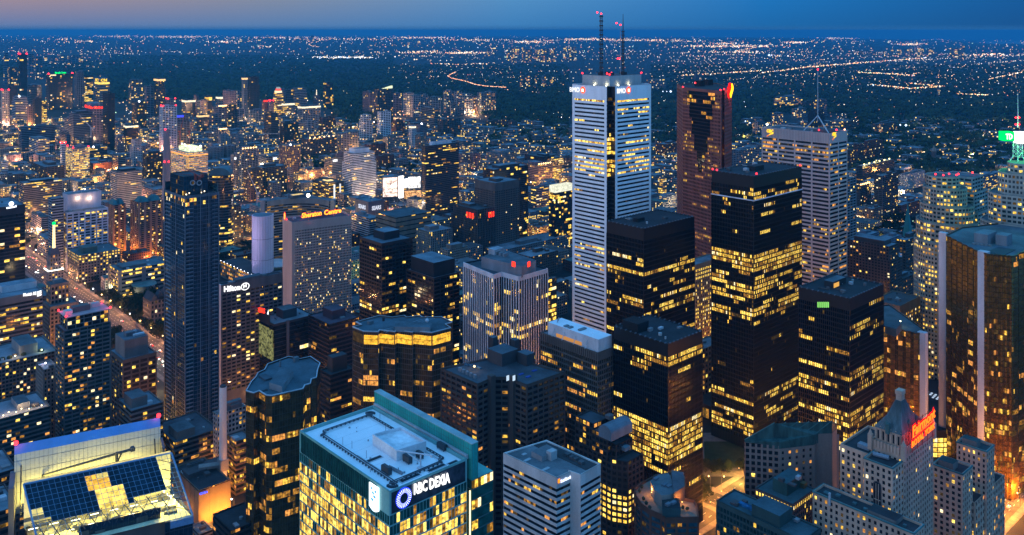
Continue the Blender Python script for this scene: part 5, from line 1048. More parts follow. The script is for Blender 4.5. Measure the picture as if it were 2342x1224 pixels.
B = simple('office_tower', 'black tower with blue roof and lower annexe, nearest right of the red sign hotel', (823, 873, 943, 557, 870), dict(BB, p=.09, rows=[(.46, .5, .6), (.5, .54, .95), (.72, .78, .5)], top=3, roof=roofm((.16, .22, .27))), 'office tower', ph=[(.3, .8, .3, .8, 8, (.03, .03, .035), (.2, .28, .33))], cl=3, mode='face')
z = B.z; q0 = B.N + V * B.b * .55 - U * 1; q = [q0, q0 + V * 30, q0 + V * 30 + U * 25, q0 + U * 25]; B.nw = 60
facade(B, q, 0, 97, p=.15, rows=[(.1, .2, .85), (.35, .4, .8)], roof=roofm((.07, .09, .11)), wname='annexe_window', **BB)
B = simple('office_tower', 'black tower with pale blue roof box behind the bronze restaurant tower', (930, 992, 1050, 636, 840), dict(BB, p=.1, rows=[(.36, .42, .6), (.5, .55, .5), (.64, .7, .6), (.8, .9, .5)], pier=8.4, pw=.9, top=2, bw=2.8), 'office tower', ph=[(.08, .92, .08, .92, 14, (.025, .025, .03), (.24, .32, .38))], cl=0, mode='face')
# --- white ribbed tower
poly = PX([(1129, 628), (1147, 622), (1187, 633), (1252, 614), (1150, 585), (1061, 600)], 125)
B = Bd('office_tower', 'white ribbed tower with two red squares on its rooftop box', 'office tower', poly); B.a = B.b = 30; B.N = poly[2]
WR = wallm((.62, .61, .64)); facade(B, poly, 0, 125, 3.8, 1.9, .1, .15, wallm((.035, .035, .045), .5), glassm((.01, .01, .013)), .06, [(.33, .36, .7), (.42, .45, .5), (.6, .64, .35), (.74, .78, .5)], 3, 'office', pier=0, top=4, roof=roofm((.10, .12, .14)), parapet=1.2)
mb = MB(); O = offs(poly, .1)
for i in (0, 1, 2, 5):
    a0, b0 = O[i], O[(i + 1) % 6]; e = b0 - a0; L = e.length; k = max(1, round(L / 3.3))
    for j in range(k + 1):
        c = a0 + e * (j / k); d = e.normalized(); nn = Vector((d.y, -d.x)); mb.prism([c - d * .5 + nn * .5, c + d * .5 + nn * .5, c + d * .5, c - d * .5], 0, 121)
    mb.prism([a0 + nn * .55, b0 + nn * .55, b0, a0], 121, 125.2)
B.mesh('white_rib', mb, WR)
q = PX([(1193, 612), (1226, 598), (1150, 572), (1101, 590)], 133); mb = MB(); mb.prism(q, 123.8, 134, 0, True, 1); B.mesh('penthouse', mb, [wallm((.36, .37, .41)), roofm((.16, .2, .23))])
unit(B, G(1135, 570, 138), 9, 12, 133, 6, (.45, .47, .5), 'penthouse', roofc=(.4, .45, .5))
for k in range(3): unit(B, G(1138 + k * 9, 580 + k * 2, 135), 2.5, 5, 134, 3, (.3, .33, .36))
for k, (p0, p1, px) in enumerate(((q[3], q[0], 1175), (q[0], q[1], 1209))):
    d = (p1 - p0).normalized(); c = onface(p0, d, px, 604 if k == 0 else 604); panel(B, Vector((c.x, c.y)) - d * 2, Vector((c.x, c.y)) + d * 2, c.z - 2.4, c.z + 2.2, SIGN['red'], 'red_sign', .2, .2)
B = simple('office_block', 'slim dark block glowing green and yellow behind the white ribbed tower', (1240, 1252, 1272, 640, 815), dict(fh=4, bw=2, sf=.3, wall=wallm((.05, .05, .05)), p=.35, run=2, rows=[(.3, .9, .6)]), cl=3)
# --- stone tower with white plant box
B = simple('office_tower', 'stone gridded tower with long white rooftop box before the white marble tower', (1237, 1367, 1404, 807, 620), dict(fh=3.9, bw=2.0, sf=.3, ds=.3, wall=wallm((.20, .165, .145)), p=.1, run=4, pal='gold', glass=glassm((.03, .022, .012), .08, .6), rows=[(.02, .3, .15), (.35, .42, .4), (.5, .56, .5), (.7, .8, .5)], pier=2, pw=.35, pd=.1, top=6), 'office tower', cl=0, mode='face')
z = B.z; mb = MB(); q = sub(B, .02, .9, .12, .95); mb.prism(q, z - 1, z + 8.5, 0, True, 1); ph = B.mesh('penthouse', mb, [wallm((.62, .61, .63)), wallm((.82, .84, .86), .8, .07, .05, False)])
mb = MB()
for s in (.2, .4, .6, .78): c = B.rel(s, .12); d = c - V * 3; mb.tube((c.x, c.y, z + 5.5), (d.x, d.y, z), .3, n=4)
B.mesh('roof_brace', mb, wallm((.55, .55, .57))); panel(B, B.rel(.75, .12), B.rel(.3, .12), z - .2, z + 2.4, emit((1, .45, .12), .5), 'plant_opening', .1, .1)
for s, t, l in ((.55, .3, 4), (.62, .3, 4), (.4, .5, 7)): unit(B, B.rel(s, t), 2.5, l, z + 8.5, 1, (.3, .34, .36))
for k in range(4): c = B.rel(.8 + k * .02, .35 + k * .1); mb = MB(); mb.tube((c.x, c.y, z + 8.5), (c.x, c.y, z + 11), .2); B.mesh('flue', mb, plain((.3, .3, .32)))
mb = MB()
for k in range(28): c = B.rel((k + .5) / 28, 0) - V * .4; mb.box(c, .45, .3, z - 5.6, z - .6)
B.mesh('crown_slots', mb, wallm((.04, .035, .03)))
# --- tan low roof and old lit stone tower in the gaps
simple('office_block', 'tan stone department block with lit top windows behind the small golden tower', (1995, 2058, 2104, 700, 800), dict(wall=wallm((.33, .24, .17)), p=.3, rows=[(0, .1, .95)], pier=4, pw=1.6, pd=.05, bw=4, roof=roofm((.1, .12, .14)), top=9), cl=5)
simple('bank_tower', 'floodlit old stone tower seen in the gap between black towers', (1560, 1590, 1650, 606, 876), dict(fh=3.9, bw=3.1, sf=.4, wall=wallm((.36, .29, .21)), p=.5, pal='full', rows=[(0, .12, .95)], pier=3.1, pw=1.5, pd=.08, top=5), 'bank tower', cl=0)
simple('low_building', 'carved stone banking hall in the orange lit gap between black towers', (1570, 1605, 1655, 800, 800), dict(wall=wallm((.34, .25, .18)), p=.3, pier=5, pw=2, pd=.1, bw=5, fh=5), 'low building', cl=2)
B = simple('low_building', 'single storey black banking pavilion on the plaza', (1560, 1640, 1720, 935, 770), dict(fh=9, bw=3, sf=.1, wall=BK, p=.8, pal='gold', roof=roofm((.05, .05, .052)), top=3), 'pavilion', cl=0)
# --- courthouse, curved towers of the city hall and the pale ceremonial cylinder
def curved(name, label, cx, cy, R, a0, a1, thick, z, face, back, seed, lav=False):
    """a curved slab seen in plan: centre of the arc, radius, start and end angles"""
    n = 16; c = Vector((cx, cy)); inn = [c + Vector((math.cos(a0 + (a1 - a0) * k / n), math.sin(a0 + (a1 - a0) * k / n))) * R for k in range(n + 1)]
    out = [c + (q - c).normalized() * (R + thick) for q in inn]; poly = out + list(reversed(inn)); B = Bd(name, label, 'city hall', poly); B.a = B.b = 1
    return B, inn, out
c0 = G(655, 612); R = 45
B, inn, out = curved('curved_tower', 'curved concave civic tower with lit bands and a bright lamp', P(672, 500, 1225).x, 1225, 52, math.radians(32), math.radians(150), 12, 101, None, None, 1)
cw = wallm((.30, .28, .27)); ne = len(B.poly); fr = list(range(17, 33))
facade(B, B.poly, 0, 101, 3.7, 6.5, .45, .35, cw, glassm((.02, .02, .024)), .1, [(.05, .1, .3)], 2, 'dim', edges=fr, mode='floor', top=8)
facade(B, B.poly, 0, 101, edges=[i for i in range(ne) if i not in fr], wall=cw)
mb = MB()
for k in range(16): mb.face([(inn[k].x, inn[k].y, 100.5), (inn[k + 1].x, inn[k + 1].y, 100.5), (out[k + 1].x, out[k + 1].y, 100.5), (out[k].x, out[k].y, 100.5)])
B.mesh('roof', mb, roofm((.16, .2, .24))); q = (inn[9] + out[9]) / 2; mb = MB(); mb.box(q, 10, 26, 100.5, 105); mb.build('penthouse', wallm((.12, .14, .17)), B.o, B.org); mb = MB(); mb.box(q - V * 1, 8, 17, 105.1, 105.4); B.mesh('skylight', mb, emit((1, .72, .3), .9, var=.3))
q = inn[0]; mb = MB(); mb.box((inn[0] + out[0]) / 2, 14, 6, 0, 103, 0, Vector((0, 1))); mb.box((inn[16] + out[16]) / 2, 14, 6, 0, 103, 0, Vector((0, 1))); B.mesh('end_wall', mb, wallm((.36, .34, .35)))
c = P(705, 447, 1215); mb = MB(); mb.ball(c, 2.6); B.mesh('lamp', mb, emit((1, .85, .55), 9)); point((c.x, c.y - 5, c.z), (1, .8, .5), 30000, 1)
q = P(601, 478, 1180); RB = (24 / F) * 1180; n = 24; poly = [Vector((q.x, q.y)) + Vector((math.cos(2 * math.pi * k / n), math.sin(2 * math.pi * k / n))) * RB for k in range(n)]
B = Bd('curved_tower', 'pale lavender lit windowless rounded civic tower beside the red sign hotel', 'city hall', poly); zt = 97
mb = MB(); mb.prism(poly, 0, zt); I = offs(poly, -.8); B.mesh('wall', mb, wallm((.52, .46, .60), .8, .08)); mb = MB(); mb.face([(p.x, p.y, zt + .05) for p in I]); B.mesh('roof', mb, roofm((.12, .2, .26)))
mb = MB(); 
for zz in (38, 66): O = offs(poly, .06); [mb.face([(O[k].x, O[k].y, zz), (O[(k + 1) % n].x, O[(k + 1) % n].y, zz), (O[(k + 1) % n].x, O[(k + 1) % n].y, zz + .5), (O[k].x, O[k].y, zz + .5)]) for k in range(n)]
for k in range(n): mb.box(offs(poly, .05)[k], .12, .12, 0, zt)
B.mesh('panel_joint', mb, wallm((.2, .18, .24)))
for dx in (-20, -6, 8, 20): point((q.x + dx, q.y - 26, 9), (.75, .62, 1), 26000, 1.5, 'floodlight_glow'); lampm(B, (q.x + dx, q.y - 19, 7), .7, (.9, .85, 1), 6, 'floodlight')
point((q.x - 25, q.y - 34, 75), (.75, .65, 1), 20000, 2, 'floodlight_glow')
c = G(632, 600, 20); mb = MB(); n = 24
for (r0, z0, r1, z1) in ((8, 10, 20, 17), (20, 17, 20, 18.5), (20, 18.5, 12, 22), (12, 22, .1, 23.5)):
    for k in range(n): t0, t1 = 2 * math.pi * k / n, 2 * math.pi * (k + 1) / n; mb.face([(c.x + math.cos(t0) * r0, c.y + math.sin(t0) * r0, z0), (c.x + math.cos(t1) * r0, c.y + math.sin(t1) * r0, z0), (c.x + math.cos(t1) * r1, c.y + math.sin(t1) * r1, z1), (c.x + math.cos(t0) * r1, c.y + math.sin(t0) * r1, z1)])
mb.tube((c.x, c.y, 0), (c.x, c.y, 11), 7, 8, 16); tag(mb.build('council_chamber', wallm((.42, .46, .5)), None, (c.x, c.y, 0)), 'saucer shaped council chamber at the foot of the curved towers', 'civic hall')
B = simple('podium', 'flat terrace podium edged with lamps below the curved civic towers', (505, 618, 668, 648, 1120), dict(fh=6, bw=5, sf=.4, wall=wallm((.22, .2, .18)), p=.75, pal='gold', pier=5, pw=1, pd=.1, roof=roofm((.05, .06, .07))), 'podium', cl=0)
for i in (3, 0):
    for k in range(14): q = B.poly[i] + (B.poly[(i + 1) % 4] - B.poly[i]) * (k / 14); mb = MB(); mb.ball((q.x, q.y, B.z + .5), .55); B.mesh('edge_lamp', mb, emit((.9, .9, 1), 5))
for k in range(6): q = B.rel(.25 + .1 * (k % 3), .6 + .06 * k); lampm(B, (q.x, q.y, B.z + .6), .5, (.8, .85, 1), 5)
# --- mid blocks around
simple('office_tower', 'cream ribbed office tower with two lit roof lamps near the avenue', (143, 153, 247, 487, 1250), dict(fh=3.9, bw=6, sf=.4, wall=wallm((.46, .47, .56)), p=.3, pier=8, pw=2, pd=.1, top=3, roof=roofm((.15, .2, .24)), bot=10), 'office tower', cl=2)
B = simple('office_block', 'blank grey blue rooftop plant block with lamps above the ribbed office', (144, 154, 231, 445, 1270), dict(fh=60, bw=90, sf=.99, wall=wallm((.46, .47, .56)), p=0), 'office block', cl=4)
for px in (178, 204): q = onface(B.N - U * 1.5, V, px, 452); lampm(B, q, .9, (1, .7, .45), 8); point(q - Vector((U.x, U.y, .5)) * 2, (1, .6, .35), 3500, .5)
simple('office_tower', 'pale slab annexe beside the grey blue plant block', (111, 119, 145, 455, 1240), dict(fh=3.8, bw=4, sf=.5, wall=wallm((.36, .37, .42)), p=.08), 'office tower', cl=0)
simple('office_block', 'flat roofed office with a glowing cross of lit windows', (155, 180, 275, 585, 1190), dict(fh=4, bw=4, sf=.45, wall=wallm((.20, .185, .185)), p=.22, pier=4, pw=1.6, pd=.05, rows=[(0, .3, .7)], pal='full', roof=roofm((.12, .19, .22))), ph=[(.2, .6, .15, .5, 8, (.07, .17, .17), (.09, .2, .21))], cl=2)
simple('courthouse', 'low grey courthouse with blank corner piers by the park', (250, 273, 382, 620, 1125), dict(fh=5, bw=4, sf=.5, wall=wallm((.24, .22, .22)), p=.25, rows=[(0, .2, .6)], pal='full', pier=30, pw=5, pd=1, roof=roofm((.13, .2, .24))), 'courthouse', ph=[(.2, .8, .1, .6, 3, (.12, .15, .17))], cl=6)
c = G(330, 650, 16); mb = MB(); mb.tube((c.x, c.y, 0), (c.x, c.y, 16), 13, 13, 24); d_ = tag(mb.build('rotunda', wallm((.20, .18, .17)), None, (c.x, c.y, 0)), 'round drum with green disc roof in front of the courthouse', 'rotunda'); mb = MB(); mb.tube((c.x, c.y, 16), (c.x, c.y, 17), 15.5, 15, 24); mb.tube((c.x, c.y, 17), (c.x, c.y, 18), 3, 2, 12); mb.build('disc_roof', roofm((.12, .26, .27)), d_, (c.x, c.y, 0))
# law hall with pitched roofs
B = rectb('law_hall', 'old stone law hall with steep pitched roofs beside the park', 328, 345, 400, 690, 1010, 'law hall')
facade(B, B.poly, 0, B.z, 5, 4, .4, .3, wallm((.2, .165, .15)), glassm(), .1, [], 1, 'home', pier=4, pw=1.6, pd=.1)
for (a0, a1, b0, b1) in ((0, 1, 0, .32), (0, 1, .68, 1), (.35, .7, .32, .68)):
    q = [x for x in sub(B, a0, a1, b0, b1)]; r1, r2 = (q[0] + q[1]) / 2, (q[2] + q[3]) / 2; mb = MB(); zz = B.z
    mb.face([q[0].to_3d() + Vector((0, 0, zz)), r1.to_3d() + Vector((0, 0, zz + 8)), r2.to_3d() + Vector((0, 0, zz + 8)), q[3].to_3d() + Vector((0, 0, zz))]); mb.face([q[1].to_3d() + Vector((0, 0, zz)), q[2].to_3d() + Vector((0, 0, zz)), r2.to_3d() + Vector((0, 0, zz + 8)), r1.to_3d() + Vector((0, 0, zz + 8))])
    mb.face([q[0].to_3d() + Vector((0, 0, zz)), q[1].to_3d() + Vector((0, 0, zz)), r1.to_3d() + Vector((0, 0, zz + 8))]); B.mesh('pitched_roof', mb, roofm((.07, .08, .1)))
# beacon building
B = rectb('insurance_office', 'stepped stone office with floodlit ledge and glowing rooftop beacon', 101, 111, 146, 622, 1140, 'office tower')
sw = wallm((.33, .29, .28)); facade(B, B.poly, 0, B.z, 4, 3.4, .45, .3, sw, glassm(), .1, [], 1, 'home', pier=3.4, pw=1.6, pd=.05, roof=roofm((.3, .3, .3)), mode='floor'); z = B.z
q = sub(B, .2, .85, .15, .85); facade(B, q, z - 1, z + 20, 5, 3.4, .4, .3, sw, glassm(), .12, [], 1, 'home', pier=3.4, pw=1.6, pd=.1, roof=roofm((.1, .1, .12)), wname='upper_window', mode='floor')
mb = MB(); I = sub(B, .3, .75, .28, .72)
for i in range(4): j = (i + 1) % 4; mb.face([q[i].to_3d() + Vector((0, 0, z + 20)), q[j].to_3d() + Vector((0, 0, z + 20)), I[j].to_3d() + Vector((0, 0, z + 28)), I[i].to_3d() + Vector((0, 0, z + 28))])
mb.face([p.to_3d() + Vector((0, 0, z + 28)) for p in I]); B.mesh('mansard_roof', mb, roofm((.12, .12, .15)))
c = B.rel(.52, .5); mb = MB(); mb.tube((c.x, c.y, z + 28), (c.x, c.y, z + 58), 1.9, 1.4, 8); B.mesh('beacon_mast', mb, emit((1, .72, .3), 2.2)); mb = MB(); mb.ball((c.x, c.y, z + 60), 2.4); B.mesh('beacon_cube', mb, SIGN['green'])
for i in (3, 0):
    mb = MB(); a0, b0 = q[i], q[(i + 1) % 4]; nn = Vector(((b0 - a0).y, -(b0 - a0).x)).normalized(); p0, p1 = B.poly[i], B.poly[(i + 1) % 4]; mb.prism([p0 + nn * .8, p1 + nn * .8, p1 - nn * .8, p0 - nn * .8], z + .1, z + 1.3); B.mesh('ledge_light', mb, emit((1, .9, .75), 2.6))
    m = (p0 + p1) / 2 + nn * 9; point((m.x, m.y, 3), (1, .35, .08), 16000 if i == 3 else 1500, 1)
# ---------------------------------------------------------------- the city behind
# x of the left, nearest and right corner, y of the roof and of the foot in the photo; style; wall; lit share; label; extras
T = [
 (41, 45, 62, 124, 232, 'c', 'k', .05, 'tall thin dark tower with red roof lamps, far left of the city', 'red'),
 (8, 10, 20, 122, 195, 'b', 'u', .1, 'pale blue slab left of the thin dark tower with red lamps', ''),
 (17, 22, 40, 154, 216, 'r', 'd', .35, 'lit dark apartment tower left of the thin dark tower', ''),
 (63, 66, 78, 124, 178, 'r', 'u', .3, 'faint lit apartment tower right of the thin dark tower', ''),
 (77, 82, 97, 131, 183, 'r', 'u', .4, 'broad lit apartment slab above the green lettered tower', ''),
 (113, 116, 130, 129, 148, 'r', 'u', .15, 'hazy pale apartment slab on the far ridge', ''),
 (133, 137, 158, 127, 148, 'r', 'g', .25, 'hazy brown apartment slab on the far ridge', ''),
 (162, 165, 187, 127, 147, 'r', 'u', .35, 'hazy lit apartment slab with white edge on the far ridge', ''),
 (106, 112, 166, 170, 252, 'r', 'k', .22, 'broad dark tower topped with green lettering', 'green'),
 (170, 176, 192, 164, 246, 'p', 'u', .03, 'pale blue unlit ribbed tower right of the green lettered one', ''),
 (192, 195, 213, 174, 234, 'b', 'k', .6, 'black tower with bands of golden office light', ''),
 (217, 228, 250, 181, 247, 'b', 'c', .2, 'tower with yellow lit crown lettering', 'yellow'),
 (236, 247, 262, 214, 346, 'r', 'k', .06, 'very tall dark green residential tower', ''),
 (294, 300, 327, 183, 242, 'r', 'g', .4, 'busy lit apartment tower with pale left edge', ''),
 (2, 5, 21, 207, 292, 'g', 'l', .12, 'stepped white tower with red lamps at the picture edge', 'red'),
 (20, 23, 40, 197, 252, 'c', 'k', .02, 'plain black box tower behind the stepped white one', ''),
 (63, 71, 95, 195, 242, 'c', 'u', .04, 'dim blue office box left of the green lettered tower', ''),
 (27, 36, 64, 222, 278, 'b', 'l', .1, 'pale edged banded office with a lit corner lamp', 'lamp'),
 (62, 66, 74, 240, 290, 'g', 'v', .05, 'narrow pink brick tower glowing orange at its foot', 'glow'),
 (75, 80, 95, 225, 292, 'r', 'k', .12, 'dark narrow tower beside the pink brick one', ''),
 (95, 97, 107, 231, 289, 'b', 'd', .75, 'slim office with broad yellow lit bands', ''),
 (193, 213, 236, 244, 332, 'r', 'v', .1, 'mauve hotel tower with red rooftop lettering', 'redsign'),
 (44, 50, 126, 291, 352, 'b', 'u', .1, 'broad blue glass office slab', ''),
 (67, 88, 113, 319, 364, 'b', 'l', .15, 'grey banded office in front of the broad blue slab', ''),
 (158, 168, 213, 259, 334, 'b', 'u', .08, 'grey blue office tower with black rooftop box', 'box'),
 (137, 152, 161, 302, 347, 'b', 'u', .05, 'small banded office left of the black boxed tower', ''),
 (147, 158, 166, 271, 330, 'b', 'u', .05, 'slim banded annexe of the black boxed tower', ''),
 (138, 142, 150, 328, 405, 'b', 'w', .05, 'narrow white slab with red lamp beside the glowing white tower', 'red'),
 (150, 166, 205, 340, 418, 'b', 'l', .75, 'white tower with glowing wrapped window bands', 'red'),
 (192, 201, 245, 339, 374, 'b', 'd', .3, 'dark office with a floodlit rooftop crane', 'lamp'),
 (258, 270, 287, 357, 402, 'b', 'c', .25, 'small beige office with pitched blue roof', ''),
 (264, 270, 286, 313, 354, 'g', 'v', .3, 'pink stone tower with a lit spine', ''),
 (283, 290, 316, 288, 348, 'b', 'k', .15, 'black office with a comb of lit columns at its top', 'crown'),
 (297, 306, 325, 321, 380, 'g', 'l', .12, 'pale gridded tower with a round sign', ''),
 (199, 214, 256, 374, 396, 'g', 'r', .05, 'dark red theatre block with lamps at its corner', 'glow'),
 (212, 219, 241, 390, 413, 'g', 't', .7, 'small floodlit stone block beside the red theatre', ''),
 (2, 5, 18, 371, 400, 'b', 'w', .1, 'small white box tower at the left edge', ''),
 (17, 25, 63, 403, 437, 'g', 'n', .15, 'grey brown clinic with louvred roof box', 'box'),
 (72, 101, 147, 382, 424, 'r', 'n', .12, 'pair of dark brown blocks with scattered yellow windows', ''),
 (-20, -8, 25, 430, 460, 'g', 't', .9, 'low building with wholly golden lit wall at the left edge', ''),
 (44, 54, 142, 420, 520, 'b', 'g', .3, 'wide grey office with pale roof box and rows of lit windows', 'box'),
 (72, 95, 113, 497, 545, 'b', 'l', .12, 'small pale office before the wide grey one', ''),
 (86, 106, 134, 548, 590, 'b', 'l', .15, 'low pale office behind the beacon building', ''),
 (253, 268, 324, 394, 500, 'b', 'l', .12, 'grey office with white striped side and dark roof box', 'box'),
 (325, 352, 373, 434, 478, 'b', 'c', .15, 'low beige office with a bright lit corner', 'glow'),
 (352, 362, 378, 181, 277, 'r', 'd', .25, 'glass apartment tower with glowing golden crown', 'gold'),
 (331, 335, 352, 197, 277, 'r', 'u', .15, 'grey ribbed apartment tower left of the golden crown', ''),
 (302, 312, 335, 234, 302, 'r', 'k', .25, 'dark green office tower with a bright crown lamp', 'lamp'),
 (378, 384, 402, 227, 252, 'r', 'v', .15, 'small lilac block with two red lamps', 'red'),
 (416, 425, 447, 230, 264, 'b', 'd', .2, 'round cornered dark office with a lit cornice', 'crown'),
 (443, 450, 455, 219, 260, 'g', 'v', .05, 'narrow brown tower with blank pink end wall', ''),
 (451, 458, 474, 230, 264, 'r', 'l', .3, 'pale framed tower with a portal shaped top', ''),
 (468, 474, 485, 219, 262, 'c', 'k', .25, 'plain black office behind the portal shaped top', ''),
 (494, 500, 518, 222, 260, 'r', 'u', .4, 'lilac apartment tower with white lit top floor', 'crown'),
 (510, 526, 540, 208, 264, 'g', 'v', .03, 'blank mauve tower with flat roof', ''),
 (539, 543, 553, 209, 250, 'r', 'u', .35, 'speckled pale tower beside the blank mauve one', ''),
 (553, 557, 566, 178, 264, 'p', 'u', .05, 'slender ribbed shaft with golden lit ring at the top', 'gold'),
 (566, 572, 593, 176, 264, 'r', 'k', .12, 'tall black tower joined to the slender ribbed shaft', ''),
 (599, 602, 613, 230, 266, 'g', 'r', .1, 'small red lit tower with a red bar sign', 'redbar'),
 (615, 618, 626, 231, 266, 'g', 'v', .1, 'small brown tower with a red lamp behind the white crown', 'red'),
 (365, 372, 404, 244, 350, 'r', 'w', .12, 'white framed glass condominium behind the grey smokestack', 'red'),
 (391, 398, 434, 263, 340, 'r', 'u', .15, 'blue glass condominium with a blue floodlit crown', 'bluecrown'),
 (450, 456, 478, 264, 310, 'r', 'd', .2, 'dark tower with white lit hat', 'gold'),
 (477, 484, 506, 262, 288, 'r', 'v', .2, 'lilac apartment block behind the orange cranes', ''),
 (485, 500, 521, 244, 280, 'r', 'v', .1, 'mauve office block with lamps along its roof', 'row'),
 (517, 522, 543, 241, 298, 'r', 'n', .3, 'brown apartment tower beside the mauve lamp lined block', ''),
 (537, 542, 559, 251, 278, 'r', 'l', .25, 'pale apartment block with white end', ''),
 (566, 572, 610, 253, 284, 'r', 'u', .3, 'wide blue apartment slab before the tall black tower', ''),
 (489, 500, 520, 297, 330, 'r', 'l', .12, 'pale lilac block with orange roof lamps', 'row'),
 (500, 506, 526, 309, 340, 'p', 'l', .1, 'lilac ribbed block with a cornice lamp', ''),
 (525, 546, 558, 309, 340, 'g', 'l', .08, 'white gridded clinic with blank corner', ''),
 (556, 566, 592, 310, 336, 'g', 'u', .2, 'blue gridded clinic joined to the white one', ''),
 (327, 335, 393, 353, 430, 'r', 'k', .25, 'black apartment slab with white end wall behind the smokestack', ''),
 (391, 430, 475, 350, 440, 'b', 'w', .85, 'office under construction with orange work lights on every floor', 'site'),
 (475, 488, 511, 338, 375, 'p', 'l', 0, 'windowless beige service block', ''),
 (508, 520, 540, 334, 372, 'p', 'c', 0, 'second windowless beige block, lower and greyer', ''),
 (530, 534, 546, 354, 432, 'g', 'l', .05, 'pale sign slab with white triangular emblem', 'whitesign'),
 (545, 552, 590, 342, 434, 'r', 'u', .2, 'ribbed apartment tower with domed lamp lit top', 'row'),
 (588, 614, 624, 360, 394, 'b', 'u', .12, 'blue banded clinic right of the domed apartment tower', ''),
 (558, 573, 592, 390, 462, 'r', 'n', .25, 'brown brick apartment slab beside the pale crane', ''),
 (583, 600, 656, 384, 446, 'r', 'n', .2, 'broad dark brick apartment block', ''),
 (501, 508, 556, 478, 560, 'g', 'n', .35, 'brown office with lamp lit arcade beside the dark condominium', 'glow'),
 (625, 633, 648, 213, 264, 'b', 't', .7, 'stepped floodlit tower with red crown', 'crownred'),
 (636, 641, 655, 204, 250, 'p', 'u', .05, 'grey ribbed slab behind the floodlit stepped tower', ''),
 (653, 658, 672, 206, 250, 'c', 'u', .04, 'blue office behind the floodlit stepped tower', ''),
 (668, 684, 702, 202, 248, 'b', 'l', .12, 'grey office slab with three lit lower floors', ''),
 (638, 650, 674, 237, 264, 'b', 'u', .4, 'hexagonal office with bright white crown', 'crown'),
 (716, 722, 732, 218, 245, 'g', 'v', .05, 'small mauve tower with a lit finial', 'finial'),
 (740, 745, 762, 190, 250, 'c', 'k', .2, 'lone dark tower before the forest', ''),
 (604, 620, 637, 259, 334, 'b', 'd', .1, 'dark banded glass apartment tower', ''),
 (681, 692, 733, 244, 294, 'r', 'u', .35, 'wide apartment slab with lit column bays', 'crown'),
 (641, 650, 682, 282, 326, 'r', 'k', .25, 'black apartment block below the wide lit bays', ''),
 (695, 704, 719, 278, 306, 'r', 'l', .15, 'small pale ribbed apartment block', ''),
 (729, 738, 768, 269, 304, 'r', 'r', .25, 'red brick apartment block at the forest edge', ''),
 (830, 845, 858, 211, 262, 'p', 'v', .08, 'pair of pink ribbed slabs at the forest edge', ''),
 (857, 863, 899, 204, 292, 'r', 'd', .25, 'tall glass tower with white slab side and lit wedge roof', 'wedge'),
 (896, 905, 919, 214, 258, 'r', 'v', .2, 'brown apartment tower with pink lit edge', ''),
 (822, 831, 851, 264, 322, 'r', 'w', .15, 'white balcony tower, left one of two sisters', ''),
 (864, 871, 893, 256, 324, 'r', 'w', .15, 'white balcony tower, taller sister with lit lobby', ''),
 (769, 780, 818, 305, 356, 'r', 'l', .2, 'pale dotted apartment block', ''),
 (690, 703, 770, 318, 366, 'r', 'd', .2, 'wide dark slab with four orange roof lamps and a lit stair', 'row'),
 (896, 906, 925, 277, 312, 'r', 'r', .2, 'dark red apartment block with flared roof', ''),
 (876, 887, 914, 314, 350, 'g', 'c', .2, 'beige apartment block below the balcony towers', ''),
 (834, 842, 882, 331, 362, 'r', 'r', .12, 'long dark red residence hall', ''),
 (639, 656, 687, 334, 400, 'p', 'v', .3, 'lilac office with a square of lit windows', 'lamp'),
 (600, 618, 651, 356, 388, 'b', 'l', .3, 'striped clinic wall with white animal shaped sign', 'whitesign'),
 (742, 758, 784, 360, 410, 'b', 'c', .1, 'grey office with white lit rooftop sign', 'whitesign'),
 (764, 770, 785, 352, 408, 'p', 'v', .02, 'blank brown slab behind the white banded tower', ''),
 (860, 868, 901, 357, 388, 'g', 'r', .1, 'bright red brick block right of the white banded tower', ''),
 (693, 700, 716, 374, 392, 'g', 't', .8, 'small yellow floodlit block', ''),
 (700, 706, 746, 389, 408, 'g', 'v', .4, 'low pink lit stone school', 'glow'),
 (672, 682, 706, 399, 424, 'g', 't', .9, 'shopfronts blazing orange in a side street', 'glow'),
 (715, 752, 786, 419, 466, 'b', 'd', .35, 'dark cube office with white lit banded side and glowing skylight', 'sky'),
 (783, 806, 860, 352, 462, 'b', 'w', .1, 'white banded hexagonal tower with white roof box', 'wbox'),
 (965, 973, 1049, 334, 506, 'b', 'd', .16, 'dark banded glass tower with white striped edge and white roof box', 'wbox'),
 (923, 930, 945, 213, 262, 'r', 'l', .2, 'white edged apartment slab, leftmost of the estate by the valley', ''),
 (938, 945, 967, 219, 268, 'r', 'l', .2, 'blue grey estate slab, second from the left', ''),
 (960, 966, 980, 217, 264, 'r', 'l', .25, 'dark estate slab with white roof strip', ''),
 (980, 990, 1008, 222, 266, 'r', 'l', .2, 'ribbed estate slab in the middle of the estate', ''),
 (1014, 1021, 1039, 208, 258, 'r', 'l', .4, 'tallest estate slab with bright window columns', ''),
 (1040, 1044, 1056, 209, 250, 'r', 'l', .2, 'teal estate slab behind the tallest', ''),
 (1047, 1062, 1081, 216, 264, 'r', 'l', .4, 'pale estate slab right of the tallest', ''),
 (1079, 1083, 1095, 221, 260, 'r', 'v', .3, 'estate slab lit pink and orange from below', 'glow'),
 (1093, 1101, 1134, 212, 262, 'r', 'l', .4, 'broad estate slab, rightmost by the valley', ''),
 (1024, 1030, 1041, 234, 264, 'r', 'l', .25, 'small pale slab in front of the tallest estate slab', ''),
 (962, 994, 1006, 249, 296, 'b', 'c', .15, 'beige balcony tower in front of the estate', ''),
 (1001, 1013, 1053, 274, 312, 'r', 'n', .15, 'brown brick tower with wavy white roof line', ''),
 (939, 942, 951, 289, 338, 'p', 'w', 0, 'narrow blank white slab with lit top', 'crown'),
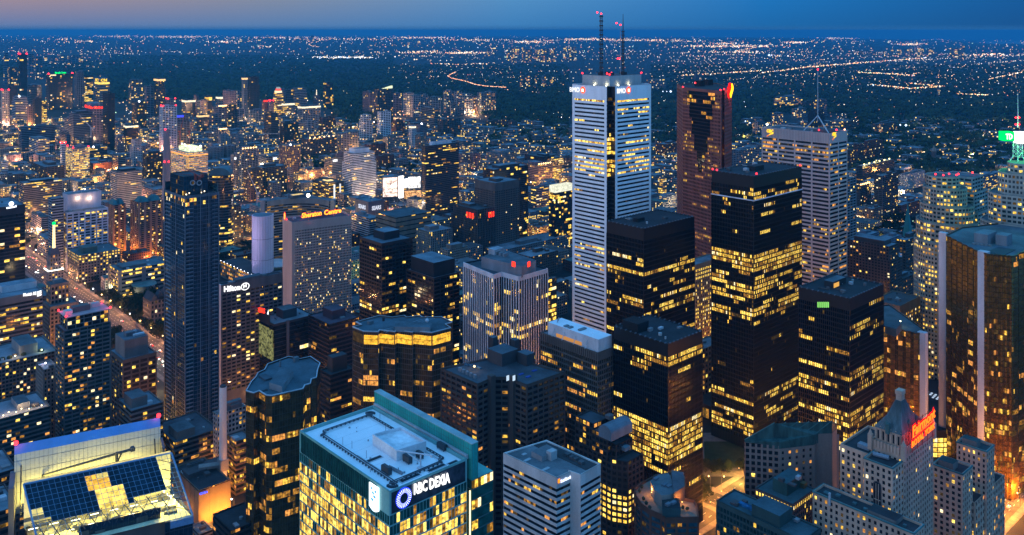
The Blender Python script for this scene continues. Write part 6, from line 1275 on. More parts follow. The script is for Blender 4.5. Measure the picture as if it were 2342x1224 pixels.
 (952, 960, 976, 285, 316, 'g', 'v', .1, 'pink brick block with a white lamp', 'lamp'),
 (950, 963, 973, 311, 344, 'g', 't', .15, 'small beige block below the white slab', ''),
 (1111, 1120, 1147, 277, 293, 'g', 'n', .2, 'low brown apartment house among the trees', ''),
 (1146, 1152, 1163, 275, 294, 'g', 'r', .25, 'low red apartment house among the trees', ''),
 (1163, 1168, 1183, 277, 300, 'g', 'n', .15, 'low dark apartment house with a red lamp', ''),
 (1098, 1106, 1129, 295, 315, 'g', 'c', .15, 'low pale apartment house before the red one', ''),
 (1113, 1143, 1181, 351, 392, 'p', 'l', .1, 'pale ribbed office with grey roof storey behind the glass block', 'box'),
 (1105, 1130, 1208, 388, 560, 'c', 'd', .15, 'dark glass office block behind the brown gridded tower', 'box'),
 (1086, 1132, 1187, 419, 590, 'g', 'n', .04, 'brown gridded tower with ribbed pale top', 'ribtop'),
 (1033, 1092, 1132, 481, 600, 'p', 'n', .04, 'dark brown ribbed tower with red lit corner windows', 'redwin'),
 (953, 985, 1033, 531, 610, 'p', 'c', .1, 'grey ribbed tower with blue roof and rooftop boxes', ''),
 (1008, 1024, 1070, 572, 640, 'g', 't', .08, 'small beige stepped stone block behind the black towers', 'box'),
 (1180, 1232, 1264, 378, 426, 'b', 'v', .2, 'pinkish hotel with lamp lit roof terrace', 'row'),
 (1200, 1240, 1268, 359, 390, 'c', 'k', .03, 'dark slope roofed block behind the pinkish hotel', ''),
 (1256, 1263, 1289, 365, 414, 'b', 't', .8, 'office glowing yellow on every floor', ''),
 (1282, 1290, 1312, 361, 400, 'g', 'n', .12, 'brown block behind the white marble tower', ''),
 (1048, 1060, 1074, 353, 384, 'g', 'v', .15, 'pink brick twin block with hipped roof', ''),
 (1075, 1083, 1099, 351, 384, 'g', 'v', .12, 'second pink brick twin block with lit edge', ''),
 (1220, 1226, 1271, 430, 480, 'b', 'u', .35, 'pale blue and brown office beside the lit crown box', ''),
 (1264, 1270, 1312, 442, 570, 'c', 'k', .2, 'black glass block with floodlit white crown box', 'wcrown'),
 (1207, 1232, 1264, 520, 556, 'g', 't', .6, 'cream corner building floodlit from the street', 'glow'),
 (1222, 1240, 1264, 556, 578, 'g', 't', .05, 'small orange lit theatre roof', 'glow'),
 (1180, 1214, 1276, 588, 640, 'g', 'n', .1, 'brown warehouse roofs beside the white marble tower', ''),
 (1250, 1262, 1300, 650, 700, 'g', 'n', .1, 'brown arched stone block at the foot of the marble tower', ''),
 (1100, 1140, 1300, 575, 606, 'g', 'g', .1, 'long low roofs of the shopping arcade', ''),
 (1477, 1490, 1523, 183, 210, 'r', 'l', .3, 'pale slab estate right of the marble tower', ''),
 (1587, 1591, 1604, 168, 186, 'r', 'v', .25, 'small pink tower above the granite tower', ''),
 (1722, 1733, 1749, 279, 316, 'r', 'u', .25, 'lit apartment block left of the grey steel tower', ''),
 (1766, 1777, 1791, 259, 294, 'r', 'u', .5, 'bright glass apartment tower above the grey steel tower', ''),
 (1770, 1801, 1835, 223, 248, 'b', 'u', .5, 'wide hospital slab with many lit floors by the valley', ''),
 (1816, 1819, 1843, 249, 271, 'r', 'l', .6, 'white apartment slab glowing below the hospital', ''),
 (1835, 1842, 1862, 232, 250, 'r', 'n', .3, 'brown slab right of the hospital', ''),
 (1862, 1871, 1891, 229, 267, 'r', 'v', .25, 'mauve slab pair behind the tripod mast', ''),
 (1848, 1862, 1885, 253, 294, 'p', 'k', .02, 'unlit dark tower shell with a crane arm', ''),
 (1671, 1690, 1736, 344, 390, 'r', 'u', .15, 'banded balcony block between the granite and steel towers', ''),
 (1924, 1932, 1964, 278, 304, 'r', 'n', .25, 'brown apartment block right of the steel tower', ''),
 (1994, 2010, 2051, 284, 310, 'r', 'n', .3, 'wide brown apartment block with many lit windows', ''),
 (1954, 1962, 2021, 330, 378, 'r', 'r', .1, 'large dark brick apartment slab right of the steel tower', ''),
 (1932, 1938, 1957, 346, 386, 'r', 'r', .1, 'dark brick slab half hidden by the steel tower', ''),
 (1966, 1973, 2045, 380, 426, 'b', 'd', .12, 'grey slab with yellow floodlit roof terrace', 'roofrow'),
 (2000, 2018, 2053, 403, 508, 'r', 'd', .15, 'dark glass condominium on the old town quarter', ''),
 (1954, 1967, 1991, 425, 494, 'r', 'd', .2, 'brick and glass condominium with lamp dotted roof', 'row'),
 (2064, 2073, 2115, 400, 436, 'g', 'l', .2, 'white and red brick apartment block in the old town', ''),
 (2058, 2066, 2090, 390, 410, 'g', 'n', .15, 'brown loft with white roof box', 'wbox'),
 (2224, 2240, 2291, 407, 455, 'b', 'u', .25, 'blue lit office between the two stepped towers', ''),
 (1985, 1996, 2018, 478, 520, 'g', 'n', .2, 'brown loft below the dark glass condominium', ''),
 (2052, 2062, 2110, 470, 500, 'g', 'r', .15, 'dark red warehouse with blue roof', ''),
 (2232, 2244, 2262, 470, 520, 'g', 'r', .1, 'red brick warehouse by the tallest stepped tower', ''),
 (1921, 1937, 1957, 410, 720, 'r', 'l', .2, 'slim bow fronted white condominium behind the steel tower', ''),
 (1930, 2036, 2062, 566, 760, 'g', 'n', .12, 'brown office with glass attic behind the green sign tower', 'box'),
 (2000, 2046, 2062, 586, 730, 'g', 'w', .12, 'white framed office with lit roof terrace', ''),
 (2050, 2072, 2102, 550, 700, 'g', 'n', .2, 'plain brown tower with a column of lit windows', ''),
 (1955, 1986, 2010, 538, 600, 'g', 'u', .05, 'low building with pale blue hipped roof', ''),
 (2010, 2036, 2062, 546, 610, 'g', 'u', .05, 'second low building with small pale blue roof', ''),
 (1833, 1878, 1902, 614, 750, 'p', 'k', .01, 'low black block at the foot of the steel tower', ''),
 (2030, 2060, 2100, 640, 740, 'g', 'n', .15, 'brown rooftops between the steel and stepped towers', ''),
 (2060, 2075, 2104, 595, 680, 'g', 'd', .1, 'dark low roof beside the plain brown tower', ''),
 (862, 880, 903, 418, 452, 'b', 'l', .2, 'small grey cinema block beside the billboards', ''),
 (960, 985, 1000, 520, 560, 'g', 'd', .05, 'low roof before the striped glass tower', ''),
 (803, 845, 868, 500, 570, 'b', 'l', .12, 'pale banded office right of the red sign hotel', ''),
 (868, 882, 960, 520, 560, 'g', 'd', .15, 'flat department store roof', 'lamp'),
 (1690, 1700, 1745, 470, 520, 'g', 'r', .2, 'brick block behind the tall black tower', ''),
 (1500, 1520, 1552, 330, 360, 'g', 'r', .2, 'low brick hall right of the marble tower', ''),
 (1508, 1520, 1550, 450, 480, 'g', 'l', .6, 'small lit white block right of the marble tower', ''),
 (1505, 1515, 1524, 410, 444, 'b', 't', .7, 'slim yellow lit block right of the marble tower', ''),
]
STY = {'c': dict(sf=.14, bw=3, ds=.15, run=2, pal='office'), 'b': dict(sf=.46, bw=3.4, run=3, pal='office'), 'g': dict(sf=.45, bw=3.6, pier=3.6, pw=1.5, pd=.05, run=1, pal='home'),
       'p': dict(sf=.2, bw=3.2, pier=3.2, pw=1.3, pd=.35, run=1, pal='office'), 'r': dict(sf=.36, bw=3.4, pier=6.8, pw=.9, pd=.15, run=1, pal='home', ds=.5)}
for i, (xl, xn, xr, yr, yb, st, wc, p_, label, ex) in enumerate(T):
    Y0 = 692000 / (yb - EY); r = random.Random(i * 17 + 3); far = Y0 / 875.0
    p, z, a, b = rect(xl, xn, xr, yr, Y0)
    if b > 3.2 * max(a, 1) or True: 
        if a < 10: p[2], p[3] = p[1] + U * 14, p[0] + U * 14; a = 14
        if b < 8: p[1], p[2] = p[0] + V * 8, p[3] + V * 8; b = 8
    name = {'r': 'apartment_tower', 'b': 'office_tower', 'c': 'office_tower', 'g': 'stone_block', 'p': 'office_tower'}[st]
    if z < 45: name = 'apartment_block' if st == 'r' else ('brick_block' if st == 'g' else 'office_block')
    B = Bd(name, label, name.replace('_', ' '), p); B.a, B.b, B.z = a, b, z
    k = dict(STY[st]); c0 = WC[wc]; j = r.uniform(.8, 1.15); bw = max(k.pop('bw'), far * 1.5); fh = max(3.4, far * 1.75)
    if 'pier' in k: k['pier'] = bw * (2 if st == 'r' else 1); k['pw'] = max(k['pw'], far * .55); k['pw'] = min(k['pw'], bw * .5)
    g = (.014, .02, .026) if st != 'r' else (.02, .028, .034)
    if 'ribtop' in ex: k['top'] = 13
    if 'site' in ex: k.update(pal='gold', run=4, top=1)
    if st == 'r': p_ *= .7 if Y0 < 2600 else .5
    pr0 = [(.92, 1, .55)] if yb > 270 and i % 3 else []  # lit bottom storeys, added to brighten street level
    pr = [(0, .3, p_), (.3, .7, p_ * r.uniform(.5, 1.2)), (.7, 1, p_ * r.uniform(.8, 1.5))] if st in 'bc' else [(.55, .7, p_ * 1.3)]
    if i % 4 == 1 and z > 45 and 'ribtop' not in ex and 'site' not in ex:      # a narrower upper tier
        zl = z * r.uniform(.72, .86); facade(B, offs(p, -2.6), zl - 1, z, fh, bw, wall=wallm(tuple(round(x * j, 3) for x in c0)), glass=glassm(g, .15, .3), p=p_, roof=roofm(RC[r.choice('bbbgdd')]), mode='floor', seed=i + 7, parapet=.8, wname='upper_window', **k); k.pop('top', 0)
    else: zl = z
    facade(B, p, 0, zl, fh, bw, wall=wallm(tuple(round(x * j, 3) for x in c0)), glass=glassm(g, .15, .3), p=p_, rows=pr0 + pr, roof=roofm(RC[r.choice('bbbgdd')]), mode='floor', seed=i, parapet=.8, **k)
    n = 1 + (Y0 < 2200) + (Y0 < 1500)
    for q in range(n):
        s, t = r.uniform(.3, .7), r.uniform(.3, .7); w1, w2 = a * r.uniform(.2, .45), b * r.uniform(.2, .5)
        if q: w1 = w2 = min(a, b) * .16; s, t = r.uniform(.15, .85), r.uniform(.15, .85)
        if 'box' in ex and q == 0: w1, w2, s, t = a * .65, b * .6, .5, .5
        col = (.55, .57, .6) if 'wbox' in ex else ((.05, .055, .06) if ex == 'box' and st == 'b' else tuple(x * .8 for x in c0)); hh = (r.uniform(3, 6) if q == 0 else r.uniform(1.5, 3)) * (1.5 if 'wbox' in ex else 1)
        unit(B, B.rel(s, t), w1, w2, z - .8, hh, col, 'penthouse' if q == 0 else 'roof_unit', roofc=RC['b'])
    s = far; n3 = Vector((-V.x, -V.y, 0)); n4 = Vector((-U.x, -U.y, 0))
    def at(a_, b_, h): q = B.rel(a_, b_); return Vector((q.x, q.y, z + h))
    def ledge(m, h0, h1, nm):
        O = offs(p, .4 + s * .1); mb = MB(); mb.prism(O, z + h0, z + h1, 0, True); B.mesh(nm, mb, m)
    if 'red' in ex.split() or ex == 'red': beacons(B, [at(.05, .05, 1.5), at(.05, .95, 1.5), at(.95, .1, 1.5)])
    if ex == 'lamp': mb = MB(); mb.ball(at(.05, .3, 2), s * .9); B.mesh('lamp', mb, emit((.9, .95, 1), 6))
    if ex == 'glow': q = B.rel(-.2, .3) - V * 6; point((q.x, q.y, 7), (1, .40, .09), 40000 * max(1, (Y0 / 1200) ** 1.5), 1.5)
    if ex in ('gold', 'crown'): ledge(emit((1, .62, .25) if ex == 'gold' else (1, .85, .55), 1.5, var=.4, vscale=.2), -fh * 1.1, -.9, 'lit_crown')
    if ex == 'wedge': mb = MB(); q = [at(.2, .4, 0), at(.2, 1, 0), at(.8, 1, 0), at(.8, .4, 0), at(.2, 1, 9), at(.8, 1, 9)]; mb.face([q[0], q[1], q[4]]); mb.face([q[0], q[4], q[5], q[3]]); mb.face([q[1], q[2], q[5], q[4]]); B.mesh('lit_wedge', mb, emit((.85, .95, .6), 1.2))
    if ex == 'crownred': 
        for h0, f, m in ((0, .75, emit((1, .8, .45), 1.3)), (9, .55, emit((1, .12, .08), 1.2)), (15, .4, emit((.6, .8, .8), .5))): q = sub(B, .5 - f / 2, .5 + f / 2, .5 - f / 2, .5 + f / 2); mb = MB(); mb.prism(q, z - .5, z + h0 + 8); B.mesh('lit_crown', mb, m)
    if ex == 'bluecrown': q = B.rel(0, .3); panel(B, B.rel(0, .1), B.rel(0, .6), z - 8, z - 2, emit((.05, .07, 1), 1.6), 'lit_crown')
    if ex in ('row', 'roofrow'):
        for q in range(6): mb = MB(); mb.ball(at(.04 if ex == 'row' else .3, .1 + .16 * q, 1.6), s * .75); B.mesh('lamp', mb, emit((1, .55, .2) if ex == 'row' else (1, .85, .3), 5))
    if ex == 'roofrow': 
        for q in (.2, .5, .8): c = at(.3, q, 4); point(c, (1, .85, .3), 9000, 1.5)
    if ex == 'whitesign': q0, q1 = B.rel(0, .12), B.rel(0, .5); text(B, 'SK' if i % 2 else 'UHN', (q0.x, q0.y, z - 9 - s), (q1.x, q1.y, z - 9 - s), 3 + s * 1.2, SIGN['white'], 'sign_lettering', .6, .4, .04)
    if ex == 'finial': mb = MB(); c = at(.5, .5, 0); mb.tube(c, c + Vector((0, 0, 24)), 2.6, 1.2, 6); B.mesh('lit_finial', mb, emit((1, .85, .6), 1.5))
    if ex == 'green': text(B, 'Manulife Centre', at(0, .25, 1), at(0, .72, 1), 9, SIGN['green'], 'sign_lettering', .6, .4, .03); beacons(B, [at(.1, 0, 2), at(.1, 1, 2)]); panel(B, B.rel(0, .05), B.rel(0, .3), z - 7, z - 2, LIT[3], 'lit_window')
    if ex == 'yellow': text(B, 'CN', at(0, .1, -12), at(0, .75, -12), 13, SIGN['yellow'], 'sign_lettering', .6, .4, .04); text(B, 'C', at(.8, 0, -12), at(.2, 0, -12), 13, SIGN['yellow'], 'sign_lettering', .6, .4, .04); ledge(LIT[0], -24, -15, 'lit_crown')
    if ex == 'redsign':
        text(B, 'Delta', at(.9, 0, -7), at(.05, 0, -7), 8, SIGN['red'], 'sign_lettering', .6, .4, .04); text(B, 'Chelsea', at(0, .05, -7), at(0, .98, -7), 8, SIGN['red'], 'sign_lettering', .6, .4, .04)
        mb = MB(); mb.box(B.rel(.6, .55), a * .5, b * .9, z, z + 9); B.mesh('penthouse', mb, wallm((.3, .34, .4)))
    if ex == 'redbar': panel(B, B.rel(0, .1), B.rel(0, .9), z - 6, z + .5, SIGN['red'], 'sign_bar')
    if ex == 'sky': mb = MB(); mb.box(B.rel(.5, .5), a * .3, b * .4, z - .7, z + .8); B.mesh('skylight', mb, emit((1, .72, .3), 1.3, var=.3)); panel(B, B.rel(0, .3), B.rel(0, .42), 4, z - 4, emit((.9, .92, .95), 1), 'lit_stair', .6); panel(B, B.rel(0, .7), B.rel(0, .8), 4, z - 4, emit((.9, .92, .95), .9), 'lit_stair', .6)
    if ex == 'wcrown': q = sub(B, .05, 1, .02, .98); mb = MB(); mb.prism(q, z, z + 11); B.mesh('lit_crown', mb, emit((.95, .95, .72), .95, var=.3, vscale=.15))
    if ex == 'redwin':
        for (b0, b1, face) in ((.55, .95, 0), (.0, .5, 1)):
            for q in range(3):
                if face: e0, e1 = B.rel(.14 + .1 * q + .06, 0), B.rel(.14 + .1 * q, 0)
                else: e0, e1 = B.rel(0, .62 + .12 * q), B.rel(0, .69 + .12 * q)
                panel(B, e0, e1, z - 14, z - 6, SIGN['red'], 'red_window', .7, .1)
    if ex == 'ribtop':
        mb = MB()
        for q in range(22): c = B.rel(0, (q + .5) / 22); mb.box(c - U * .45, .4, .5, z - 12, z - .5)
        for q in range(18): c = B.rel((q + .5) / 18, 0); mb.box(c - V * .45, .5, .4, z - 12, z - .5)
        B.mesh('crown_ribs', mb, wallm((.30, .26, .25)))
    if ex == 'site':
        mb = MB(); mb.prism(sub(B, .1, .7, .15, .8), z, z + 9); B.mesh('lit_formwork', mb, emit((.85, .95, .6), 1.3, var=.6, vscale=.2))
        for q in range(9): mb = MB(); mb.ball(at(r.random(), r.random(), 6 + 6 * r.random()), 1.6); B.mesh('work_lamp', mb, emit((1, 1, .8), 6))
        mb = MB(); c = B.rel(0, 0) - (U + V) * 1.5
        for sx in (-2, 2): mb.tube((c.x + sx, c.y, 0), (c.x + sx, c.y, z - 6), .5, n=4)
        for q in range(14): mb.tube((c.x - 2, c.y, q * z / 15), (c.x + 2, c.y, (q + 1) * z / 15), .4, n=4); mb.tube((c.x + 2, c.y, q * z / 15), (c.x - 2, c.y, (q + 1) * z / 15), .4, n=4)
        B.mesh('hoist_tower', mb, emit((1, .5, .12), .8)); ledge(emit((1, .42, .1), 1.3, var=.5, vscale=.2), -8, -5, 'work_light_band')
# lone shapes: smokestack, barrel topped tower, billboards, mall, church spires, cranes
c = P(381, 440, 1500); t = P(381, 296, 1500); mb = MB(); mb.tube((c.x, c.y, 0), (t.x, t.y, t.z), 8.5, 5, 12); st_ = tag(mb.build('smokestack', wallm((.26, .28, .33)), None, (c.x, c.y, 0)), 'slender grey concrete smokestack behind the dark glass condominium', 'smokestack')
for px, py in ((376, 370), (386, 370), (378, 296)): mb = MB(); mb.ball(P(px, py, 1491), 1.6); mb.build('beacon', BEAC, st_, (c.x, c.y, 0))
c = P(506, 390, 1380); n = 18; poly = [Vector((c.x, c.y)) + Vector((math.cos(2 * math.pi * k / n) * 19, math.sin(2 * math.pi * k / n) * 15)) for k in range(n)]
B = Bd('office_tower', 'round cornered dark office with barrel shaped green roof', 'office tower', poly); B.a = B.b = 1
facade(B, poly, 0, 118, 4.2, 3.4, .4, .3, wallm((.13, .12, .12)), glassm(), .12, [(.75, .8, .8), (.85, 1, .5)], 3, 'office', roof=roofm((.08, .1, .12)), mode='floor')
mb = MB()
for k in range(8):
    t0, t1 = math.pi * k / 8, math.pi * (k + 1) / 8; g = lambda t_, y: (c.x - math.cos(t_) * 17, c.y + y, 118 + math.sin(t_) * 12); mb.face([g(t0, -9), g(t1, -9), g(t1, 9), g(t0, 9)])
mb.face([(c.x - math.cos(math.pi * k / 8) * 17, c.y - 9, 118 + math.sin(math.pi * k / 8) * 12) for k in range(9)]); B.mesh('barrel_roof', mb, wallm((.07, .16, .19), .5))
# billboard square
def board(x0, x1, y0, y1, Y, m, label, name='billboard'):
    a_, b_ = P(x0, y1, Y), P(x1, y1, Y + 8); zt = P(x0, y0, Y).z; e = Vector((b_.x - a_.x, b_.y - a_.y)).normalized(); n_ = Vector((e.y, -e.x)); mb = MB(); q = [Vector((a_.x, a_.y)), Vector((b_.x, b_.y)), Vector((b_.x, b_.y)) - n_ * 2, Vector((a_.x, a_.y)) - n_ * 2]; zb = max(a_.z, 2); mb.prism(q, zb, zt)
    o = tag(mb.build(name, wallm((.1, .1, .1)), None, (a_.x, a_.y, 0)), label, 'billboard'); mb = MB(); mb.prism([q[0] + n_ * .4 + e * .6, q[1] + n_ * .4 - e * .6, q[1] + n_ * .1 - e * .6, q[0] + n_ * .1 + e * .6], zb + 1, zt - 1); mb.build('screen', m, o, (a_.x, a_.y, 0))
    mb = MB(); [mb.tube((q[k].x, q[k].y, -1), (q[k].x, q[k].y, zt - 1), .8, n=6) for k in (2, 3)]; mb.build('post', plain((.1, .1, .1)), o, (a_.x, a_.y, 0)); return o
board(875, 912, 406, 452, 1690, emit((1, .72, .6), 1.7, var=.85, vscale=.12), 'blazing pink and white advertising wall left of the white pillar')
board(911, 923, 402, 455, 1680, emit((.95, .97, 1), 2.6), 'solid white glowing pillar screen between two advertising walls', 'pillar_screen')
board(923, 934, 408, 432, 1700, emit((.95, .97, 1), 1.5, var=.5, vscale=.1), 'small pale screen just right of the white pillar')
board(933, 962, 404, 432, 1720, emit((1, .97, .93), 1.8, var=.8, vscale=.1), 'big square white screen with dark figures')
board(924, 964, 436, 456, 1700, emit((1, .5, .2), 1.1, var=.95, vscale=.16), 'low orange and green shop sign strip below the square screen')
for x, Y in ((890, 1600), (930, 1600), (950, 1640)): q = P(x, 450, Y); point((q.x, q.y, 20), (1, .85, .75), 40000, 3)
simple('shopping_mall', 'dark flat mall roof with a striped round skylight', (860, 905, 985, 498, 1450 and 1320), dict(fh=7, bw=7, sf=.75, wall=wallm((.30, .24, .18)), p=.1, roof=roofm((.09, .13, .15))), 'mall', cl=2)
c = G(925, 468, 58); mb = MB(); mb.tube((c.x, c.y, 58), (c.x, c.y, 59.5), 16, 15, 20)
B = simple('department_store', 'blue grey store box with white lettering on two sides', (813, 843, 878, 462, 1440), dict(fh=30, bw=40, sf=.99, wall=wallm((.09, .12, .18)), p=0, roof=roofm((.2, .26, .3))), 'store', cl=4)
z = B.z; p0, p1 = B.rel(.75, 0), B.rel(.2, 0); text(B, 'SEARS', (p0.x, p0.y, z - 14), (p1.x, p1.y, z - 14), 7, emit((.8, .85, 1), .9), 'sign_lettering', .5, .3, .03); p0, p1 = B.rel(0, .2), B.rel(0, .8); text(B, 'SEARS', (p0.x, p0.y, z - 15), (p1.x, p1.y, z - 15), 7, emit((.8, .85, 1), .9), 'sign_lettering', .5, .3, .03)
def church(px, py, Y, ybase, col, label, w=6, tower=True):
    b_ = P(px, ybase, Y); t = P(px, py, Y); z1 = b_.z + (t.z - b_.z) * .42; o = (b_.x, b_.y, 0); mb = MB(); mb.box((b_.x, b_.y), w, w, 0, z1); mb.box((b_.x + 14, b_.y + 14), 13, 30, 0, 13)
    e = tag(mb.build('church', wallm((.16, .13, .12)), None, o), label, 'church'); mb = MB(); s_ = [Vector((b_.x, b_.y)) + U * a_ * w * .55 + V * c_ * w * .55 for a_, c_ in ((-1, -1), (-1, 1), (1, 1), (1, -1))]
    for i in range(4): mb.face([s_[i].to_3d() + Vector((0, 0, z1)), s_[(i + 1) % 4].to_3d() + Vector((0, 0, z1)), (b_.x, b_.y, t.z)])
    mb.build('spire', col, e, o); mb = MB()
    for i in range(4): mb.tube(s_[i].to_3d() + Vector((0, 0, z1 - 3)), s_[i].to_3d() + Vector((0, 0, z1 + 6)), .9, .1, 5)
    mb.build('pinnacle', wallm((.16, .13, .12)), e, o); mb = MB(); c = Vector((b_.x, b_.y)) + (U + V) * 12; h = 13
    l_, r_ = 15, 7; q = [c - V * l_ - U * r_, c + V * l_ - U * r_, c + V * l_ + U * r_, c - V * l_ + U * r_]; r1, r2 = c - V * l_, c + V * l_
    mb.face([q[0].to_3d() + Vector((0, 0, h)), q[1].to_3d() + Vector((0, 0, h)), r2.to_3d() + Vector((0, 0, h + 9)), r1.to_3d() + Vector((0, 0, h + 9))]); mb.face([q[3].to_3d() + Vector((0, 0, h)), q[2].to_3d() + Vector((0, 0, h)), r2.to_3d() + Vector((0, 0, h + 9)), r1.to_3d() + Vector((0, 0, h + 9))]); mb.build('nave_roof', roofm((.06, .08, .09)), e, o)
    if Y < 1500: q = Vector((b_.x, b_.y)) - U * (w / 2 + .1); mb = MB(); mb.ball((q.x, q.y, z1 - 7), 1.4); mb.build('clock_face', emit((1, .9, .6), 2.5), e, o)
church(2076, 463, 1170, 600, wallm((.05, .30, .28), .6), 'cathedral with tall green copper spire and lit clock', 9)
church(1108, 318, 2450, 350, wallm((.05, .2, .2), .6), 'distant church with thin green spire by the botanical dome', 8)
church(1182, 296, 2700, 318, wallm((.08, .2, .2), .6), 'distant brick church with short green spire in the dark park', 8)
church(2136, 332, 2300, 356, wallm((.4, .36, .3), .8), 'stone church with pale square tower lit from below', 9)
q = P(2140, 356, 2280); point((q.x, q.y - 20, 9), (1, .75, .45), 26000, 1)
c = P(1122, 338, 2300); mb = MB()
for k in range(12):
    t0, t1 = 2 * math.pi * k / 12, 2 * math.pi * (k + 1) / 12
    for (r0, h0, r1, h1) in ((9, 0, 9, 7), (9, 7, 6.5, 12), (6.5, 12, 1.5, 15), (1.5, 15, .8, 18)): mb.face([(c.x + math.cos(t0) * r0, c.y + math.sin(t0) * r0, h0), (c.x + math.cos(t1) * r0, c.y + math.sin(t1) * r0, h0), (c.x + math.cos(t1) * r1, c.y + math.sin(t1) * r1, h1), (c.x + math.cos(t0) * r1, c.y + math.sin(t0) * r1, h1)])
tag(mb.build('glass_dome', wallm((.2, .22, .26), .4), None, (c.x, c.y, 0)), 'small glass palm house dome before the dark park', 'dome')
crane(560, 175, 3400, 556, 132, 160, (.06, .12, .2), 'faint blue tower crane above the slender ribbed shaft')
crane(208, 315, 1560, 182, 264, 292, (.35, .38, .42), 'pale luffing crane in front of the grey blue office')
crane(588, 470, 1290, 566, 390, 440, (.40, .36, .38), 'pale leaning crane beside the brown brick slab')
crane(412, 330, 1640, 424, 255, 300, (.30, .06, .03), 'orange red crane rising from the construction site')
crane(434, 330, 1650, 446, 252, 300, (.30, .06, .03), 'second orange red crane, right one on the construction site')
crane(612, 340, 1900, 640, 306, 306, (.4, .42, .4), 'level arm crane before the black apartment block')
# ---------------------------------------------------------------- ground, water, streets
def gmat(name, c1, c2, scale):
    m, t, b = newmat(name); n = _noise(t, scale, detail=6); r = t.nodes.new('ShaderNodeValToRGB'); ramp(r, [(.35, c1), (.65, c2)])
    t.links.new(n.outputs[0], r.inputs[0]); t.links.new(r.outputs[0], b.inputs['Base Color']); b.inputs['Roughness'].default_value = .9; b.inputs['Specular IOR Level'].default_value = .15; return m
rs = [0, 150, 300] + [300 * 1.09 ** k for k in range(1, 66)]; A = [math.radians(-52 + 104 * k / 150) for k in range(151)]
mb = MB(); vs = []
for r_ in rs:
    for a_ in A:
        x, y = r_ * math.sin(a_), r_ * math.cos(a_) - 60; mb.v.append((x, y, terr(x, y) if r_ > 3000 else zg(x, y)))
n = len(A)
for i in range(len(rs) - 1):
    for j in range(n - 1): k = i * n + j; mb.f.append((k, k + 1, k + n + 1, k + n)); mb.m.append(0)
tag(mb.build('ground', gmat('ground', (.012, .014, .015), (.03, .032, .034), .02)), kind='structure')
mb = MB(); sh = []
for k in range(40):
    px = 2085 + k * 12; y = 88 + 12 * sm(2085, 2330, px) + 1.4 * math.sin(k * .9)
    Y = F * (H + 22) / (y - EY); sh.append((px, Y))
for (p0, Y0), (p1, Y1) in zip(sh, sh[1:]):
    for d0, d1 in ((0, .2), (.2, .5), (.5, 1)):
        q = []
        for px, Y, d in ((p0, Y0, d0), (p1, Y1, d0), (p1, Y1, d1), (p0, Y0, d1)):
            yy = Y + (70000 - Y) * d; x = (px - CX) / F * yy; q.append((x, yy, zg(x, yy) + 25))
        mb.face(q)
wm, t_, b_ = newmat('water'); b_.inputs['Base Color'].default_value = (.02, .07, .12, 1); b_.inputs['Roughness'].default_value = .25
tag(mb.build('water', wm), kind='structure')
ASPH = gmat('asphalt', (.04, .04, .042), (.065, .063, .062), .15); PAVE = gmat('pavement', (.11, .10, .095), (.16, .15, .14), .3); WHITE = plain((.7, .7, .68))
def road(name, a, b, w, lanes=4, z=.02):
    a, b = Vector(a), Vector(b); e = (b - a).normalized(); nn = Vector((e.y, -e.x)); L = (b - a).length; mb = MB(); k = max(1, int(L / 60))
    for i in range(k):
        p, q = a + e * (L * i / k), a + e * (L * (i + 1) / k); mb.face([(x.x, x.y, zg(x.x, x.y) + z) for x in (p - nn * w / 2, q - nn * w / 2, q + nn * w / 2, p + nn * w / 2)])
    tag(mb.build(name, ASPH), kind='structure'); mb = MB()
    for s in (-1, 1): mb.prism([a + nn * s * (w / 2), b + nn * s * (w / 2), b + nn * s * (w / 2 + 5), a + nn * s * (w / 2 + 5)] if s < 0 else [a + nn * (w / 2 + 5), b + nn * (w / 2 + 5), b + nn * w / 2, a + nn * w / 2], -.5, z + .14)
    tag(mb.build('pavement', PAVE), kind='structure'); mb = MB()
    for l in range(1, lanes):
        o = -w / 2 + w * l / lanes
        for i in range(int(L / 9)):
            p = a + e * (i * 9) + nn * o; mb.face([(x.x, x.y, zg(x.x, x.y) + z + .006) for x in (p - nn * .12, p + e * 3.5 - nn * .12, p + e * 3.5 + nn * .12, p + nn * .12)])
    tag(mb.build('lane_markings', WHITE), kind='structure')
    us = [x.dot(U) for x in (a, b)]; vs_ = [x.dot(V) for x in (a, b)]; OCC.append((min(us) - w / 2, max(us) + w / 2, min(vs_) - w / 2, max(vs_) + w / 2))
    return a, b, e, nn
ua = G(262, 742); ROADS = [road('avenue', ua - U * 420, ua + U * 900, 34, 8)]
fb = G(2268, 1170); ROADS.append(road('street', fb - V * 260, fb + V * 500, 24, 6, .03))
wb = G(1650, 1150); ROADS.append(road('street', wb - V * 230, wb + V * 140, 20, 4, .03)); ROADS.append(road('street', wb - U * 60, wb + U * 300, 18, 4, .04))
sb = G(480, 1165); ROADS.append(road('street', sb - U * 160, sb + U * 380, 18, 4, .03))
gb = G(1612, 868); ROADS.append(road('street', gb - V * 120, gb + V * 200, 18, 4, .05))
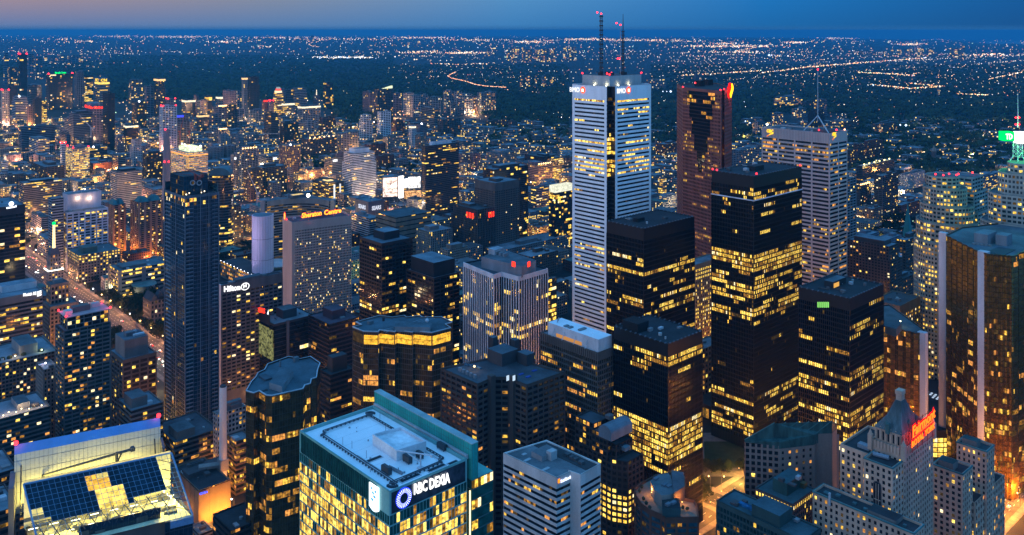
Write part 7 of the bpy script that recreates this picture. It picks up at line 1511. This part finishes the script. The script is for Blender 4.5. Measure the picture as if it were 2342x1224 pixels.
# lawn court between the black towers
q = PX([(1610, 1010), (1700, 1010), (1712, 1072), (1612, 1066)], .1); mb = MB(); mb.face([(p.x, p.y, .12) for p in q]); tag(mb.build('lawn', gmat('lawn', (.02, .03, .012), (.03, .045, .02), .2)), kind='structure')
us_ = [x.dot(U) for x in PX([(1590, 930), (1720, 980), (1720, 1235), (1590, 1235)], 0)]; vs__ = [x.dot(V) for x in PX([(1590, 930), (1720, 980), (1720, 1235), (1590, 1235)], 0)]; OCC.append((min(us_), max(us_), min(vs__), max(vs__)))
q = PX([(1600, 990), (1720, 990), (1730, 1090), (1600, 1090)], .06); mb = MB(); mb.face([(p.x, p.y, .06) for p in q]); tag(mb.build('plaza_paving', PAVE), kind='structure')
# street lamps: pole, arm, glowing head
LG = emit((1, .58, .22), 6); LW = emit((.95, .95, 1), 7)
def lamp(p, m, e, nm='street_lamp', lab='tall street lamp with glowing sodium head along a city street', grp='street lamps'):
    z = zg(p.x, p.y); mb = MB(); mb.tube((p.x, p.y, z), (p.x, p.y, z + 9), .14, .09, 5); mb.tube((p.x, p.y, z + 9), (p.x + e.x * 2, p.y + e.y * 2, z + 9.4), .08, n=4)
    o = tag(mb.build(nm, plain((.12, .12, .12)), None, (p.x, p.y, z)), lab, 'street lamp', grp); mb = MB(); mb.ball((p.x + e.x * 2, p.y + e.y * 2, z + 9.3), .55 * max(1, p.length / 900)); mb.build('lamp_head', m, o, (p.x, p.y, z))
def copyt(o, x, y, dz=0, rz=0, lab=None):
    c = o.copy(); COL.objects.link(c); c.location = (x, y, zg(x, y) + dz); c.rotation_euler = (0, 0, rz)
    if lab: c['label'] = lab
    for ch in o.children: d = ch.copy(); COL.objects.link(d); d.parent = c
    return c
orange = (1, .34, .04); GLOW = []
for ri, (a, b, e, nn) in enumerate(ROADS):
    L = (b - a).length; k = int(L / 34)
    for i in range(k):
        for s in (-1, 1):
            p = a + e * (i * 34 + 10) + nn * s * 14 * (1.35 if ri == 0 else .85); q = p.y
            px = CX + F * p.x / max(q, 1); py = EY + F * H / max(q, 1)
            if q < 560 or px < -20 or px > 2362 or py > 1240: continue
            lamp(p, LG if (i + ri) % 4 else LW, nn * -s)
            if s == 1 or ri: point((p.x - nn.x * s * 3, p.y - nn.y * s * 3, 9.5), (1, .42, .16) if ri == 0 else orange, {0: 26000, 1: 32000, 2: 26000, 3: 12000, 4: 26000, 5: 26000}[ri], .5)
for px, py, w, c in ((1690, 1105, 45000, (1, .6, .1)), (1650, 1160, 32000, orange), (1625, 1185, 20000, orange), (480, 1185, 40000, orange), (510, 1205, 30000, (1, .4, .06)), (440, 1140, 16000, orange), (2300, 1180, 70000, orange), (2262, 1215, 70000, orange), (2330, 1150, 60000, (1, .28, .04)), (2325, 1120, 26000, (1, .3, .08)),
                    (1616, 840, 26000, (1, .55, .15)), (1612, 900, 12000, (1, .6, .2)), (300, 592, 50000, (1, .36, .05)), (265, 584, 20000, (1, .38, .06)), (345, 604, 30000, (1, .36, .05)), (1225, 560, 22000, (1, .5, .12)), (540, 560, 9000, (1, .75, .3)), (250, 672, 7000, (1, .9, .5)), (300, 690, 7000, (1, .95, .55)), (362, 900, 16000, (1, .75, .35)), (370, 830, 12000, (1, .8, .4)), (820, 660, 26000, (.7, 1, .2)), (905, 700, 5000, (1, .8, .2)), (2020, 555, 26000, (1, .65, .3)), (1950, 520, 20000, (1, .55, .2))):
    p = G(px, py); point((p.x, p.y, 9), c, w, 1); GLOW.append((p, 9))
# cars on the avenue and the lower right street
def car_proto(col):
    mb = MB()
    for (x0, x1, y, z0, z1) in ((-2.2, 2.2, .9, .35, .95),): mb.box((0, 0), 1.8, 4.4, .35, .95, 0, Vector((0, 1)))
    c = [(-1.5, .95), (-.9, 1.5), (.7, 1.5), (1.4, .95)]
    for (x0, z0), (x1, z1) in zip(c, c[1:]): mb.face([(x0, -.8, z0), (x1, -.8, z1), (x1, .8, z1), (x0, .8, z0)])
    for s in (-.8, .8): mb.face([(x, s, z) for x, z in c])
    o = tag(mb.build('car', plain(col, .35, .3)), 'car with its lamps lit driving along a city street', 'car', 'cars on the streets')
    for s in (-.6, .6):
        mb = MB(); mb.ball((2.2, s, .7), .42); mb.build('headlight', emit((1, .95, .85), 6), o); mb = MB(); mb.ball((-2.2, s, .75), .34); mb.build('tail_light', emit((1, .03, .02), 4), o)
    for x in (-1.4, 1.4):
        for s in (-.85, .85): mb = MB(); mb.tube((x, s - .1, .33), (x, s + .1, .33), .33, n=10); mb.build('wheel', plain((.02, .02, .02)), o)
    return o
protos = [car_proto(c) for c in ((.05, .05, .06), (.4, .4, .42), (.25, .03, .03), (.5, .5, .48))]; used = set()
r = random.Random(21)
for ri, cnt in ((0, 95), (1, 60), (2, 8), (4, 6)):
    a, b, e, nn = ROADS[ri]; L = (b - a).length
    for i in range(cnt):
        s = r.choice((-1, 1)); t = r.uniform(.05, .98) * L; p = a + e * t + nn * s * r.choice((3, 6.5, 10 if ri < 2 else 5))
        py = EY + F * H / max(p.y, 1); px = CX + F * p.x / max(p.y, 1)
        if p.y < 560 or py > 1238 or px < 0 or px > 2342: continue
        k = r.randrange(4); rz = math.atan2(e.y, e.x) + (0 if s > 0 else math.pi)
        if k not in used: used.add(k); protos[k].location = (p.x, p.y, .05); protos[k].rotation_euler = (0, 0, rz)
        else: copyt(protos[k], p.x, p.y, .05, rz)
for k in range(4):
    if k not in used: 
        for ch in list(protos[k].children): bpy.data.objects.remove(ch)
        bpy.data.objects.remove(protos[k])
# ---------------------------------------------------------------- trees
def leafmat():
    m, t, b = newmat('foliage'); n = _noise(t, .02, detail=9); r_ = t.nodes.new('ShaderNodeValToRGB'); ramp(r_, [(.38, (.004, .008, .003)), (.62, (.036, .05, .018))]); t.links.new(n.outputs[0], r_.inputs[0]); t.links.new(r_.outputs[0], b.inputs['Base Color']); b.inputs['Roughness'].default_value = .9; b.inputs['Specular IOR Level'].default_value = .1; return m
LEAF = leafmat(); BARK = plain((.05, .035, .025), .9)
def tree_proto(seed):
    r = random.Random(seed); mb = MB(); mb.tube((0, 0, 0), (0, 0, 5), .35, .2, 6)
    for k in range(5): t = k * 1.26; mb.tube((0, 0, 3.5), (math.cos(t) * 2.4, math.sin(t) * 2.4, 6.5), .16, .06, 4)
    o = tag(mb.build('tree', BARK), 'leafy dark green tree in the city park', 'tree', 'trees of the park'); mb = MB()
    cl = [(r.gauss(0, 2.0), r.gauss(0, 2.0), 7 + r.gauss(0, 1.6), r.uniform(1.2, 2.2)) for _ in range(13)]
    for x, y, z, R_ in cl:
        for k in range(58):
            d = Vector((r.gauss(0, 1), r.gauss(0, 1), r.gauss(0, 1))).normalized() * R_ * r.uniform(.55, 1.05); c = Vector((x, y, z)) + d
            u_ = Vector((r.gauss(0, 1), r.gauss(0, 1), r.gauss(0, 1))).normalized(); w_ = u_.orthogonal().normalized(); s = r.uniform(.3, .55); mb.face([c - u_ * s, c + w_ * s * .7, c + u_ * s, c - w_ * s * .7])
    mb.build('crown', LEAF, o); return o
TP = [tree_proto(s) for s in range(4)]; tn = 0
def plant(px0, px1, py0, py1, n, lab, seed, sc=(.9, 1.5), pred=None, force=False):
    global tn
    r = random.Random(seed)
    for _ in range(n):
        p = G(r.uniform(px0, px1), r.uniform(py0, py1))
        if pred and not pred(p): continue
        us, vs_ = p.dot(U), p.dot(V)
        if not force and any(u0 - 2 < us < u1 + 2 and v0 - 2 < vs_ < v1 + 2 for u0, u1, v0, v1 in OCC): continue
        o = TP[tn] if tn < 4 else None
        if o: o.location = (p.x, p.y, 0)
        else: o = copyt(TP[tn % 4], p.x, p.y)
        o['label'] = lab; o['group'] = lab; s = r.uniform(*sc); o.scale = (s, s, s * r.uniform(.85, 1.15)); o.rotation_euler = (0, 0, r.uniform(0, 6)); tn += 1
plant(255, 376, 672, 800, 120, 'leafy dark tree in the park beside the wide avenue', 1, (1.1, 1.7))
plant(500, 580, 560, 640, 40, 'leafy tree on the civic square by the lavender tower', 2)
plant(1980, 2095, 505, 560, 50, 'dark round tree in the churchyard by the green spire', 3, (1.2, 1.8))
plant(180, 262, 622, 690, 26, 'small tree along the median of the wide avenue', 4, (.7, 1.0))
plant(60, 130, 560, 620, 24, 'dark tree before the beacon building', 5)
plant(860, 960, 372, 400, 30, 'tree of the small green square above the billboards', 6, (1.1, 1.6))
plant(1608, 1700, 1072, 1088, 16, 'dark tree along the lawn court between the black towers', 7, (.6, .9), None, True)
plant(1600, 1628, 1108, 1150, 9, 'dark tree by the orange lit crossing below the black tower', 8, (.6, .9), None, True)
# wooded districts and the far forest, seen as one canopy
r = random.Random(5); mb = MB(); CV = [(0, 0, 1)] + [(math.cos(k * 1.2566) * .95, math.sin(k * 1.2566) * .95, .25) for k in range(5)] + [(math.cos(k * 1.2566 + .6) * .85, math.sin(k * 1.2566 + .6) * .85, -.4) for k in range(5)]
CF = [(0, 1 + k, 1 + (k + 1) % 5) for k in range(5)] + [(1 + k, 6 + k, 1 + (k + 1) % 5) for k in range(5)] + [(1 + (k + 1) % 5, 6 + k, 6 + (k + 1) % 5) for k in range(5)]
def crown_(x, y, R_, h):
    b = len(mb.v); z = terr(x, y) if math.hypot(x, y) > 3000 else zg(x, y); t = r.uniform(0, 6); c, s = math.cos(t), math.sin(t)
    for vx, vy, vz in CV: j = r.uniform(.75, 1.2); mb.v.append((x + (vx * c - vy * s) * R_ * j, y + (vx * s + vy * c) * R_ * j, z + h * .55 + vz * h * .5 * j))
    for f in CF: mb.f.append(tuple(b + i for i in f)); mb.m.append(0)
def clear(p, m=3):
    us, vs_ = p.dot(U), p.dot(V); return not any(u0 - m < us < u1 + m and v0 - m < vs_ < v1 + m for u0, u1, v0, v1 in OCC)
regs = [(250, 900, 128, 232, 6600), (0, 330, 140, 178, 900), (880, 1300, 150, 230, 2600), (1490, 2342, 150, 262, 6000), (1120, 1300, 255, 345, 1500), (1100, 1312, 222, 264, 1300), (1490, 1760, 215, 330, 1800), (1940, 2342, 250, 400, 3200), (760, 850, 225, 300, 500), (690, 770, 345, 400, 120)]
for x0, x1, y0, y1, n in regs:
    for _ in range(n):
        t = r.random() ** 1.0; py = 1 / (1 / (y0 - EY + .0) * (1 - t) + 1 / (y1 - EY) * t) + EY if False else y0 + (y1 - y0) * t
        p = G(r.uniform(x0, x1), py); 
        if clear(p, 2): s = r.uniform(.8, 1.5) * max(1, (p.length / 2600) ** .75); crown_(p.x, p.y, 5.5 * s, 11 * min(s, 1.9))
tag(mb.build('woodland', LEAF), 'dark tree canopy of the ravines and leafy districts', 'woodland', None, 'stuff')
# ---------------------------------------------------------------- low city blocks on the street grid
r = random.Random(12); cand = []
for i in range(-40, 75):
    for j in range(-6, 90):
        p = U * (i * 58) + V * (j * 58)
        if p.y < 640 or p.y > 3300: continue
        px = CX + F * p.x / p.y
        if px < -60 or px > 2400: continue
        py = EY + F * H / p.y
        if py < 330 and px > 1480 and r.random() < .35: continue
        if py < 290 and 1100 < px < 1320: continue
        if py < 268 and 730 < px < 1500 and r.random() < .7: continue
        w, d = r.uniform(17, 44), r.uniform(17, 44); q = p + U * r.uniform(-6, 6) + V * r.uniform(-6, 6)
        us, vs_ = q.dot(U), q.dot(V)
        if any(u0 < us + w / 2 + 3 and u1 > us - w / 2 - 3 and v0 < vs_ + d / 2 + 3 and v1 > vs_ - d / 2 - 3 for u0, u1, v0, v1 in OCC): continue
        if 230 < px < 380 and 665 < py < 800: continue
        cand.append((p.y, q, w, d, px, py))
cand.sort(key=lambda c: c[0]); print('low blocks', len(cand))
kinds = [('n', 'brown', .1), ('r', 'brick', .12), ('g', 'grey', .15), ('t', 'beige', .2), ('u', 'blue grey', .15), ('l', 'pale', .15), ('d', 'dark', .2)]
def zone(px, py):
    a_ = 'the western hospitals' if px < 330 else 'the civic towers' if px < 800 else 'the billboard square' if px < 1300 else 'the granite tower' if px < 1750 else 'the old town'
    return ('beyond ' if py < 400 else 'around ') + a_
lowmats = [wallm(WC['g']), glassm((.014, .02, .026), .15, .3)] + LIT + [roofm(RC['b'])]
rest = MB(); WM = {k: wallm(WC[k]) for k, _, _ in kinds}; RM = [roofm(RC[k]) for k in 'bdgt']
for n, (Y, q, w, d, px, py) in enumerate(cand):
    k, kn, pl = r.choice(kinds); h = r.choice((8, 10, 13, 16, 20, 26)) * (1 if py < 420 else 1.15) * (.7 if px > 1500 else 1); z0 = zg(q.x, q.y)
    poly = [q - U * w / 2 - V * d / 2, q - U * w / 2 + V * d / 2, q + U * w / 2 + V * d / 2, q + U * w / 2 - V * d / 2]; far = Y / 875
    m = MB() if n < 290 else rest
    facade(None, poly, z0, z0 + h, max(3.4, far * 1.8), max(3.2, far * 1.8), .42, .25, p=pl, rows=[(.62, 1, .8)] if r.random() < .5 else (), run=1, pal=r.choice(('home', 'full')), pier=max(3.2, far * 1.8), pw=max(1.2, far * .5), pd=.05, seed=n, single=(m,), roof=True, parapet=.5)  # half of the blocks get added lit ground floors to brighten the streets
    for _ in range(2): c = q + U * r.uniform(-.3, .3) * w + V * r.uniform(-.3, .3) * d; m.box(c, r.uniform(2, 6), r.uniform(2, 7), z0 + h - .5, z0 + h + r.uniform(1, 3.5), 0)
    if n < 290:
        lab = f'low {kn} block with flat roof {zone(px, py)}'
        tag(m.build('low_block', [WM[k], lowmats[1]] + LIT + [RM[n % 4]], None, (q.x, q.y, z0)), lab, 'low building', lab)
tag(rest.build('distant_blocks', lowmats), 'mass of distant low buildings between the trees', 'low buildings', None, 'stuff')
# ---------------------------------------------------------------- far high-rise clusters
def cluster(x0, x1, yt, yb, n, lab, seed, lit=.35):
    r = random.Random(seed)
    for k in range(n):
        px = x0 + (x1 - x0) * (k + r.uniform(.1, .9)) / n; b = G(px, yb + r.uniform(-1.5, 1.5)); t = yt + r.uniform(-2, 5); hh = (yb - t) * b.y / F; w = r.uniform(3.5, 7) * b.y / F; d = r.uniform(3, 6) * b.y / F; z0 = terr(b.x, b.y); far = b.y / 875
        poly = [b, b + V * w, b + V * w + U * d, b + U * d]; m = MB(); facade(None, poly, z0, z0 + hh, far * 1.6, far * 1.5, .4, .3, p=lit, run=1, pal='home', seed=k, single=(m,), roof=True, parapet=.5)
        c = (poly[0] + poly[2]) / 2; m.box(c, d * .4, w * .4, z0 + hh - 1, z0 + hh + far * 1.1, 0)
        tag(m.build('far_tower', [WM[r.choice('lug')], lowmats[1]] + LIT + [RM[0]], None, (b.x, b.y, z0)), lab, 'apartment tower', lab)
for a in ((1160, 1272, 110, 143, 15, 'far pale apartment tower in the cluster left of the two masts', 1), (1183, 1266, 174, 203, 7, 'far blue apartment tower at the ravine left of the marble tower', 2), (1290, 1322, 106, 138, 4, 'far apartment tower just above the marble tower roof', 3),
          (1345, 1372, 158, 170, 2, 'far small tower beside the masts above the forest', 4), (2052, 2140, 110, 130, 11, 'far apartment tower in the bright cluster above the stepped towers', 5), (2170, 2205, 108, 136, 5, 'far tall apartment tower in the eastern cluster', 6), (1965, 2045, 116, 131, 5, 'far lone apartment slab above the steel tower', 7),
          (2143, 2158, 198, 224, 1, 'lone pale tower in the dark eastern ravine', 8), (2180, 2190, 118, 132, 2, 'far slab behind the eastern cluster', 9), (1110, 1135, 109, 130, 2, 'far office tower with lit top on the northern ridge', 10), (840, 960, 96, 106, 8, 'very far tower on the northern ridge', 11), (540, 720, 84, 96, 9, 'very far tower on the western horizon', 12), (1480, 1545, 92, 104, 4, 'very far tower right of the masts on the horizon', 13),
          (1950, 1962, 175, 186, 1, 'lone slab among the trees above the steel tower', 14), (1900, 1912, 178, 186, 1, 'small slab among the trees right of the mast', 15), (90, 240, 128, 148, 5, 'faint slab among the western trees', 16)): cluster(*a)
# ---------------------------------------------------------------- points of light
LC = [emit((1, .55, .22), 2.6), emit((1, .75, .45), 2.8), emit((1, .95, .85), 3.0), emit((1, .33, .15), 2.2), emit((.6, .75, 1), 2.6), emit((.6, 1, .6), 2.0), emit((1, .06, .05), 2.6)]
lm = MB(); r = random.Random(99); WT = [0] * 11 + [1] * 9 + [2] * 2 + [3] * 5 + [4] * 1 + [5] * 1
def dot(px, py, k=None, s=1.0, z=7):
    if py < 79: return
    p = G(px, py)
    if p.length > 62000: return
    zz = terr(p.x, p.y) + z
    lm.octa((p.x, p.y, zz + (12 if p.length > 5000 else 0)), max(.5, p.length / 875 * .5 * s * r.choice((.45, .6, .75, .9, 1.3))), r.choice(WT) if k is None else k)
def scatter(x0, x1, y0, y1, n, s=1.0):
    for _ in range(n): dot(r.uniform(x0, x1), r.uniform(y0, y1), None, s)
def line(pts, step, jx=1.5, jy=.6, k=None, s=1.0, keep=.85):
    for (xa, ya), (xb, yb) in zip(pts, pts[1:]):
        n = max(1, int(math.hypot(xb - xa, yb - ya) / step))
        for i in range(n):
            if r.random() < keep: t = (i + r.random()) / n; dot(xa + (xb - xa) * t + r.gauss(0, jx), ya + (yb - ya) * t + r.gauss(0, jy), k, s)
scatter(0, 2342, 80, 100, 600, .7); scatter(0, 2342, 84, 120, 420, .8); scatter(700, 2342, 88, 135, 560, .8)
for x0, x1, y, n in ((200, 320, 84, 90), (300, 520, 85, 190), (225, 330, 80, 40), (560, 760, 87, 130), (640, 900, 91, 90), (880, 1060, 87, 150), (1000, 1180, 93, 80), (1280, 1420, 91, 120), (1390, 1600, 93, 100), (1540, 1790, 108, 240), (1620, 1700, 101, 60), (1580, 1780, 122, 90), (1880, 1960, 88, 90), (1930, 2010, 84, 60), (2060, 2240, 84, 120), (2130, 2210, 89, 70), (2160, 2342, 83, 110), (2050, 2120, 103, 90), (1790, 1850, 99, 80), (700, 870, 135, 170), (920, 1010, 122, 80), (1010, 1110, 124, 120), (1160, 1260, 98, 90), (1760, 1790, 132, 10), (2210, 2320, 128, 70), (560, 640, 109, 30), (480, 545, 98, 50), (180, 215, 97, 20), (120, 160, 91, 14)):
    for _ in range(n): dot(r.gauss((x0 + x1) / 2, (x1 - x0) / 4), y + r.gauss(0, 1.3), r.choice((0, 0, 1, 1, 1, 2, 3)) if y != 135 else r.choice((1, 2, 2, 4)), .95)
for pts, st in (([(1742, 172), (1850, 158), (1990, 146), (2118, 136)], 1.6), ([(1560, 178), (1660, 173), (1742, 166)], 1.8), ([(1960, 171), (2040, 175), (2092, 179)], 1.6), ([(1180, 98), (1320, 92), (1600, 97)], 2.2), ([(1904, 247), (1960, 238), (2010, 230)], 2.0), ([(1990, 200), (2080, 210), (2160, 205)], 1.5), ([(2080, 197), (2150, 205)], 2), ([(2260, 188), (2342, 170)], 2), ([(2190, 222), (2260, 226)], 2), ([(1680, 120), (1760, 105)], 1.5),
                 ([(2010, 375), (2080, 358), (2140, 350), (2160, 346)], 1.0), ([(2085, 280), (2100, 318)], 1.2), ([(1690, 250), (1770, 252)], 5), ([(2140, 350), (2240, 370)], 1.4), ([(2250, 355), (2290, 335), (2330, 330)], 5), ([(2240, 345), (2320, 320)], 4), ([(2230, 310), (2320, 292)], 2.0), ([(1500, 306), (1546, 307)], 1.3), ([(980, 150), (1050, 152), (1110, 150)], 4), ([(1080, 150), (1120, 152)], 3), ([(1990, 510), (2075, 516)], 1.0), ([(1950, 500), (1990, 510)], 1.2)):
    line(pts, st)
def wdot(p, k, s):
    px = CX + F * p.x / p.y; py = EY + F * (H - terr(p.x, p.y)) / p.y
    if -10 < px < 2352 and not (230 < px < 920 and 128 < py < 215) and not (px > 2050 and p.y > 15000): lm.octa((p.x, p.y, terr(p.x, p.y) + 18), p.length / 875 * .5 * s * r.uniform(.6, 1.1), k)
for d, o in ((U, V), (V, U)):
    for k in range(-14, 26):
        st = r.uniform(45, 110); tone = r.choice((0, 0, 1, 3)); t = -6000
        while t < 17000:
            t += st * r.uniform(.6, 1.6); p = o * (k * 820 + r.gauss(0, 9)) + d * t
            if 2900 < p.y < 13000 and r.random() < .5 + .4 * mnoise.noise((p.x / 1500, p.y / 1500, 3)): wdot(p, r.choice((tone, tone, 1, 2)), .7)
hw = [(1042, 170), (1030, 176), (1024, 180), (1032, 185), (1060, 191), (1090, 201), (1110, 204), (1150, 207), (1210, 213), (1300, 212)]
line(hw, .55, .5, .35, 3, .62, .95); line(hw, 1.1, .5, .35, 1, .55, .9); line([(1300, 212), (1480, 206)], 3, .5, .3, 3, .6)
line([(716, 98), (706, 103), (712, 107), (730, 110)], .8, .5, .4, 0, .6)
scatter(1490, 2342, 125, 200, 720, .62); scatter(1490, 2342, 200, 300, 520, .6); scatter(1940, 2342, 290, 420, 420, .62); scatter(1490, 1560, 200, 470, 60, .6); scatter(1120, 1310, 165, 350, 170, .6); scatter(880, 1180, 150, 200, 90, .55); scatter(300, 760, 118, 175, 60, .5); scatter(0, 300, 105, 150, 110, .6)
for px, py, w in ((600, 408, 60000), (640, 412, 90000), (690, 408, 90000), (740, 404, 60000), (560, 440, 60000), (480, 470, 50000), (420, 300, 120000), (330, 300, 90000), (220, 300, 120000), (110, 282, 160000), (240, 398, 90000), (370, 470, 60000), (850, 420, 90000), (930, 262, 200000), (760, 300, 120000), (1180, 440, 90000), (1240, 430, 90000), (1060, 400, 90000), (980, 400, 60000), (690, 270, 150000), (20, 300, 150000), (80, 540, 50000), (20, 250, 200000), (545, 330, 120000)):
    p = G(px, py); GLOW.append((p, 10)); point((p.x, p.y, 10), r.choice(((1, .38, .08), (1, .45, .14), (1, .55, .25))), w * (p.length / 1500), 2)
    for _ in range(16): dot(px + r.gauss(0, 14), py + r.gauss(0, 4), r.choice((0, 0, 1, 2, 3)), 1.25)
scatter(0, 760, 225, 470, 1500, .9); scatter(760, 1320, 265, 470, 800, .9); scatter(0, 1000, 470, 620, 480, .95); scatter(1100, 1300, 440, 620, 200, .7); scatter(1500, 1760, 300, 520, 300, .9); scatter(1940, 2110, 400, 600, 400, .95); scatter(2230, 2342, 380, 470, 60, .6)
for x, y in ((1516, 218), (1525, 218), (1534, 218), (1759, 132), (1765, 132), (1772, 132), (1784, 132), (2059, 299), (2072, 300), (1702, 243), (1705, 290), (1715, 294)): dot(x, y, 4, 1.9, 20)
for x, y in ((948, 143), (953, 143)): dot(x, y, 1, 1.9, 20)
# glow between the blocks of the middle distance
r = random.Random(44)
for _ in range(150):
    px, py = r.uniform(0, 1300), r.uniform(262, 560)
    p = G(px, py)
    if clear(p, 4): GLOW.append((p, 8)); point((p.x, p.y, 8), r.choice(((1, .42, .1), (1, .5, .2), (1, .62, .35), (1, .35, .2))), 80000 * (p.length / 1500) ** 1.5, 1.5)
for _ in range(34):
    p = G(r.uniform(1500, 2342), r.uniform(230, 560))
    if clear(p, 4): GLOW.append((p, 8)); point((p.x, p.y, 8), r.choice(((1, .42, .1), (1, .5, .2), (1, .8, .5))), 60000 * (p.length / 1500) ** 1.3, 1.5)
for p, h in GLOW: lm.octa((p.x, p.y, h + 2.4), max(.5, p.length / 2200), 0)
print('light points', len(lm.f) // 8)
tag(lm.build('city_lights', LC), 'countless street and house lights of the far city', 'city lights', None, 'stuff')
# ---------------------------------------------------------------- evening haze
mb = MB(); mb.box((0, 33000), 140000, 140000, -640, 362, 0, Vector((0, 1)))
hz_ = bpy.data.materials.new('haze'); hz_.use_nodes = True; t = hz_.node_tree; t.nodes.clear(); pv = t.nodes.new('ShaderNodeVolumePrincipled'); oo = t.nodes.new('ShaderNodeOutputMaterial'); t.links.new(pv.outputs[0], oo.inputs['Volume'])
pv.inputs['Color'].default_value = (.06, .44, .74, 1); pv.inputs['Density'].default_value = HAZE; pv.inputs['Anisotropy'].default_value = .1
if HAZE: tag(mb.build('haze', hz_), 'thin blue evening haze over the city', 'haze', None, 'stuff')
